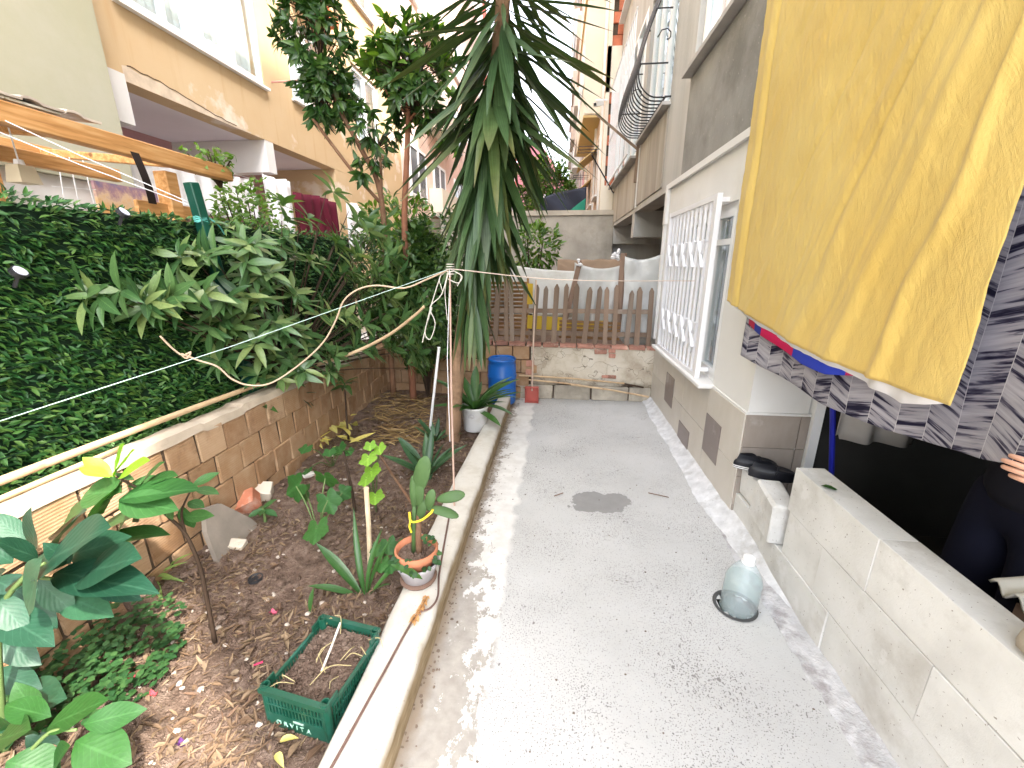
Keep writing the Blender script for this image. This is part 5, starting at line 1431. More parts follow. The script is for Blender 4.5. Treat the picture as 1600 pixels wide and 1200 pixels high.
lobed_plant('plant with three large lobed green leaves in the middle of the bed', at(500, 845, Z=.04), [(463, 760, 2.05, 1.25), (508, 748, 2.1, 1.15), (512, 782, 2.0, 1.1), (478, 770, 2.1, .9), (535, 770, 2.1, .8)], lobe, .125)
lobed_plant('single lobed green leaf on a short stalk below the larger lobed plant', at(505, 845, Z=.04), [(494, 826, 1.85, 1.0)], lobe, .14)
lobed_plant('small lobed plant under the yellow leaf pile', at(520, 730, Z=.04), [(478, 700, 2.6, 1), (530, 700, 2.6, 1.2), (515, 705, 2.55, 1), (545, 705, 2.6, .8), (480, 735, 2.4, .8)], lobe, .09)
lobed_plant('young yellow green lobed plant climbing beside the bamboo cane', at(588, 800, Z=.04), [(575, 715, 2.1, 1), (580, 735, 2.1, 1.1), (592, 700, 2.15, .8), (572, 748, 2.05, .9), (586, 775, 2.05, 1), (578, 695, 2.15, .7)], lobe_y, .10)
lobed_plant('low lobed weed beside the broken red brick near the pot', at(600, 870, Z=.04), [(590, 855, 1.75, .8), (606, 850, 1.75, .9), (610, 880, 1.65, .9), (596, 880, 1.65, .8)], lobe, .10)

# strap-leaved plants
ST = [LT('leaf', M_lf_strap, width=.12, fold=.4, droop=.45, nseg=9, peak=.5), LT('leaf', M_lf_strap, width=.14, fold=.35, droop=.28, nseg=9, peak=.6)]
SP = [LT('leaf', M_lf_spear, width=.17, fold=.45, droop=.08, nseg=7, peak=.5), LT('leaf', M_lf_spear, width=.15, fold=.4, droop=.3, nseg=7, peak=.5)]
def strap_plant(name, label, b, dirs, tm_, m=None, cat='plant', group=None, t=None):
    t = t or thing(name, label, cat, b, group)
    for (dx, dy, dz, L, wf) in dirs:
        d = Vector((dx, dy, dz))
        link('leaf', random.choice(tm_).me, t, frame(Vector(b) + Vector((dx, dy, 0)) * .02, d, (0, 0, 1) if dz < .8 else (-dx - .01, -dy - .3, .3), L, U(-.2, .2), wf))
    return t
strap_plant('clivia', 'strap leaved plant with upright bright green leaves behind the green crate', at(572, 935, Z=.03), [(-.62, .1, .95, .36, .95), (-.12, .0, 1.3, .42, .62), (.10, .1, 1.2, .34, .6), (.35, -.1, .6, .22, .8), (-.85, -.1, .5, .27, 1.0), (.5, .2, .8, .25, .7), (.2, .3, 1.1, .3, .6)], ST)
strap_plant('aloe', 'dark spiky plant growing in the bed just behind the cactus pot', at(668, 745, Z=.04), [(math.cos(a) * U(.3, .9), math.sin(a) * U(.3, .9), U(.5, 1.1), U(.25, .42), U(.8, 1.2)) for a in np.linspace(0, 6.0, 16)], SP)
strap_plant('spear_plant', 'smaller dark spear leaved plant beside the white stake in front of the yucca', at(680, 690, Z=.04), [(math.cos(a) * U(.4, .9), math.sin(a) * U(.3, .9), U(.4, 1.1), U(.2, .34), U(.8, 1.2)) for a in np.linspace(0, 6.0, 12)], SP)
strap_plant('spider_plant', 'pale green strap leaved tuft growing at the foot of the brick wall behind the sapling', at(238, 905, Z=.08), [(math.cos(a) * U(.5, 1.0), math.sin(a) * U(.4, .9), U(.2, .9), U(.14, .22), 1.0) for a in np.linspace(0, 6.0, 13)], [LT('leaf', leaf_mat('pale_strap_leaf', [(0.16, 0.25, 0.06), (0.22, 0.32, 0.09)], trans=.3, stripe=True), width=.15, fold=.4, droop=.5, nseg=7)])
strap_plant('grass_blade', 'single upright green blade beside the left rim of the green crate', at(484, 960, Z=.04), [(.03, .1, 1, .12, 1.4), (.2, 0, .7, .06, 1.4)], ST)

# ground cover at the left
M_lf_cov = leaf_mat('ground_cover_leaf', [(0.015, 0.055, 0.018), (0.028, 0.085, 0.026), (0.05, 0.12, 0.035)], trans=.2, vein=.2)
L_cov = Leaf('cover_leaf', M_lf_cov, width=.75, fold=.12, droop=.15, nseg=3, peak=.5)
Ms = []
for i in range(620):
    x, y = U(-2.0, -1.42), U(.75, 1.36)
    if (x + 1.80) ** 2 / .075 + (y - 1.04) ** 2 / .075 > 1 + mn.noise(Vector((x * 5, y * 5, 0))): continue
    z = soil_z(x, y) + U(.02, .14)
    for k in range(3):
        a = U(0, 6.28)
        Ms.append((L_cov, frame((x, y, z), (math.cos(a), math.sin(a), U(-.1, .25)), (0, 0, 1), U(.022, .034))))
joined('ground_cover', None, Ms, None, kind='stuff', label='small round leaved ground cover spreading at the left of the bed', cat='ground cover')

# ---- litter on the soil
M_dry = leaf_mat('dry_leaf', [(0.10, 0.06, 0.038), (0.17, 0.11, 0.068), (0.25, 0.18, 0.115), (0.13, 0.075, 0.05), (0.29, 0.22, 0.15)], rough=.8, spec=.15, trans=.1, vein=.2)
L_dry = [Leaf('dry_leaf', M_dry, width=.34, fold=.9, droop=.3, nseg=3, curl=2.0), Leaf('dry_leaf', M_dry, width=.22, fold=1.2, droop=-.3, nseg=3, curl=1.5), Leaf('dry_leaf', M_dry, width=.10, fold=.3, droop=.1, nseg=3)]
Ms = []
while len(Ms) < 8500:
    y = .55 + 4.2 * R() ** 1.5
    x = U(wall_x(y) + .03, kerb_edge(y) - .01)
    dn = mn.noise(Vector((x * 2.6, y * 2.6, 3)))
    if dn < U(-.55, .35): continue
    a = U(0, 6.28)
    s_ = U(.018, .055)
    if y < 1.35 and U(0, 1) < .16: s_ = U(.05, .085)
    Ms.append((L_dry[(0, 1, 2, 2)[int(U(0, 3.99))]], frame((x, y, soil_z(x, y) + U(.003, .014)), (math.cos(a), math.sin(a), U(-.2, .3)), (U(-.5, .5), U(-.5, .5), 1), s_)))
joined('leaf_litter', None, Ms, None, kind='stuff', label='dry brown leaves and wood chips scattered over the garden soil', cat='leaf litter')
M_straw = leaf_mat('straw_leaf', [(0.26, 0.16, 0.065), (0.36, 0.25, 0.10), (0.20, 0.115, 0.055), (0.44, 0.34, 0.16)], rough=.7, spec=.2, trans=.1, stripe=True)
L_str = [Leaf('straw', M_straw, width=.09, fold=.6, droop=.2, nseg=4), Leaf('straw', M_straw, width=.05, fold=.6, droop=-.2, nseg=4)]
Ms = []
for i in range(420):
    c = at(U(575, 665), U(622, 690), Z=.06)
    a = U(-.5, .9) if i % 3 else U(0, 6.28)
    Ms.append((L_str[i % 2], frame((c.x, c.y, soil_z(c.x, c.y) + U(.01, .06)), (math.cos(a), math.sin(a), U(-.15, .2)), (U(-.4, .4), U(-.4, .4), 1), U(.08, .24))))
joined('straw_heap', None, Ms, None, kind='stuff', label='heap of dead straw coloured yucca leaves at the far end of the bed', cat='dead leaves')
M_lf_yel = leaf_mat('yellow_fallen_leaf', [(0.62, 0.52, 0.12), (0.70, 0.60, 0.20), (0.58, 0.55, 0.22)], trans=.3)
L_yel = [Leaf('leaf', M_lf_yel, width=.3, fold=.5, droop=.3, nseg=5), Leaf('leaf', M_lf_yel, width=.2, fold=.6, droop=-.1, nseg=5)]
yl = thing('yellow_leaf_pile', 'pile of bright yellow fallen leaves beside the brick wall', 'leaf pile', at(510, 680, Z=.05))
for i in range(40):
    c = at(U(478, 555), U(650, 700), Z=.08)
    a = U(0, 6.28)
    link('leaf', L_yel[i % 2].me, yl, frame((c.x, c.y, soil_z(c.x, c.y) + U(.02, .12)), (math.cos(a), math.sin(a), U(-.3, .5)), (U(-.5, .5), U(-.5, .5), 1), U(.12, .26)))
mb = MB()
for i in range(2600):
    y = .6 + 4.0 * R() ** 1.7
    x = U(wall_x(y) + .03, kerb_edge(y) - .02)
    r = U(.003, .011) if i % 9 else U(.010, .028)
    mb.blob((x, y, soil_z(x, y) + r * .3), (r * U(.8, 1.4), r, r * .7), 6, 4, .25)
mb.build('soil_clods', M_soil, kind='stuff', smooth=True, label='crumbs and clods of dry soil on the garden bed', cat='soil clods')
M_peb = mat('pale_pebble', (0.42, 0.36, 0.31), var=.3, scale=20, bump=.2)
mb = MB()
for i in range(220):
    y = .6 + 3.6 * R() ** 1.4
    x = U(wall_x(y) + .03, kerb_edge(y) - .02)
    r = U(.004, .013)
    mb.blob((x, y, soil_z(x, y) + r * .4), (r * U(.8, 1.5), r, r * .7), 6, 4, .2)
mb.build('pebbles', M_peb, kind='stuff', smooth=True, label='pale pebbles and crumbs of mortar on the garden soil', cat='pebbles')

# ================================================================== laundry
M_rope = mat('pale_rope', (0.62, 0.58, 0.52), var=.1)
def make_yellow():
    s = NT('yellow_sheet_cloth')
    c = s.coords()
    n = s.noise(s.scale(c, (1, 1, .7)), 2.2, 4)
    base = s.mix(s.step(n, 0.3, 0.7), (0.69, 0.495, 0.14), (0.73, 0.565, 0.195))
    cr = s.n('ShaderNodeVectorRotate', {'Vector': c, 'Angle': 0.42}, rotation_type='X_AXIS').outputs[0]
    f4 = s.noise(s.scale(cr, (1, 16, 2.4)), 1.6, 5, 0.65, .6)
    f1 = s.noise(s.scale(cr, (1, 1, .6)), 46, 5, 0.7, 1.6)
    f2 = s.noise(s.scale(c, (1, 60, 420)), 1.0, 2)
    f3 = s.noise(s.scale(c, (1, 1.6, .6)), 9, 5, 0.6, 1.5)
    h = s.math('ADD', s.math('MULTIPLY', f1, .55), s.math('ADD', s.math('MULTIPLY', f2, .12), s.math('ADD', s.math('MULTIPLY', f3, 1.2), s.math('MULTIPLY', f4, 1.2))))
    p = s.principled(base, 0.9, 0.12, s.bump(h, 0.6, 0.008), **{'Sheen Weight': 0.15})
    tr = s.n('ShaderNodeBsdfTranslucent', {0: (0.85, 0.62, 0.16, 1)}).outputs[0]
    return s.finish(s.n('ShaderNodeMixShader', {0: 0.25, 1: p, 2: tr}).outputs[0])
def make_herring():
    s = NT('herringbone_cloth')
    uv = s.n('ShaderNodeTexCoord').outputs['UV']       # UV in metres on the cloth
    x, y, _ = s.xyz(uv)
    W_ = 0.098
    col = s.math('FLOOR', s.math('DIVIDE', x, W_))
    fx = s.math('SUBTRACT', s.math('DIVIDE', x, W_), col)
    par = s.math('FLOORED_MODULO', col, 2.0)
    sg = s.math('SUBTRACT', s.math('MULTIPLY', par, 2.0), 1.0)
    slope = s.math('MULTIPLY', s.math('MULTIPLY', s.math('SUBTRACT', fx, .5), sg), 0.030)
    slope = s.math('ADD', slope, s.math('MULTIPLY', s.math('ABSOLUTE', s.math('SUBTRACT', fx, .5)), 0.0))
    t = s.math('ADD', y, slope)
    v = s.n('ShaderNodeCombineXYZ', {0: s.math('ADD', s.math('MULTIPLY', fx, .4), s.math('MULTIPLY', col, 7.3)), 1: s.math('MULTIPLY', t, 70.0), 2: s.math('MULTIPLY', col, 3.7)}).outputs[0]
    n = s.noise(v, 1.0, 5, 0.62, 0.25)
    n2 = s.noise(s.scale(v, (1, .30, 1)), 1.0, 2)
    m = s.math('ADD', s.math('MULTIPLY', n, .75), s.math('MULTIPLY', n2, .45))
    base = s.ramp(m, [(0.49, (0.018, 0.016, 0.038)), (0.545, (0.09, 0.085, 0.13)), (0.585, (0.33, 0.32, 0.37)), (0.72, (0.46, 0.445, 0.50))])
    ln = s.step(s.math('ABSOLUTE', s.math('SUBTRACT', fx, .5)), .487, .493)
    base = s.mix(s.math('MULTIPLY', ln, .8), base, (0.66, 0.65, 0.68))
    c = s.coords()
    p = s.principled(base, 0.85, 0.12, s.bump(s.noise(c, 90, 3), 0.15, 0.003))
    tr = s.n('ShaderNodeBsdfTranslucent', {0: base}).outputs[0]
    return s.finish(s.n('ShaderNodeMixShader', {0: 0.22, 1: p, 2: tr}).outputs[0])
def interp(tab, y):
    tab = sorted(tab)
    if y <= tab[0][0]: return tab[0][1]
    for (a, za), (b, zb) in zip(tab[:-1], tab[1:]):
        if y <= b: return za + (zb - za) * (y - a) / (b - a)
    return tab[-1][1]
ZT = 3.12
def cloth(name, label, m, X, y0, y1, bottom, folds, nu=170, nv=110, thick=.0022, metres=False, y1b=None, cat='laundry', curl=0.0):
    """a cloth hung from a line at z=ZT; bottom: (Y, z) points of its lower hem"""
    mb = MB()
    def fn(u, v):
        yb = y0 + (y1 - y0) * u
        zb = interp(bottom, yb)
        z = ZT + (zb - ZT) * v
        y = yb + (0 if y1b is None else (y1b - y1) * v * u)
        return (X - folds(y, z, v, u), y, z)
    mb.grid(fn, nu, nv)
    for j in range(nv + 1):
        for i in range(nu + 1):
            p = mb.v[j * (nu + 1) + i]
            mb.uv[j * (nu + 1) + i] = (p[1], p[2]) if metres else (i / nu, j / nv)
    o = mb.build(name, m, smooth=True, label=label, cat=cat)
    md = o.modifiers.new('thick', 'SOLIDIFY'); md.thickness = thick; md.offset = 0
    return o
def tab(pts, X): return [(lambda p: (p.y, p.z))(at(a, b, X=X)) for a, b in pts]
XY = 0.985
yb_ = tab([(1133, 470), (1172, 496), (1255, 544), (1341, 582), (1427, 616), (1487, 634)], XY)
YL, YR = yb_[0][0], yb_[-1][0]
def ridge(t, w): return math.exp(-(t / w) ** 2)
RIDGES = [(U(.04, .62), U(.004, .010), U(.003, .008) * (1 if U(0, 1) < .7 else -.7), U(1.2, 3.5), U(0, 6.28)) for _ in range(34)]
def yellow_folds(y, z, v, u):
    # folds fan out from the pegged near corner at the top right down to the lower left
    a = math.atan2(y - (YR - .25), (ZT + .5) - z)
    w_ = .02 * mn.noise(Vector((y * 3, z * 3, 4)))
    rd = math.hypot(y - (YR - .25), ZT + .5 - z)
    f = 0.014 * ridge(a + w_ - .30, .016) + .017 * ridge(a + w_ - .215, .011) + .008 * ridge(a + w_ - .40, .014)
    for k_, (ac, aw, am, rf, rp) in enumerate(RIDGES): f += am * ridge(a + w_ * .7 - ac, aw) * max(0, math.sin(rd * rf + rp)) ** .5 if math.sin(rd * rf + rp) > 0 else 0
    f *= .55 + .6 * v
    f += .010 * ridge(y - (YL - .10), .03) - .012 * ridge(y - (YL - .155), .012)
    f += .008 * mn.noise(Vector((y * 4, z * 2.0, 0))) + .0035 * mn.noise(Vector((y * 14 + z * 6, z * 9, 3))) + .0018 * mn.noise(Vector((y * 40 + z * 25, z * 22, 8)))
    return f + .008 * v * v * math.sin(y * 4 + 1)
cloth('yellow_sheet', 'large yellow sheet hanging on the line in front of the patterned sheet at the right', make_yellow(), XY, YL, YR, yb_, yellow_folds, 220, 150)
wl2 = tab([(1140, 476), (1172, 503), (1255, 552), (1330, 586), (1372, 612), (1402, 630), (1440, 632), (1475, 630)], XY + .012)
cloth('white_lining_sheet', 'thin white sheet showing as a strip just below the hem of the yellow sheet', M_whitecloth, XY + .016, wl2[0][0], wl2[-1][0], wl2, lambda y, z, v, u: yellow_folds(y, z, v, u) - .004 - .006 * math.sin(y * 13) ** 2, 140, 40, .0015)
XRB = XY + .045
rbt = tab([(1170, 506), (1188, 522), (1230, 553), (1252, 568), (1292, 585), (1345, 588)], XRB)
def make_redblue():
    s = NT('red_blue_cloth')
    uv = s.n('ShaderNodeTexCoord').outputs['UV']
    x, y, _ = s.xyz(uv)
    x = s.math('ADD', x, s.math('MULTIPLY', s.noise(uv, 12, 2), .04))
    base = s.ramp(x, [(0.0, (0.50, 0.02, 0.07)), (0.12, (0.03, 0.05, 0.35)), (0.20, (0.66, 0.015, 0.11)), (0.52, (0.03, 0.06, 0.55)), (0.93, (0.5, 0.02, 0.12)), (0.965, (0.7, 0.68, 0.7))], 'CONSTANT')
    return s.finish(s.principled(base, 0.7, 0.2, s.bump(s.noise(uv, 30, 3), .2, .004)))
cloth('red_blue_towel', 'red and blue cloth peeping out between the yellow sheet and the patterned sheet', make_redblue(), XRB, rbt[0][0], rbt[-1][0], rbt, lambda y, z, v, u: .008 * math.sin(y * 12), 90, 30)
XHB = XY + .085
hbt = tab([(1167, 555), (1197, 576), (1240, 602), (1284, 631), (1370, 671), (1442, 694), (1528, 717), (1572, 723), (1600, 724)], XHB)
hbt += [(hbt[-1][0] - .35, hbt[-1][1] + .05)]
def hb_folds(y, z, v, u):
    f = .014 * math.sin(y * 8 + 1) * v + .02 * v * v * math.sin(y * 3 + .5) + .006 * mn.noise(Vector((y * 6, z * 4, 9)))
    d = ((y - .93) ** 2 + (z - 1.17) ** 2) ** .5
    return f + .02 * math.exp(-(d / .12) ** 2)
cloth('patterned_sheet', 'grey and black herringbone patterned sheet hanging behind the yellow sheet', make_herring(), XHB, hbt[0][0], .42, hbt, hb_folds, 200, 90, metres=True)
for i, X in enumerate((XY + .005, XRB, XHB)):
    MB().tube([(X, .05, ZT + .006), (X, 1.5, ZT - .004), (X, 3.05, ZT + .006)], .004, 5).build('clothesline', M_rope, label=('front', 'middle', 'rear')[i] + ' line of the drying rack that carries the hung sheets beside the grey building', cat='clothesline')
for y, lab in ((.05, 'near iron bracket holding the sheet lines on the grey building'), (3.05, 'far iron bracket holding the sheet lines on the grey building')):
    MB().bar((1.158, y, ZT + .02), (.93, y, ZT + .02), .02, .02).build('line_bracket', M_iron_b, label=lab, cat='bracket')

# ================================================================== the person behind the sheets
def skin_mesh(name, m, verts, edges, root, sub=2, parent=None, **kw):
    me = bpy.data.meshes.new(name)
    me.from_pydata([v[0] for v in verts], edges, [])
    me.materials.append(m)
    o = link(name, me, parent, **kw)
    md = o.modifiers.new('skin', 'SKIN')
    md.use_smooth_shade = True
    for i, v in enumerate(verts):
        r = v[1]
        sv = me.skin_vertices[0].data[i]
        sv.radius = (r, r) if not isinstance(r, tuple) else r
        sv.use_root = (i == root)
    ss = o.modifiers.new('sub', 'SUBSURF'); ss.levels = sub; ss.render_levels = sub
    return o
M_skin = mat('skin', (0.52, 0.29, 0.20), var=.06, rough=.5, spec=.35, bump=.05, scale=20)
M_trousers = mat('navy_trousers', (0.005, 0.0055, 0.016), var=.25, rough=.85, bump=.2)
M_shirt = mat('dark_shirt', (0.008, 0.008, 0.014), var=.2, rough=.85, bump=.2)
M_hair = mat('dark_hair', (0.015, 0.010, 0.008), var=.3, rough=.5)
FL = -.05
P0 = Vector((1.66, 1.42, 0))
def pp_(x, y, z): return (P0.x + x, P0.y + y, FL + z)
hand = at(1610, 724, X=1.02)
wr = hand + Vector((.075, -.075, -.045))
vb = [(pp_(0, 0, .86), .12), (pp_(0, 0, .98), .11), (pp_(-.01, 0, 1.12), .115), (pp_(-.01, 0, 1.28), .12), (pp_(0, 0, 1.36), .06), (pp_(-.02, 0, 1.43), .052), (pp_(-.03, 0, 1.50), .085), (pp_(-.03, 0, 1.59), .09), (pp_(-.02, 0, 1.65), .06),
      (pp_(0, -.09, .80), .095), (pp_(-.01, -.10, .45), .062), (pp_(.01, -.11, .08), .042), (pp_(-.12, -.12, .035), .035),
      (pp_(0, .09, .80), .095), (pp_(-.03, .11, .45), .062), (pp_(.0, .12, .08), .042), (pp_(-.13, .14, .035), .035),
      (pp_(0, -.17, 1.30), .055), (pp_(-.20, -.33, 1.12), .043), (tuple((Vector(pp_(-.20, -.33, 1.12)) + wr) / 2), .036), (tuple(wr), .027), (tuple(hand + Vector((.032, -.034, -.018))), .026),
      (pp_(0, .17, 1.30), .055), (pp_(-.12, .30, 1.16), .043), (pp_(-.34, .28, 1.30), .03), (pp_(-.40, .27, 1.335), .026)]
eb = [(0, 1), (1, 2), (2, 3), (3, 4), (4, 5), (5, 6), (6, 7), (7, 8), (0, 9), (9, 10), (10, 11), (11, 12), (0, 13), (13, 14), (14, 15), (15, 16), (3, 17), (17, 18), (18, 19), (19, 20), (20, 21), (3, 22), (22, 23), (23, 24), (24, 25)]
# fingers of the left hand closing over the hem of the sheet, and of the hanging right hand
palm = hand + Vector((.032, -.034, -.018))
def chain(start, pts, r0):
    i = len(vb)
    prev = start
    for k, p in enumerate(pts):
        vb.append((tuple(p), r0 * .86 * (1 - .12 * k))); eb.append((prev, i + k)); prev = i + k
for k in range(4):
    o_ = Vector((0, .004, .019 - .0145 * k))
    L = (.9, 1.0, .96, .78)[k]
    chain(21, [palm + o_ + Vector((-.026, .020, .0)) * L, palm + o_ + Vector((-.045, .042, .004)) * L, palm + o_ + Vector((-.046, .064, .002)) * L, palm + o_ + Vector((-.036, .078, -.002)) * L], .0088)
chain(21, [palm + Vector((.010, .012, .026)), palm + Vector((.012, .040, .030)), palm + Vector((.006, .062, .026))], .0098)
pr = Vector(vb[25][0])
for k in range(4): chain(25, [pr + Vector((-.028, .024 - .016 * k, .016)), pr + Vector((-.050, .026 - .017 * k, .030)), pr + Vector((-.066, .024 - .016 * k, .024))], .009)
chain(25, [pr + Vector((-.020, .022, -.018)), pr + Vector((-.042, .024, -.020))], .010)
person = skin_mesh('person', M_skin, vb, eb, 0, 2, label='person in navy trousers behind the block wall holding the hem of the patterned sheet', cat='person')
tr_v = [(vb[0][0], .140), (pp_(0, 0, .98), .128), (vb[9][0], .118), (vb[10][0], .092), (pp_(.01, -.11, .10), .080), (vb[13][0], .118), (vb[14][0], .092), (pp_(0, .12, .10), .080)]
skin_mesh('trousers', M_trousers, tr_v, [(0, 1), (0, 2), (2, 3), (3, 4), (0, 5), (5, 6), (6, 7)], 0, 2, person)
sh_v = [(pp_(0, 0, .80), .165), (vb[2][0], .135), (vb[3][0], .14), (pp_(0, 0, 1.36), .09), (vb[17][0], .072), (pp_(-.12, -.27, 1.19), .06), (vb[22][0], .072), (pp_(-.07, .25, 1.20), .06)]
skin_mesh('shirt', M_shirt, sh_v, [(0, 1), (1, 2), (2, 3), (2, 4), (4, 5), (2, 6), (6, 7)], 1, 2, person)
MB().blob((P0.x + .0, P0.y, FL + 1.60), (.105, .098, .115), 14, 9, .03).build('hair', M_hair, person, smooth=True)
mb = MB()
for s_ in (-1, 1): mb.blob((P0.x - .112, P0.y + .033 * s_, FL + 1.56), (.008, .013, .009), 8, 5)
mb.build('eyes', M_iron_b, person)
MB().blob((P0.x - .125, P0.y, FL + 1.53), (.02, .014, .024), 8, 5).build('nose', M_skin, person, smooth=True)

# ================================================================== what stands in the dim recess
df = thing('white_door_frame', 'white door frame standing in the dim space behind the block wall', 'door frame', (2.6, 3.0, 0))
MB().box((2.56, 2.84, -.30), (2.62, 2.93, 1.9)).box((2.56, 2.93, -.25), (2.62, 3.2, -.16)).build('frame', M_upvc, df)
MB().tube([(1.43, 2.2, .95), (1.53, 2.2, .40), (1.56, 2.2, .0)], .013, 8).build('blue_broomstick', mat('blue_plastic_handle', (0.015, 0.02, 0.30), rough=.4), label='blue broom handle leaning beside the white door frame behind the block wall', cat='handle')
sheet('hanging_cloth', 'pale cloth hanging in the dim recess behind the patterned sheet', 'laundry', mat('grey_white_cloth', (.50, .46, .42), var=.15, bump=.2), lambda u, v: (1.57 + .42 * u, 2.32 + .03 * math.sin(u * 14), .645 - .02 * u + .03 * (u < .1) + .75 * v), 30, 8)
cr_ = MB()
cr_.grid(lambda u, v: (1.46 + .5 * u, 1.30 - .55 * v, .60 - .02 + .018 * math.sin(v * 55) + .10 * u), 4, 60)
o = cr_.build('corrugated_sheet', mat('pale_corrugated', (.62, .59, .52), var=.12, bump=.2), smooth=True, label='pale corrugated roofing sheet lying behind the block wall at the right edge', cat='roofing sheet')
md = o.modifiers.new('t', 'SOLIDIFY'); md.thickness = .008
MB().box((1.50, .75, -.05), (1.90, 1.25, .55)).build('crate_stand', M_oldwood, label='old wooden box behind the block wall carrying the corrugated sheet', cat='box')
M_stone = mat('pale_stone', (.48, .42, .34), var=.25, scale=8, bump=.6, bscale=40)
MB().blob((1.215, .905, .70), (.06, .07, .042), 12, 8, .08).build('stone', M_stone, smooth=True, label='rough pale stone lying on top of the block wall at the right edge', cat='stone')
lf_ = at(1297, 763, Z=.665)
link('green_leaf', LT('leaf', M_lf_strap, width=.45, fold=.4, droop=.2, nseg=4).me, None, frame((lf_.x - .03, lf_.y + .015, .667), (1, -.5, .05), (0, 0, 1), .075), label='small torn green leaf lying on top of the tall end of the block wall', cat='leaf')

# ---- clogs
M_rubber = mat('black_rubber', (0.008, 0.009, 0.014), var=.2, rough=.45, spec=.4, bump=.05)
M_soleline = mat('white_sole', (.72, .72, .72), rough=.5, var=.05)
def clog(loc, rz, label, white):
    t = thing('clog', label, 'clog', loc, 'pair of clogs on the loose blocks')
    Mx = Matrix.Translation(Vector(loc)) @ Matrix.Rotation(rz, 4, 'Z')
    def outline(n=28, g=0.0):
        o = []
        for k in range(n):
            a = 2 * math.pi * k / n
            x = .118 * math.cos(a); wd = .040 + .008 * math.cos(a + .4)
            o.append((x * (1 + g / .118), (wd + g) * math.sin(a) * (1 - .15 * max(0, -math.cos(a)))))
        return o
    def slab(z0, z1, g):
        o = outline(g=g); n = len(o)
        vs = [Mx @ Vector((x, y, z)) for z in (z0, z1) for x, y in o]
        return MB().add(vs, [(k, (k + 1) % n, n + (k + 1) % n, n + k) for k in range(n)] + [tuple(range(n))[::-1], tuple(range(n, 2 * n))])
    slab(0, .014, .0).build('sole', M_rubber, t)
    if white: slab(.0145, .020, .003).build('sole_line', M_soleline, t); slab(.004, .009, .003).build('sole_line', M_soleline, t)
    rings = [(1.0, 0), (1.03, .35), (1.0, .75), (.95, .97), (.90, 1.0), (.80, 1.0), (.60, 1.0), (.35, 1.0), (.02, 1.0)]
    o = outline(32)
    mb = MB(); vs = []
    for r, k in rings:
        for x, y in o:
            X, Yv = x * r, y * r
            toe = max(0, min(1, (X + .02) / .05)); toe = toe * toe * (3 - 2 * toe)
            rim = .040 + .012 * toe
            dome = .064 - 2.6 * max(0, X - .01) ** 2 - .010 * (r < .5) * (1 - toe)
            z = .014 + rim * k * (1 - .35 * max(0, X / .118) ** 3) if r >= .9 else .014 + (dome - .010) * toe + (.016 + .30 * max(0, r - .6)) * (1 - toe)
            if r < .9 and toe > .5: z = .014 + (rim + (dome - .014 - rim) * (1 - (r / .9) ** 2)) * (1 - .35 * max(0, X / .118) ** 3)
            vs.append(Mx @ Vector((X, Yv, z)))
    n = len(o)
    mb.add(vs, [(i * n + q, i * n + (q + 1) % n, (i + 1) * n + (q + 1) % n, (i + 1) * n + q) for i in range(len(rings) - 1) for q in range(n)])
    mb.build('upper', M_rubber, t, smooth=True)
    mb = MB(); mb.tube([Mx @ Vector((.004 + .020 * math.sin(a), -.045 * math.cos(a), .045 + .030 * math.sin(a))) for a in np.linspace(0, math.pi, 12)], .0055, 6); mb.build('heel_strap', M_rubber, t, smooth=True)
    for sy in (-1, 1): MB().blob(Mx @ Vector((.004, .047 * sy, .045)), (.006, .004, .006), 8, 5).build('rivet', M_soleline if white else M_rubber, t)
clog((1.218, 2.405, .405), -.12, 'rear black clog with a white sole line by the tiled corner', True)
clog((1.255, 2.285, .412), -.22, 'plain black clog, the front one overhanging the loose block', False)

# ---- water bottle standing in the drain opening
def make_clear(name, col, rough, ior):
    s = NT(name)
    return s.finish(s.principled(col, rough, .5, None, **{'Transmission Weight': 1.0, 'IOR': ior}))
bt = thing('water_bottle', 'large clear plastic water bottle with a white cap standing in the drain opening', 'bottle', (HOLE[0], HOLE[1], -.03))
BM = Matrix.Translation(Vector((HOLE[0] + .012, HOLE[1] + .0, -.03))) @ Matrix.Scale(.95, 4) @ Matrix.Rotation(.03, 4, 'Y') @ Matrix.Rotation(.02, 4, 'X')
def blathe(nm, prof, m, n=32):
    mb = MB().lathe(prof, (0, 0, 0), n)
    mb.v = [tuple(BM @ Vector(p)) for p in mb.v]
    return mb.build(nm, m, bt, smooth=True)
bp_ = [(.001, .0), (.070, .0), (.082, .010), (.084, .03)]
for k in range(9): bp_ += [(.0815, .040 + k * .018), (.0845, .049 + k * .018)]
bp_ += [(.083, .200), (.079, .218), (.062, .255), (.040, .288), (.026, .302), (.022, .308), (.022, .322)]
M_pet = make_glass('clear_plastic', (0.80, 0.86, 0.87), 0.10)
def make_pet():
    s = NT('cloudy_plastic')
    fr = s.math('POWER', s.n('ShaderNodeLayerWeight', {'Blend': .5}).outputs['Facing'], 4.0)
    fr = s.math('ADD', s.math('MULTIPLY', fr, .5), .03)
    t = s.n('ShaderNodeBsdfTransparent', {0: (0.92, 0.955, 0.96, 1)}).outputs[0]
    d = s.n('ShaderNodeBsdfDiffuse', {0: (0.75, 0.82, 0.84, 1)}).outputs[0]
    g = s.n('ShaderNodeBsdfGlossy', {'Roughness': .08}).outputs[0]
    a = s.n('ShaderNodeMixShader', {0: .26, 1: t, 2: d}).outputs[0]
    return s.finish(s.n('ShaderNodeMixShader', {0: fr, 1: a, 2: g}).outputs[0])
blathe('bottle_body', bp_, make_pet())
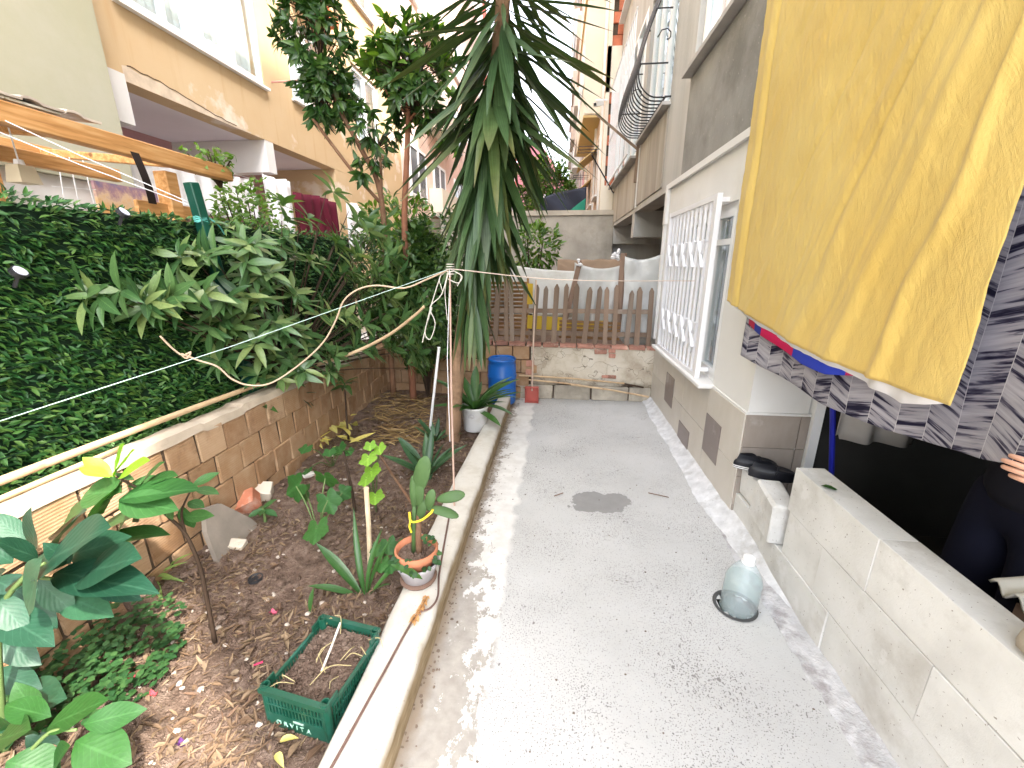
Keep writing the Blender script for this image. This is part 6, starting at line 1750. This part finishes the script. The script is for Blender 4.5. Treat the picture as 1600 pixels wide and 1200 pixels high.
def make_water():
    s = NT('water')
    t = s.n('ShaderNodeBsdfTransparent', {0: (0.82, 0.89, 0.88, 1)}).outputs[0]
    g = s.n('ShaderNodeBsdfGlossy', {'Roughness': .03}).outputs[0]
    return s.finish(s.n('ShaderNodeMixShader', {0: .06, 1: t, 2: g}).outputs[0])
blathe('water', [(.001, .004), (.066, .004), (.078, .012), (.079, .03), (.079, .208), (.001, .208)], make_water())
blathe('cap', [(.027, .312), (.027, .334), (.022, .338), (.001, .338)], M_soleline, 18)
blathe('neck_ring', [(.024, .301), (.031, .303), (.031, .307), (.024, .309)], M_soleline, 18)

# ================================================================== by the end wall
M_bluep = mat('blue_plastic', (0.008, 0.11, 0.42), var=.08, rough=.35, spec=.5, bump=.05)
br_ = thing('blue_barrel', 'blue plastic barrel standing at the end of the garden kerb beside the end wall', 'barrel', (-.62, 4.62, 0))
MB().lathe([(.001, 0.0), (.145, .0), (.158, .02), (.160, .10), (.166, .115), (.166, .135), (.160, .15), (.163, .30), (.169, .315), (.169, .335), (.163, .35), (.160, .45), (.150, .50), (.158, .505), (.158, .530), (.148, .535), (.140, .525)], (-.60, 4.62, .02), 32).build('barrel_body', M_bluep, br_, smooth=True)
MB().lathe([(.001, .518), (.139, .518), (.139, .524)], (-.60, 4.62, .02), 28).build('lid', M_bluep, br_, smooth=False)
dp = thing('dustpan', 'red long handled dustpan leaning against the end wall beside the barrel', 'dustpan', (-.25, 4.72, 0))
MB().tube([(-.255, 4.70, .14), (-.25, 4.80, .8), (-.235, 4.86, 1.41)], .0095, 8).build('handle', mat('pale_handle', (.55, .42, .34), rough=.5), dp)
M_redp = mat('red_plastic', (0.42, 0.10, 0.08), var=.15, rough=.5, bump=.1)
mb = MB(); mb.box((-.335, 4.70, .005), (-.175, 4.712, .195)); mb.box((-.335, 4.64, .005), (-.325, 4.70, .18)); mb.box((-.185, 4.64, .005), (-.175, 4.70, .18)); mb.box((-.325, 4.66, .005), (-.185, 4.699, .013)); mb.box((-.335, 4.66, .183), (-.175, 4.699, .195))
mb.build('pan', M_redp, dp, bevel=.004)
for i, (a, b, r, lab) in enumerate((((-.42, 4.80, .30), (.82, 4.79, .24), .011, 'longest thin cane lying along the foot of the end wall'), ((-.30, 4.76, .26), (.62, 4.76, .17), .010, 'pale cane lying lowest along the foot of the end wall'), ((.20, 4.74, .22), (1.10, 4.74, .10), .011, 'cane slanting down to the right corner at the foot of the end wall'), ((.45, 4.83, .26), (1.05, 4.82, .19), .010, 'dark cane behind the others at the foot of the end wall'))):
    MB().tube([a, ((a[0] + b[0]) / 2, (a[1] + b[1]) / 2, (a[2] + b[2]) / 2 + .012), b], r, 7).build('cane', M_bamboo if i != 3 else M_stem_d, label=lab, cat='cane')

# ================================================================== on the kerb and in the bed
M_terra = mat('terracotta', (0.44, 0.17, 0.09), var=.15, scale=8, bump=.25, bscale=60)
M_greypot = mat('grey_plastic_pot', (0.34, 0.32, 0.33), var=.1, rough=.5, bump=.05)
pc = Vector((-.618, 1.60, .143))
pt = thing('potted_cactus', 'prickly pear cactus in a terracotta pot set inside a grey pot on the kerb', 'potted plant', pc)
MB().lathe([(.001, .0), (.080, .0), (.088, .012), (.086, .014), (.001, .012)], pc, 24).build('saucer', mat('brown_saucer', (.16, .10, .075), var=.2), pt, smooth=True)
MB().lathe([(.060, .014), (.072, .02), (.094, .088), (.102, .100), (.102, .112), (.096, .112), (.088, .09)], pc, 28).build('outer_pot', M_greypot, pt, smooth=True)
MB().lathe([(.056, .05), (.085, .135), (.098, .142), (.101, .175), (.092, .178), (.088, .150), (.05, .09)], pc, 28).build('pot', M_terra, pt, smooth=True)
mb = MB(); mb.lathe([(.001, .150), (.05, .152), (.089, .147)], pc, 20)
for k in range(60):
    a, r = U(0, 6.28), U(0, .08); mb.blob(pc + Vector((r * math.cos(a), r * math.sin(a), .152)), (U(.004, .01),) * 3, 5, 4, .2)
mb.build('potting_soil', M_soil, pt, smooth=True)
M_cact = mat('cactus_skin', (0.055, 0.105, 0.035), var=.2, scale=8, rough=.5, bump=.15, col2=(0.085, .14, .05), c2scale=6)
def pad(p, d, up, L, Wd):
    """flat oval cactus pad growing from p along d"""
    M = frame(p, d, up, 1)
    n, m = 14, 8
    vs = []
    for j in range(m + 1):
        th = math.pi * j / m
        for k in range(n):
            ph = 2 * math.pi * k / n
            y = L * (.5 - .5 * math.cos(th)); rr = math.sin(th) * (1 - .25 * (1 - y / L))
            vs.append(M @ Vector((Wd * rr * math.cos(ph), y, .008 * rr * math.sin(ph) + .010 * math.sin(y / L * 3))))
    return MB().add(vs, [(j * n + k, (j + 1) * n + k, (j + 1) * n + (k + 1) % n, j * n + (k + 1) % n) for j in range(m) for k in range(n)]).build('pad', M_cact, pt, smooth=True)
Yc = pc.y + .0
MB().tube([pc + Vector((.012, 0, .14)), pc + Vector((.014, .0, .25)), A(655, 800, Yc)], [.017, .015, .012], 8).build('cactus_stem', M_bark, pt, smooth=True)
MB().tube([pc + Vector((-.014, 0, .14)), A(647, 820, Yc), A(648, 770, Yc)], [.013, .012, .010], 8).build('cactus_stem', M_cact, pt, smooth=True)
fr_ = (0, -1, .25)
def padpx(a, b, wd, up=fr_, dy=0.0):
    p, q = A(a[0], a[1], Yc), A(b[0], b[1], Yc + dy)
    return pad(p, q - p, up, (q - p).length, wd)
padpx((652, 772), (667, 712), .042); padpx((648, 800), (645, 742), .018); padpx((655, 795), (657, 748), .026); padpx((668, 798), (677, 764), .027); padpx((655, 815), (664, 780), .024); padpx((682, 781), (727, 772), .030, (0, -.85, .55), .02); padpx((667, 793), (717, 808), .028, (.1, -.45, .9), -.02)
rbn = MB(); rbn.tube(curve_pts([A(640, 800, Yc - .02), A(643, 815, Yc - .035), A(660, 812, Yc - .04), A(676, 798, Yc - .02), A(668, 796, Yc + .02)]), .006, 4)
rbn.tube(curve_pts([A(642, 812, Yc - .03), A(640, 822, Yc - .035), A(643, 832, Yc - .035)]), .005, 4); rbn.build('ribbon', mat('yellow_ribbon', (.62, .48, .03), rough=.5), pt)
Ms = []
for k in range(46):
    a = U(2.6, 6.0) if k % 4 else U(0, 6.28)
    q = pc + Vector((math.cos(a) * U(.08, .115), math.sin(a) * U(.08, .115), U(.12, .18)))
    Ms.append((L_cov, frame(q, (math.cos(a), math.sin(a), U(-.6, .3)), (0, -.3, 1), U(.022, .036))))
for k in range(14): Ms.append((L_cov, frame(pc + Vector((.05 + U(-.03, .03), U(-.03, .03), .22 + U(-.02, .03))), (U(-1, 1), U(-1, 1), .3), (0, -.3, 1), U(.02, .03))))
for t_, M in Ms: link('creeper_leaf', t_.me, pt, M)
link('fallen_leaf', ST[1].me, pt, frame(A(610, 882, Yc - .10), (1, -.1, -.15), (0, -.3, 1), .16, 0, 1.6))

# white bucket with strap leaved plant
bc = Vector(at(741, 673, Z=.075)) + Vector((0, .05, 0))
bk = thing('bucket_plant', 'white bucket holding a strap leaved plant at the edge of the bed near the yucca', 'potted plant', bc)
M_wplastic = mat('white_plastic', (.70, .70, .69), var=.06, rough=.4, spec=.4, bump=.05, col2=(.58, .56, .52), c2scale=4, c2lo=.55, c2hi=.7)
MB().lathe([(.001, 0), (.100, 0), (.106, .008), (.122, .22), (.130, .222), (.130, .236), (.120, .238), (.118, .20), (.10, .12), (.001, .12)], bc, 28).build('bucket', M_wplastic, bk, smooth=True)
MB().lathe([(.001, .19), (.117, .19)], bc, 20).build('potting_soil', M_soil, bk)
bd = bc + Vector((-.01, -.118, .165))
mb = MB()
for r_ in (.020, .013): mb.tube([bd + Vector((r_ * 1.3 * math.cos(a), 0, r_ * math.sin(a))) for a in np.linspace(0, 6.2832, 17)], .0018, 4)
mb.build('round_emblem', M_greypot, bk)
strap_plant('', '', bc + Vector((0, 0, .19)), [(math.cos(a) * U(.35, .95), math.sin(a) * U(.3, .8), U(.35, 1.2), U(.30, .52), U(.9, 1.4)) for a in np.linspace(0, 6.1, 26)] + [(.55, -.55, .12, .38, 1.3)], ST, t=bk)

# stakes, posts and canes
wb_ = at(671, 678, Z=.06)
MB().tube([wb_, at(686, 543, Y=3.25)], .0115, 8).build('white_stake', M_upvc, label='thin white pipe stake standing in the bed left of the yucca', cat='stake')
hk = at(710, 790, Z=.143)
hp = thing('hanging_cane', 'thin pinkish cane tied upright at the kerb below the knot of lines', 'cane', hk)
MB().tube([hk, at(705, 600, Y=hk.y + .15), at(703, 425, Y=hk.y + .28)], [.0065, .006, .0055], 7).build('cane', mat('pink_cane', (.42, .29, .23), var=.2, scale=9, rough=.6), hp)
MB().tube([at(703, 690, Y=hk.y + .12), at(699, 560, Y=hk.y + .2), at(703, 425, Y=hk.y + .275)], .0022, 4).build('wire', M_whitecloth, hp)
cn = at(578, 885, Z=.05)
MB().tube([cn, at(576, 820, Y=cn.y + .01), at(572, 762, Y=cn.y + .02)], .0125, 8).build('bamboo_cane', mat('pale_bamboo', (.55, .44, .30), var=.2, scale=14, bump=.15), label='short pale bamboo cane standing upright in the bed left of the cactus pot', cat='cane')
l0, l1 = at(590, 705, Z=.22), at(643, 785, Y=1.75)
MB().tube([l0, (l0 + l1) / 2 + Vector((0, 0, -.01)), l1], [.006, .008], 6).build('dry_branch', M_bark, label='thin dry branch slanting from the young lobed plant down to the cactus', cat='branch')
# lines and cables
knot = at(703, 420, Y=hk.y + .28)
A0 = at(0, 655, X=wall_x(1) - .2)
A0 = A0 + (A0 - knot) * .2
MB().tube([A0, (A0 + knot) / 2 + Vector((0, 0, -.02)), knot], .0018, 5).build('washing_line', mat('teal_white_line', (.45, .58, .54)), label='thin pale teal line stretched from the left edge across the bed to the cane', cat='clothesline')
gq = Vector((XG - .02, 3.48, at(1105, 441, X=XG).z))
MB().tube(curve_pts([knot, (knot * .6 + gq * .4) + Vector((0, 0, -.035)), gq], 6), .0032, 5).build('washing_line', mat('pinkish_line', (.58, .47, .40)), label='thin pinkish line stretched from the cane across the path to the window grille', cat='clothesline')
mb = MB()
for k in range(5):
    mb.tube([knot + Vector((.022 * math.cos(a) + U(-.004, .004), .022 * math.sin(a), -.03 + .014 * k)) for a in np.linspace(0, 6.3, 10)], .0024, 4)
for dx, dz in ((-.06, -.13), (.07, -.10), (-.03, -.30)):
    mb.tube(curve_pts([knot, knot + Vector((dx, -.02, dz * .4)), knot + Vector((dx * .7, -.03, dz))], 5), .0022, 4)
mb.build('string_knot', M_rope, label='knot of pale strings on top of the cane where the washing lines meet', cat='string')
YV = lambda x: 2.2 + (x - 250) / 450 * .55
vp = [(250, 525), (268, 543), (285, 555), (298, 550), (292, 560), (284, 553), (310, 563), (340, 573), (362, 592), (390, 602), (425, 598), (470, 568), (505, 535), (525, 500), (537, 470), (560, 452), (590, 446), (632, 450), (668, 436), (700, 422)]
MB().tube(curve_pts([at(x, y, Y=1.95 + (x - 250) / 450 * .55) for x, y in vp], 4), .0052, 6).build('bent_cable', mat('tan_cable', (.46, .34, .24), rough=.6), smooth=True, label='curly tan cable looping from the washing line over the wall up to the cane', cat='cable')
mb = MB()
for pts in ([(690, 425), (676, 470), (668, 500), (660, 535)], [(700, 425), (690, 460), (672, 480), (680, 505), (672, 530), (664, 518), (675, 480)], [(712, 425), (722, 432), (716, 442), (700, 436)]):
    mb.tube(curve_pts([at(x, y, Y=hk.y + .27) for x, y in pts], 5), .0035, 4)
mb.build('loose_strings', mat('grey_string', (.52, .50, .44)), label='loose grey strings dangling below the knot beside the yucca trunk', cat='string')
cb = [at(x, y, Z=.150) for x, y in ((703, 800), (694, 850), (686, 900), (684, 932), (672, 950), (648, 965), (600, 1050), (520, 1195))]
cb += [cb[-1] + Vector((-.04, -.3, 0)), cb[-1] + Vector((-.03, -.8, 0))]
MB().tube(curve_pts(cb, 6), .0048, 6).build('brown_cable', mat('brown_cable', (.13, .075, .06), rough=.5), smooth=True, label='dark brown cable running along the top of the kerb past the cactus pot', cat='cable')
ds = thing('dried_spike', 'curled dried orange brown flower spike lying on the kerb in front of the cactus pot', 'dried flower', at(660, 950, Z=.146))
s0, s1 = at(668, 932, Z=.155), at(646, 972, Z=.150)
M_spike = mat('dried_scale', (.42, .22, .09), var=.3, scale=30)
LS = Leaf('scale', leaf_mat('dried_scale_leaf', [(.30, .15, .06), (.48, .27, .11), (.40, .20, .08)], rough=.7, trans=.1), width=.6, fold=.8, droop=.5, nseg=3)
MB().tube([s0, s1], .004, 5).build('spine', M_spike, ds)
for k in range(34):
    f = k / 33; a = k * 2.4
    link('scale', LS.me, ds, frame(s0 + (s1 - s0) * f, ((s1 - s0).normalized() + Vector((math.cos(a), .3 * math.sin(a), .5 + .5 * math.sin(a))) * 1.1), (0, 0, 1), U(.016, .026) * (1.25 if f > .75 else 1)))

# ---- the green crate
cm = Vector((-.825, 1.125, 0)); ang = -.155
CM = Matrix.Translation(Vector((cm.x, cm.y, .025))) @ Matrix.Rotation(ang, 4, 'Z')
M_crate = mat('green_crate_plastic', (0.005, 0.058, 0.034), var=.12, rough=.38, spec=.5, bump=.08, col2=(.012, .085, .06), c2scale=5)
ck = thing('green_crate', 'green plastic crate filled with dry soil standing beside the kerb', 'crate', cm)
CW, CL, CH = .136, .160, .165
def cbox(mb, a, b):
    vs = [CM @ Vector((x, y, z)) for x, y, z in ((a[0], a[1], a[2]), (b[0], a[1], a[2]), (b[0], b[1], a[2]), (a[0], b[1], a[2]), (a[0], a[1], b[2]), (b[0], a[1], b[2]), (b[0], b[1], b[2]), (a[0], b[1], b[2]))]
    return mb.add(vs, [(3, 2, 1, 0), (4, 5, 6, 7), (0, 1, 5, 4), (1, 2, 6, 5), (2, 3, 7, 6), (3, 0, 4, 7)])
def end_panel(y0, y1, front):
    mb = MB()
    cbox(mb, (-CW, y0 - .006, CH - .018), (CW, y1 + .006, CH))
    cbox(mb, (-CW + .02, y0, .0), (CW - .02, y1, .062)); cbox(mb, (-CW + .02, y0, .098), (CW - .02, y1, .106)); cbox(mb, (-CW + .02, y0, .132), (CW - .02, y1, .139))
    for k in range(17):
        x = -CW + .026 + k * (2 * CW - .052) / 16
        cbox(mb, (x - .0032, y0 + .001, .062), (x + .0032, y1 - .001, .132))
    for k in range(5):
        x = -CW + .03 + k * (2 * CW - .06) / 4
        cbox(mb, (x - .004, y0 + .001, .139), (x + .004, y1 - .001, CH - .018))
    return mb.build('end_panel', M_crate, ck)
end_panel(-CL, -CL + .007, True); end_panel(CL - .007, CL, False)
for sx in (-1, 1):
    mb = MB()
    x0, x1 = sorted((sx * CW, sx * (CW - .007)))
    cbox(mb, (x0, -CL + .03, .0), (x1, CL - .03, .05)); cbox(mb, (x0 - .002, -CL + .03, .128), (x1 + .002, CL - .03, .140)); cbox(mb, (x0, -CL + .03, .085), (x1, CL - .03, .092))
    for k in range(20):
        y = -CL + .034 + k * (2 * CL - .068) / 19
        cbox(mb, (x0 + .001, y - .003, .05), (x1 - .001, y + .003, .128))
    mb.build('side_panel', M_crate, ck)
    for sy in (-1, 1):
        mb = MB(); n = 12
        q = Vector((sx * (CW - .014), sy * (CL - .014), 0))
        prof = [(.016, 0), (.016, CH + .004), (.012, CH + .004), (.012, CH - .02), (.001, CH - .02)]
        vs = [CM @ (q + Vector((r * math.cos(2 * math.pi * k / n), r * math.sin(2 * math.pi * k / n), z))) for r, z in prof for k in range(n)]
        mb.add(vs, [(i * n + k, i * n + (k + 1) % n, (i + 1) * n + (k + 1) % n, (i + 1) * n + k) for i in range(4) for k in range(n)])
        mb.build('corner_post', M_crate, ck)
        mb = MB()
        xa, xb = sorted((sx * CW, sx * (CW - .008))); ya, yb2 = sorted((sy * (CL - .016), sy * (CL - .062)))
        cbox(mb, (xa + .001, ya, .141), (xb - .001, yb2, CH)); mb.build('corner_web', M_crate, ck)
mb = MB(); cbox(mb, (-CW + .01, -CL + .01, .0), (CW - .01, CL - .01, .008)); mb.build('base_panel', M_crate, ck)
mb = MB()
mb.grid(lambda u, v: CM @ Vector((-CW + .010 + (2 * CW - .02) * u, -CL + .010 + (2 * CL - .02) * v, .095 + .03 * v + .012 * mn.noise(Vector((u * 4, v * 5, 2))) + .008 * mn.noise(Vector((u * 13, v * 14, 2))))), 26, 30)
mb.build('crate_soil', M_soil, ck, smooth=True)
mb = MB()
for k in range(260):
    u, v = U(.04, .96), U(.04, .96)
    r = U(.003, .010) if k % 7 else U(.008, .014)
    mb.blob(CM @ Vector((-CW + .01 + (2 * CW - .02) * u, -CL + .01 + (2 * CL - .02) * v, .098 + .03 * v + .012 * mn.noise(Vector((u * 4, v * 5, 2))))), (r * U(.8, 1.4), r, r * .8), 6, 4, .25)
mb.build('soil_crumbs', M_soil, ck, smooth=True, kind='stuff')
fc = bpy.data.curves.new('lettering', 'FONT'); fc.body = 'ORVITA'; fc.size = .027; fc.extrude = .0012; fc.align_x = 'CENTER'; fc.space_character = 1.7
fo = bpy.data.objects.new('tmp_text', fc); COL.objects.link(fo)
bpy.context.view_layer.update()
tm_ = bpy.data.meshes.new_from_object(fo.evaluated_get(bpy.context.evaluated_depsgraph_get()))
bpy.data.objects.remove(fo)
tm_.materials.clear(); tm_.materials.append(mat('pale_lettering', (.30, .50, .40), var=.1, rough=.5))
link('lettering', tm_, ck, CM @ Matrix.Translation(Vector((-.015, -CL - .0015, .018))) @ Matrix.Rotation(math.pi / 2, 4, 'X'))
mb = MB(); cbox(mb, (-.012, -CL - .002, .046), (.030, -CL + .001, .054)); mb.build('emblem_bar', mat('pale_emblem', (.30, .42, .36), var=.1), ck)
sa = CM @ Vector((-.035, .145, CH)); sb_ = CM @ Vector((.0, -.02, .115))
MB().tube([sa, (sa + sb_) / 2 + Vector((.004, 0, .006)), sb_], .0045, 6).build('white_twig', mat('white_twig', (.60, .56, .50), var=.15), label='bleached white twig leaning across the soil in the green crate', cat='twig')
mb = MB()
for k in range(14):
    a = CM @ Vector((U(-.12, .13), U(-.1, .16), U(.12, .15)))
    b = a + Vector((U(-.09, .09), U(-.09, .09), U(-.01, .05)))
    mb.tube(curve_pts([a, (a + b) / 2 + Vector((U(-.02, .02), U(-.02, .02), U(.01, .03))), b], 4), .0016, 4)
mb.build('dry_stalks', mat('dry_stalk', (.40, .33, .17), var=.2), label='thin dry curled stalks on the soil of the green crate', cat='dry stalks', kind='stuff')

# ---- rubble and scraps on the soil
M_redfrag = mat('broken_red_brick', (.45, .17, .10), var=.25, scale=9, bump=.4, col2=(.52, .34, .27), c2scale=8, c2lo=.5, c2hi=.65)
def frag(name, label, cat, m, px_, py_, size, rot, dz=.03, jit=.006):
    p = at(px_, py_, Z=.06)
    p.z = soil_z(p.x, p.y) + dz
    me = rough_box_mesh(name, m, *size, .006, jit)
    return piece(name, me, None, p, rot, label=label, cat=cat)
frag('broken_brick', 'broken red brick with a painted side lying against the foot of the brick wall', 'brick', M_redfrag, 385, 800, (.15, .12, .10), (.5, -.35, .5), .05)
frag('white_brick_piece', 'pale ridged brick piece beside the broken red brick', 'brick', mat('pale_ridged_brick', (.56, .50, .42), var=.15, bump=.5, bscale=30), 411, 778, (.12, .11, .10), (.3, .2, .4), .04)
frag('grey_stone', 'grey lump of mortar behind the pale brick piece near the wall', 'stone', M_stone, 430, 745, (.11, .09, .08), (.2, .3, .8), .03, .012)
p = at(345, 862, Z=.06)
slab_ = [(1.70, 0), (2.06, 0), (2.02, .10), (1.90, .27), (1.80, .30), (1.74, .2)]
sv = [(wall_x(yy) + .135 - .36 * zz + dd, yy, zz + .01) for dd in (0, .028) for yy, zz in slab_]
MB().add(sv, [tuple(range(5, -1, -1)), tuple(range(6, 12))] + [(k, (k + 1) % 6, 6 + (k + 1) % 6, 6 + k) for k in range(6)]).build('stone_slab', mat('grey_slab', (.22, .19, .16), var=.25, scale=6, bump=.5), label='grey stone slab leaning against the brick wall behind the sapling', cat='slab')
frag('pale_chip', 'pale chip of stone lying in front of the leaning slab', 'stone', M_stone, 370, 852, (.09, .06, .03), (.3, .2, .2), .02)
frag('white_rock', 'whitish rock half hidden under the broad leaves at the left', 'rock', mat('whitish_rock', (.55, .50, .43), var=.2, bump=.4), 95, 985, (.20, .10, .12), (.3, .2, .5), .04, .016)
frag('white_chip', 'white lump lying among the leaves above the lobed plant', 'stone', mat('white_lump', (.62, .60, .56), var=.1), 482, 742, (.07, .05, .04), (.2, .3, .9), .02)
frag('clay_clod', 'large round clod of earth at the foot of the wall under the broad leaves', 'clod', M_soil, 212, 945, (.15, .12, .11), (.1, .1, .4), .03, .016)
p = at(398, 897, Z=.06); p.z = soil_z(p.x, p.y)
MB().lathe([(.001, .004), (.026, .006), (.030, .016), (.034, .016), (.036, .002)], p, 16).build('black_pot_base', M_iron_b, label='small round black plastic cap lying on the soil in the middle of the bed', cat='cap')
for px_, py_, c, nm, lab in ((203, 1055, (.60, .03, .10), 'red_scrap', 'small red plastic scrap on the soil near the ground cover'), (425, 945, (.62, .12, .20), 'pink_scrap', 'crumpled pink and white wrapper on the soil left of the crate'), (283, 1160, (.07, .02, .10), 'purple_scrap', 'small purple scrap at the bottom of the bed'), (235, 1078, (.55, .06, .08), 'red_scrap', 'tiny red scrap below the other red one'), (395, 1042, (.50, .05, .12), 'red_stick', 'thin red stick lying left of the crate')):
    p = at(px_, py_, Z=.06); p.z = soil_z(p.x, p.y) + .008
    mb = MB()
    if 'stick' in nm: mb.bar(p + Vector((-.03, -.01, 0)), p + Vector((.03, .02, .008)), .006, .004)
    else: mb.grid(lambda u, v: p + Vector(((u - .5) * .035, (v - .5) * .02, .008 * math.sin(u * 7) + .006 * math.cos(v * 6))), 6, 4)
    mb.build(nm, mat(nm, c, rough=.5, var=.1), label=lab, cat='scrap')
for px_, py_, rz in ((435, 1155, .4), (448, 1175, 1.4), (430, 1172, -.6)):
    p = at(px_, py_, Z=.06); p.z = soil_z(p.x, p.y) + .012
    link('curled_leaf', LT('leaf', M_lf_yel if px_ != 448 else M_dry, width=.4, fold=.9, droop=.3, nseg=5).me, None, frame(p, (math.cos(rz), math.sin(rz), .2), (0, 0, 1), .06), label={435: 'curled yellow fallen leaf in front of the crate', 448: 'dry tan leaf pointing down in front of the crate', 430: 'second curled yellow leaf just below the first in front of the crate'}[px_], cat='leaf')
# dirt and small leaves along the foot of the kerb on the path
M_dirt = mat('path_dirt', (.16, .12, .09), var=.3)
mb = MB()
for k in range(240):
    y = U(.9, 4.6); x = -.488 + abs(RNG.normal(0, .035)); r = U(.002, .006)
    mb.blob((x, y, r * .4), (r * U(.8, 1.6), r * U(.8, 1.6), r * .6), 5, 3, .2)
for k in range(160):
    y = U(.9, 4.6); x = U(-.4, 1.1); r = U(.0015, .0045)
    mb.blob((x, y, r * .4), (r * U(.8, 1.6), r, r * .6), 5, 3, .2)
mb.build('path_grit', M_dirt, kind='stuff', label='grit and crumbs scattered on the concrete path', cat='grit')
for (a, b, lab) in (((866, 775), (880, 770), 'tiny yellow straw lying left of the dark patch on the path'), ((1013, 770), (1045, 777), 'thin brown twig lying right of the dark patch on the path')):
    p, q = at(*a, Z=.008), at(*b, Z=.008)
    MB().tube([p, q], .003, 5).build('twig', M_bark, label=lab, cat='twig')
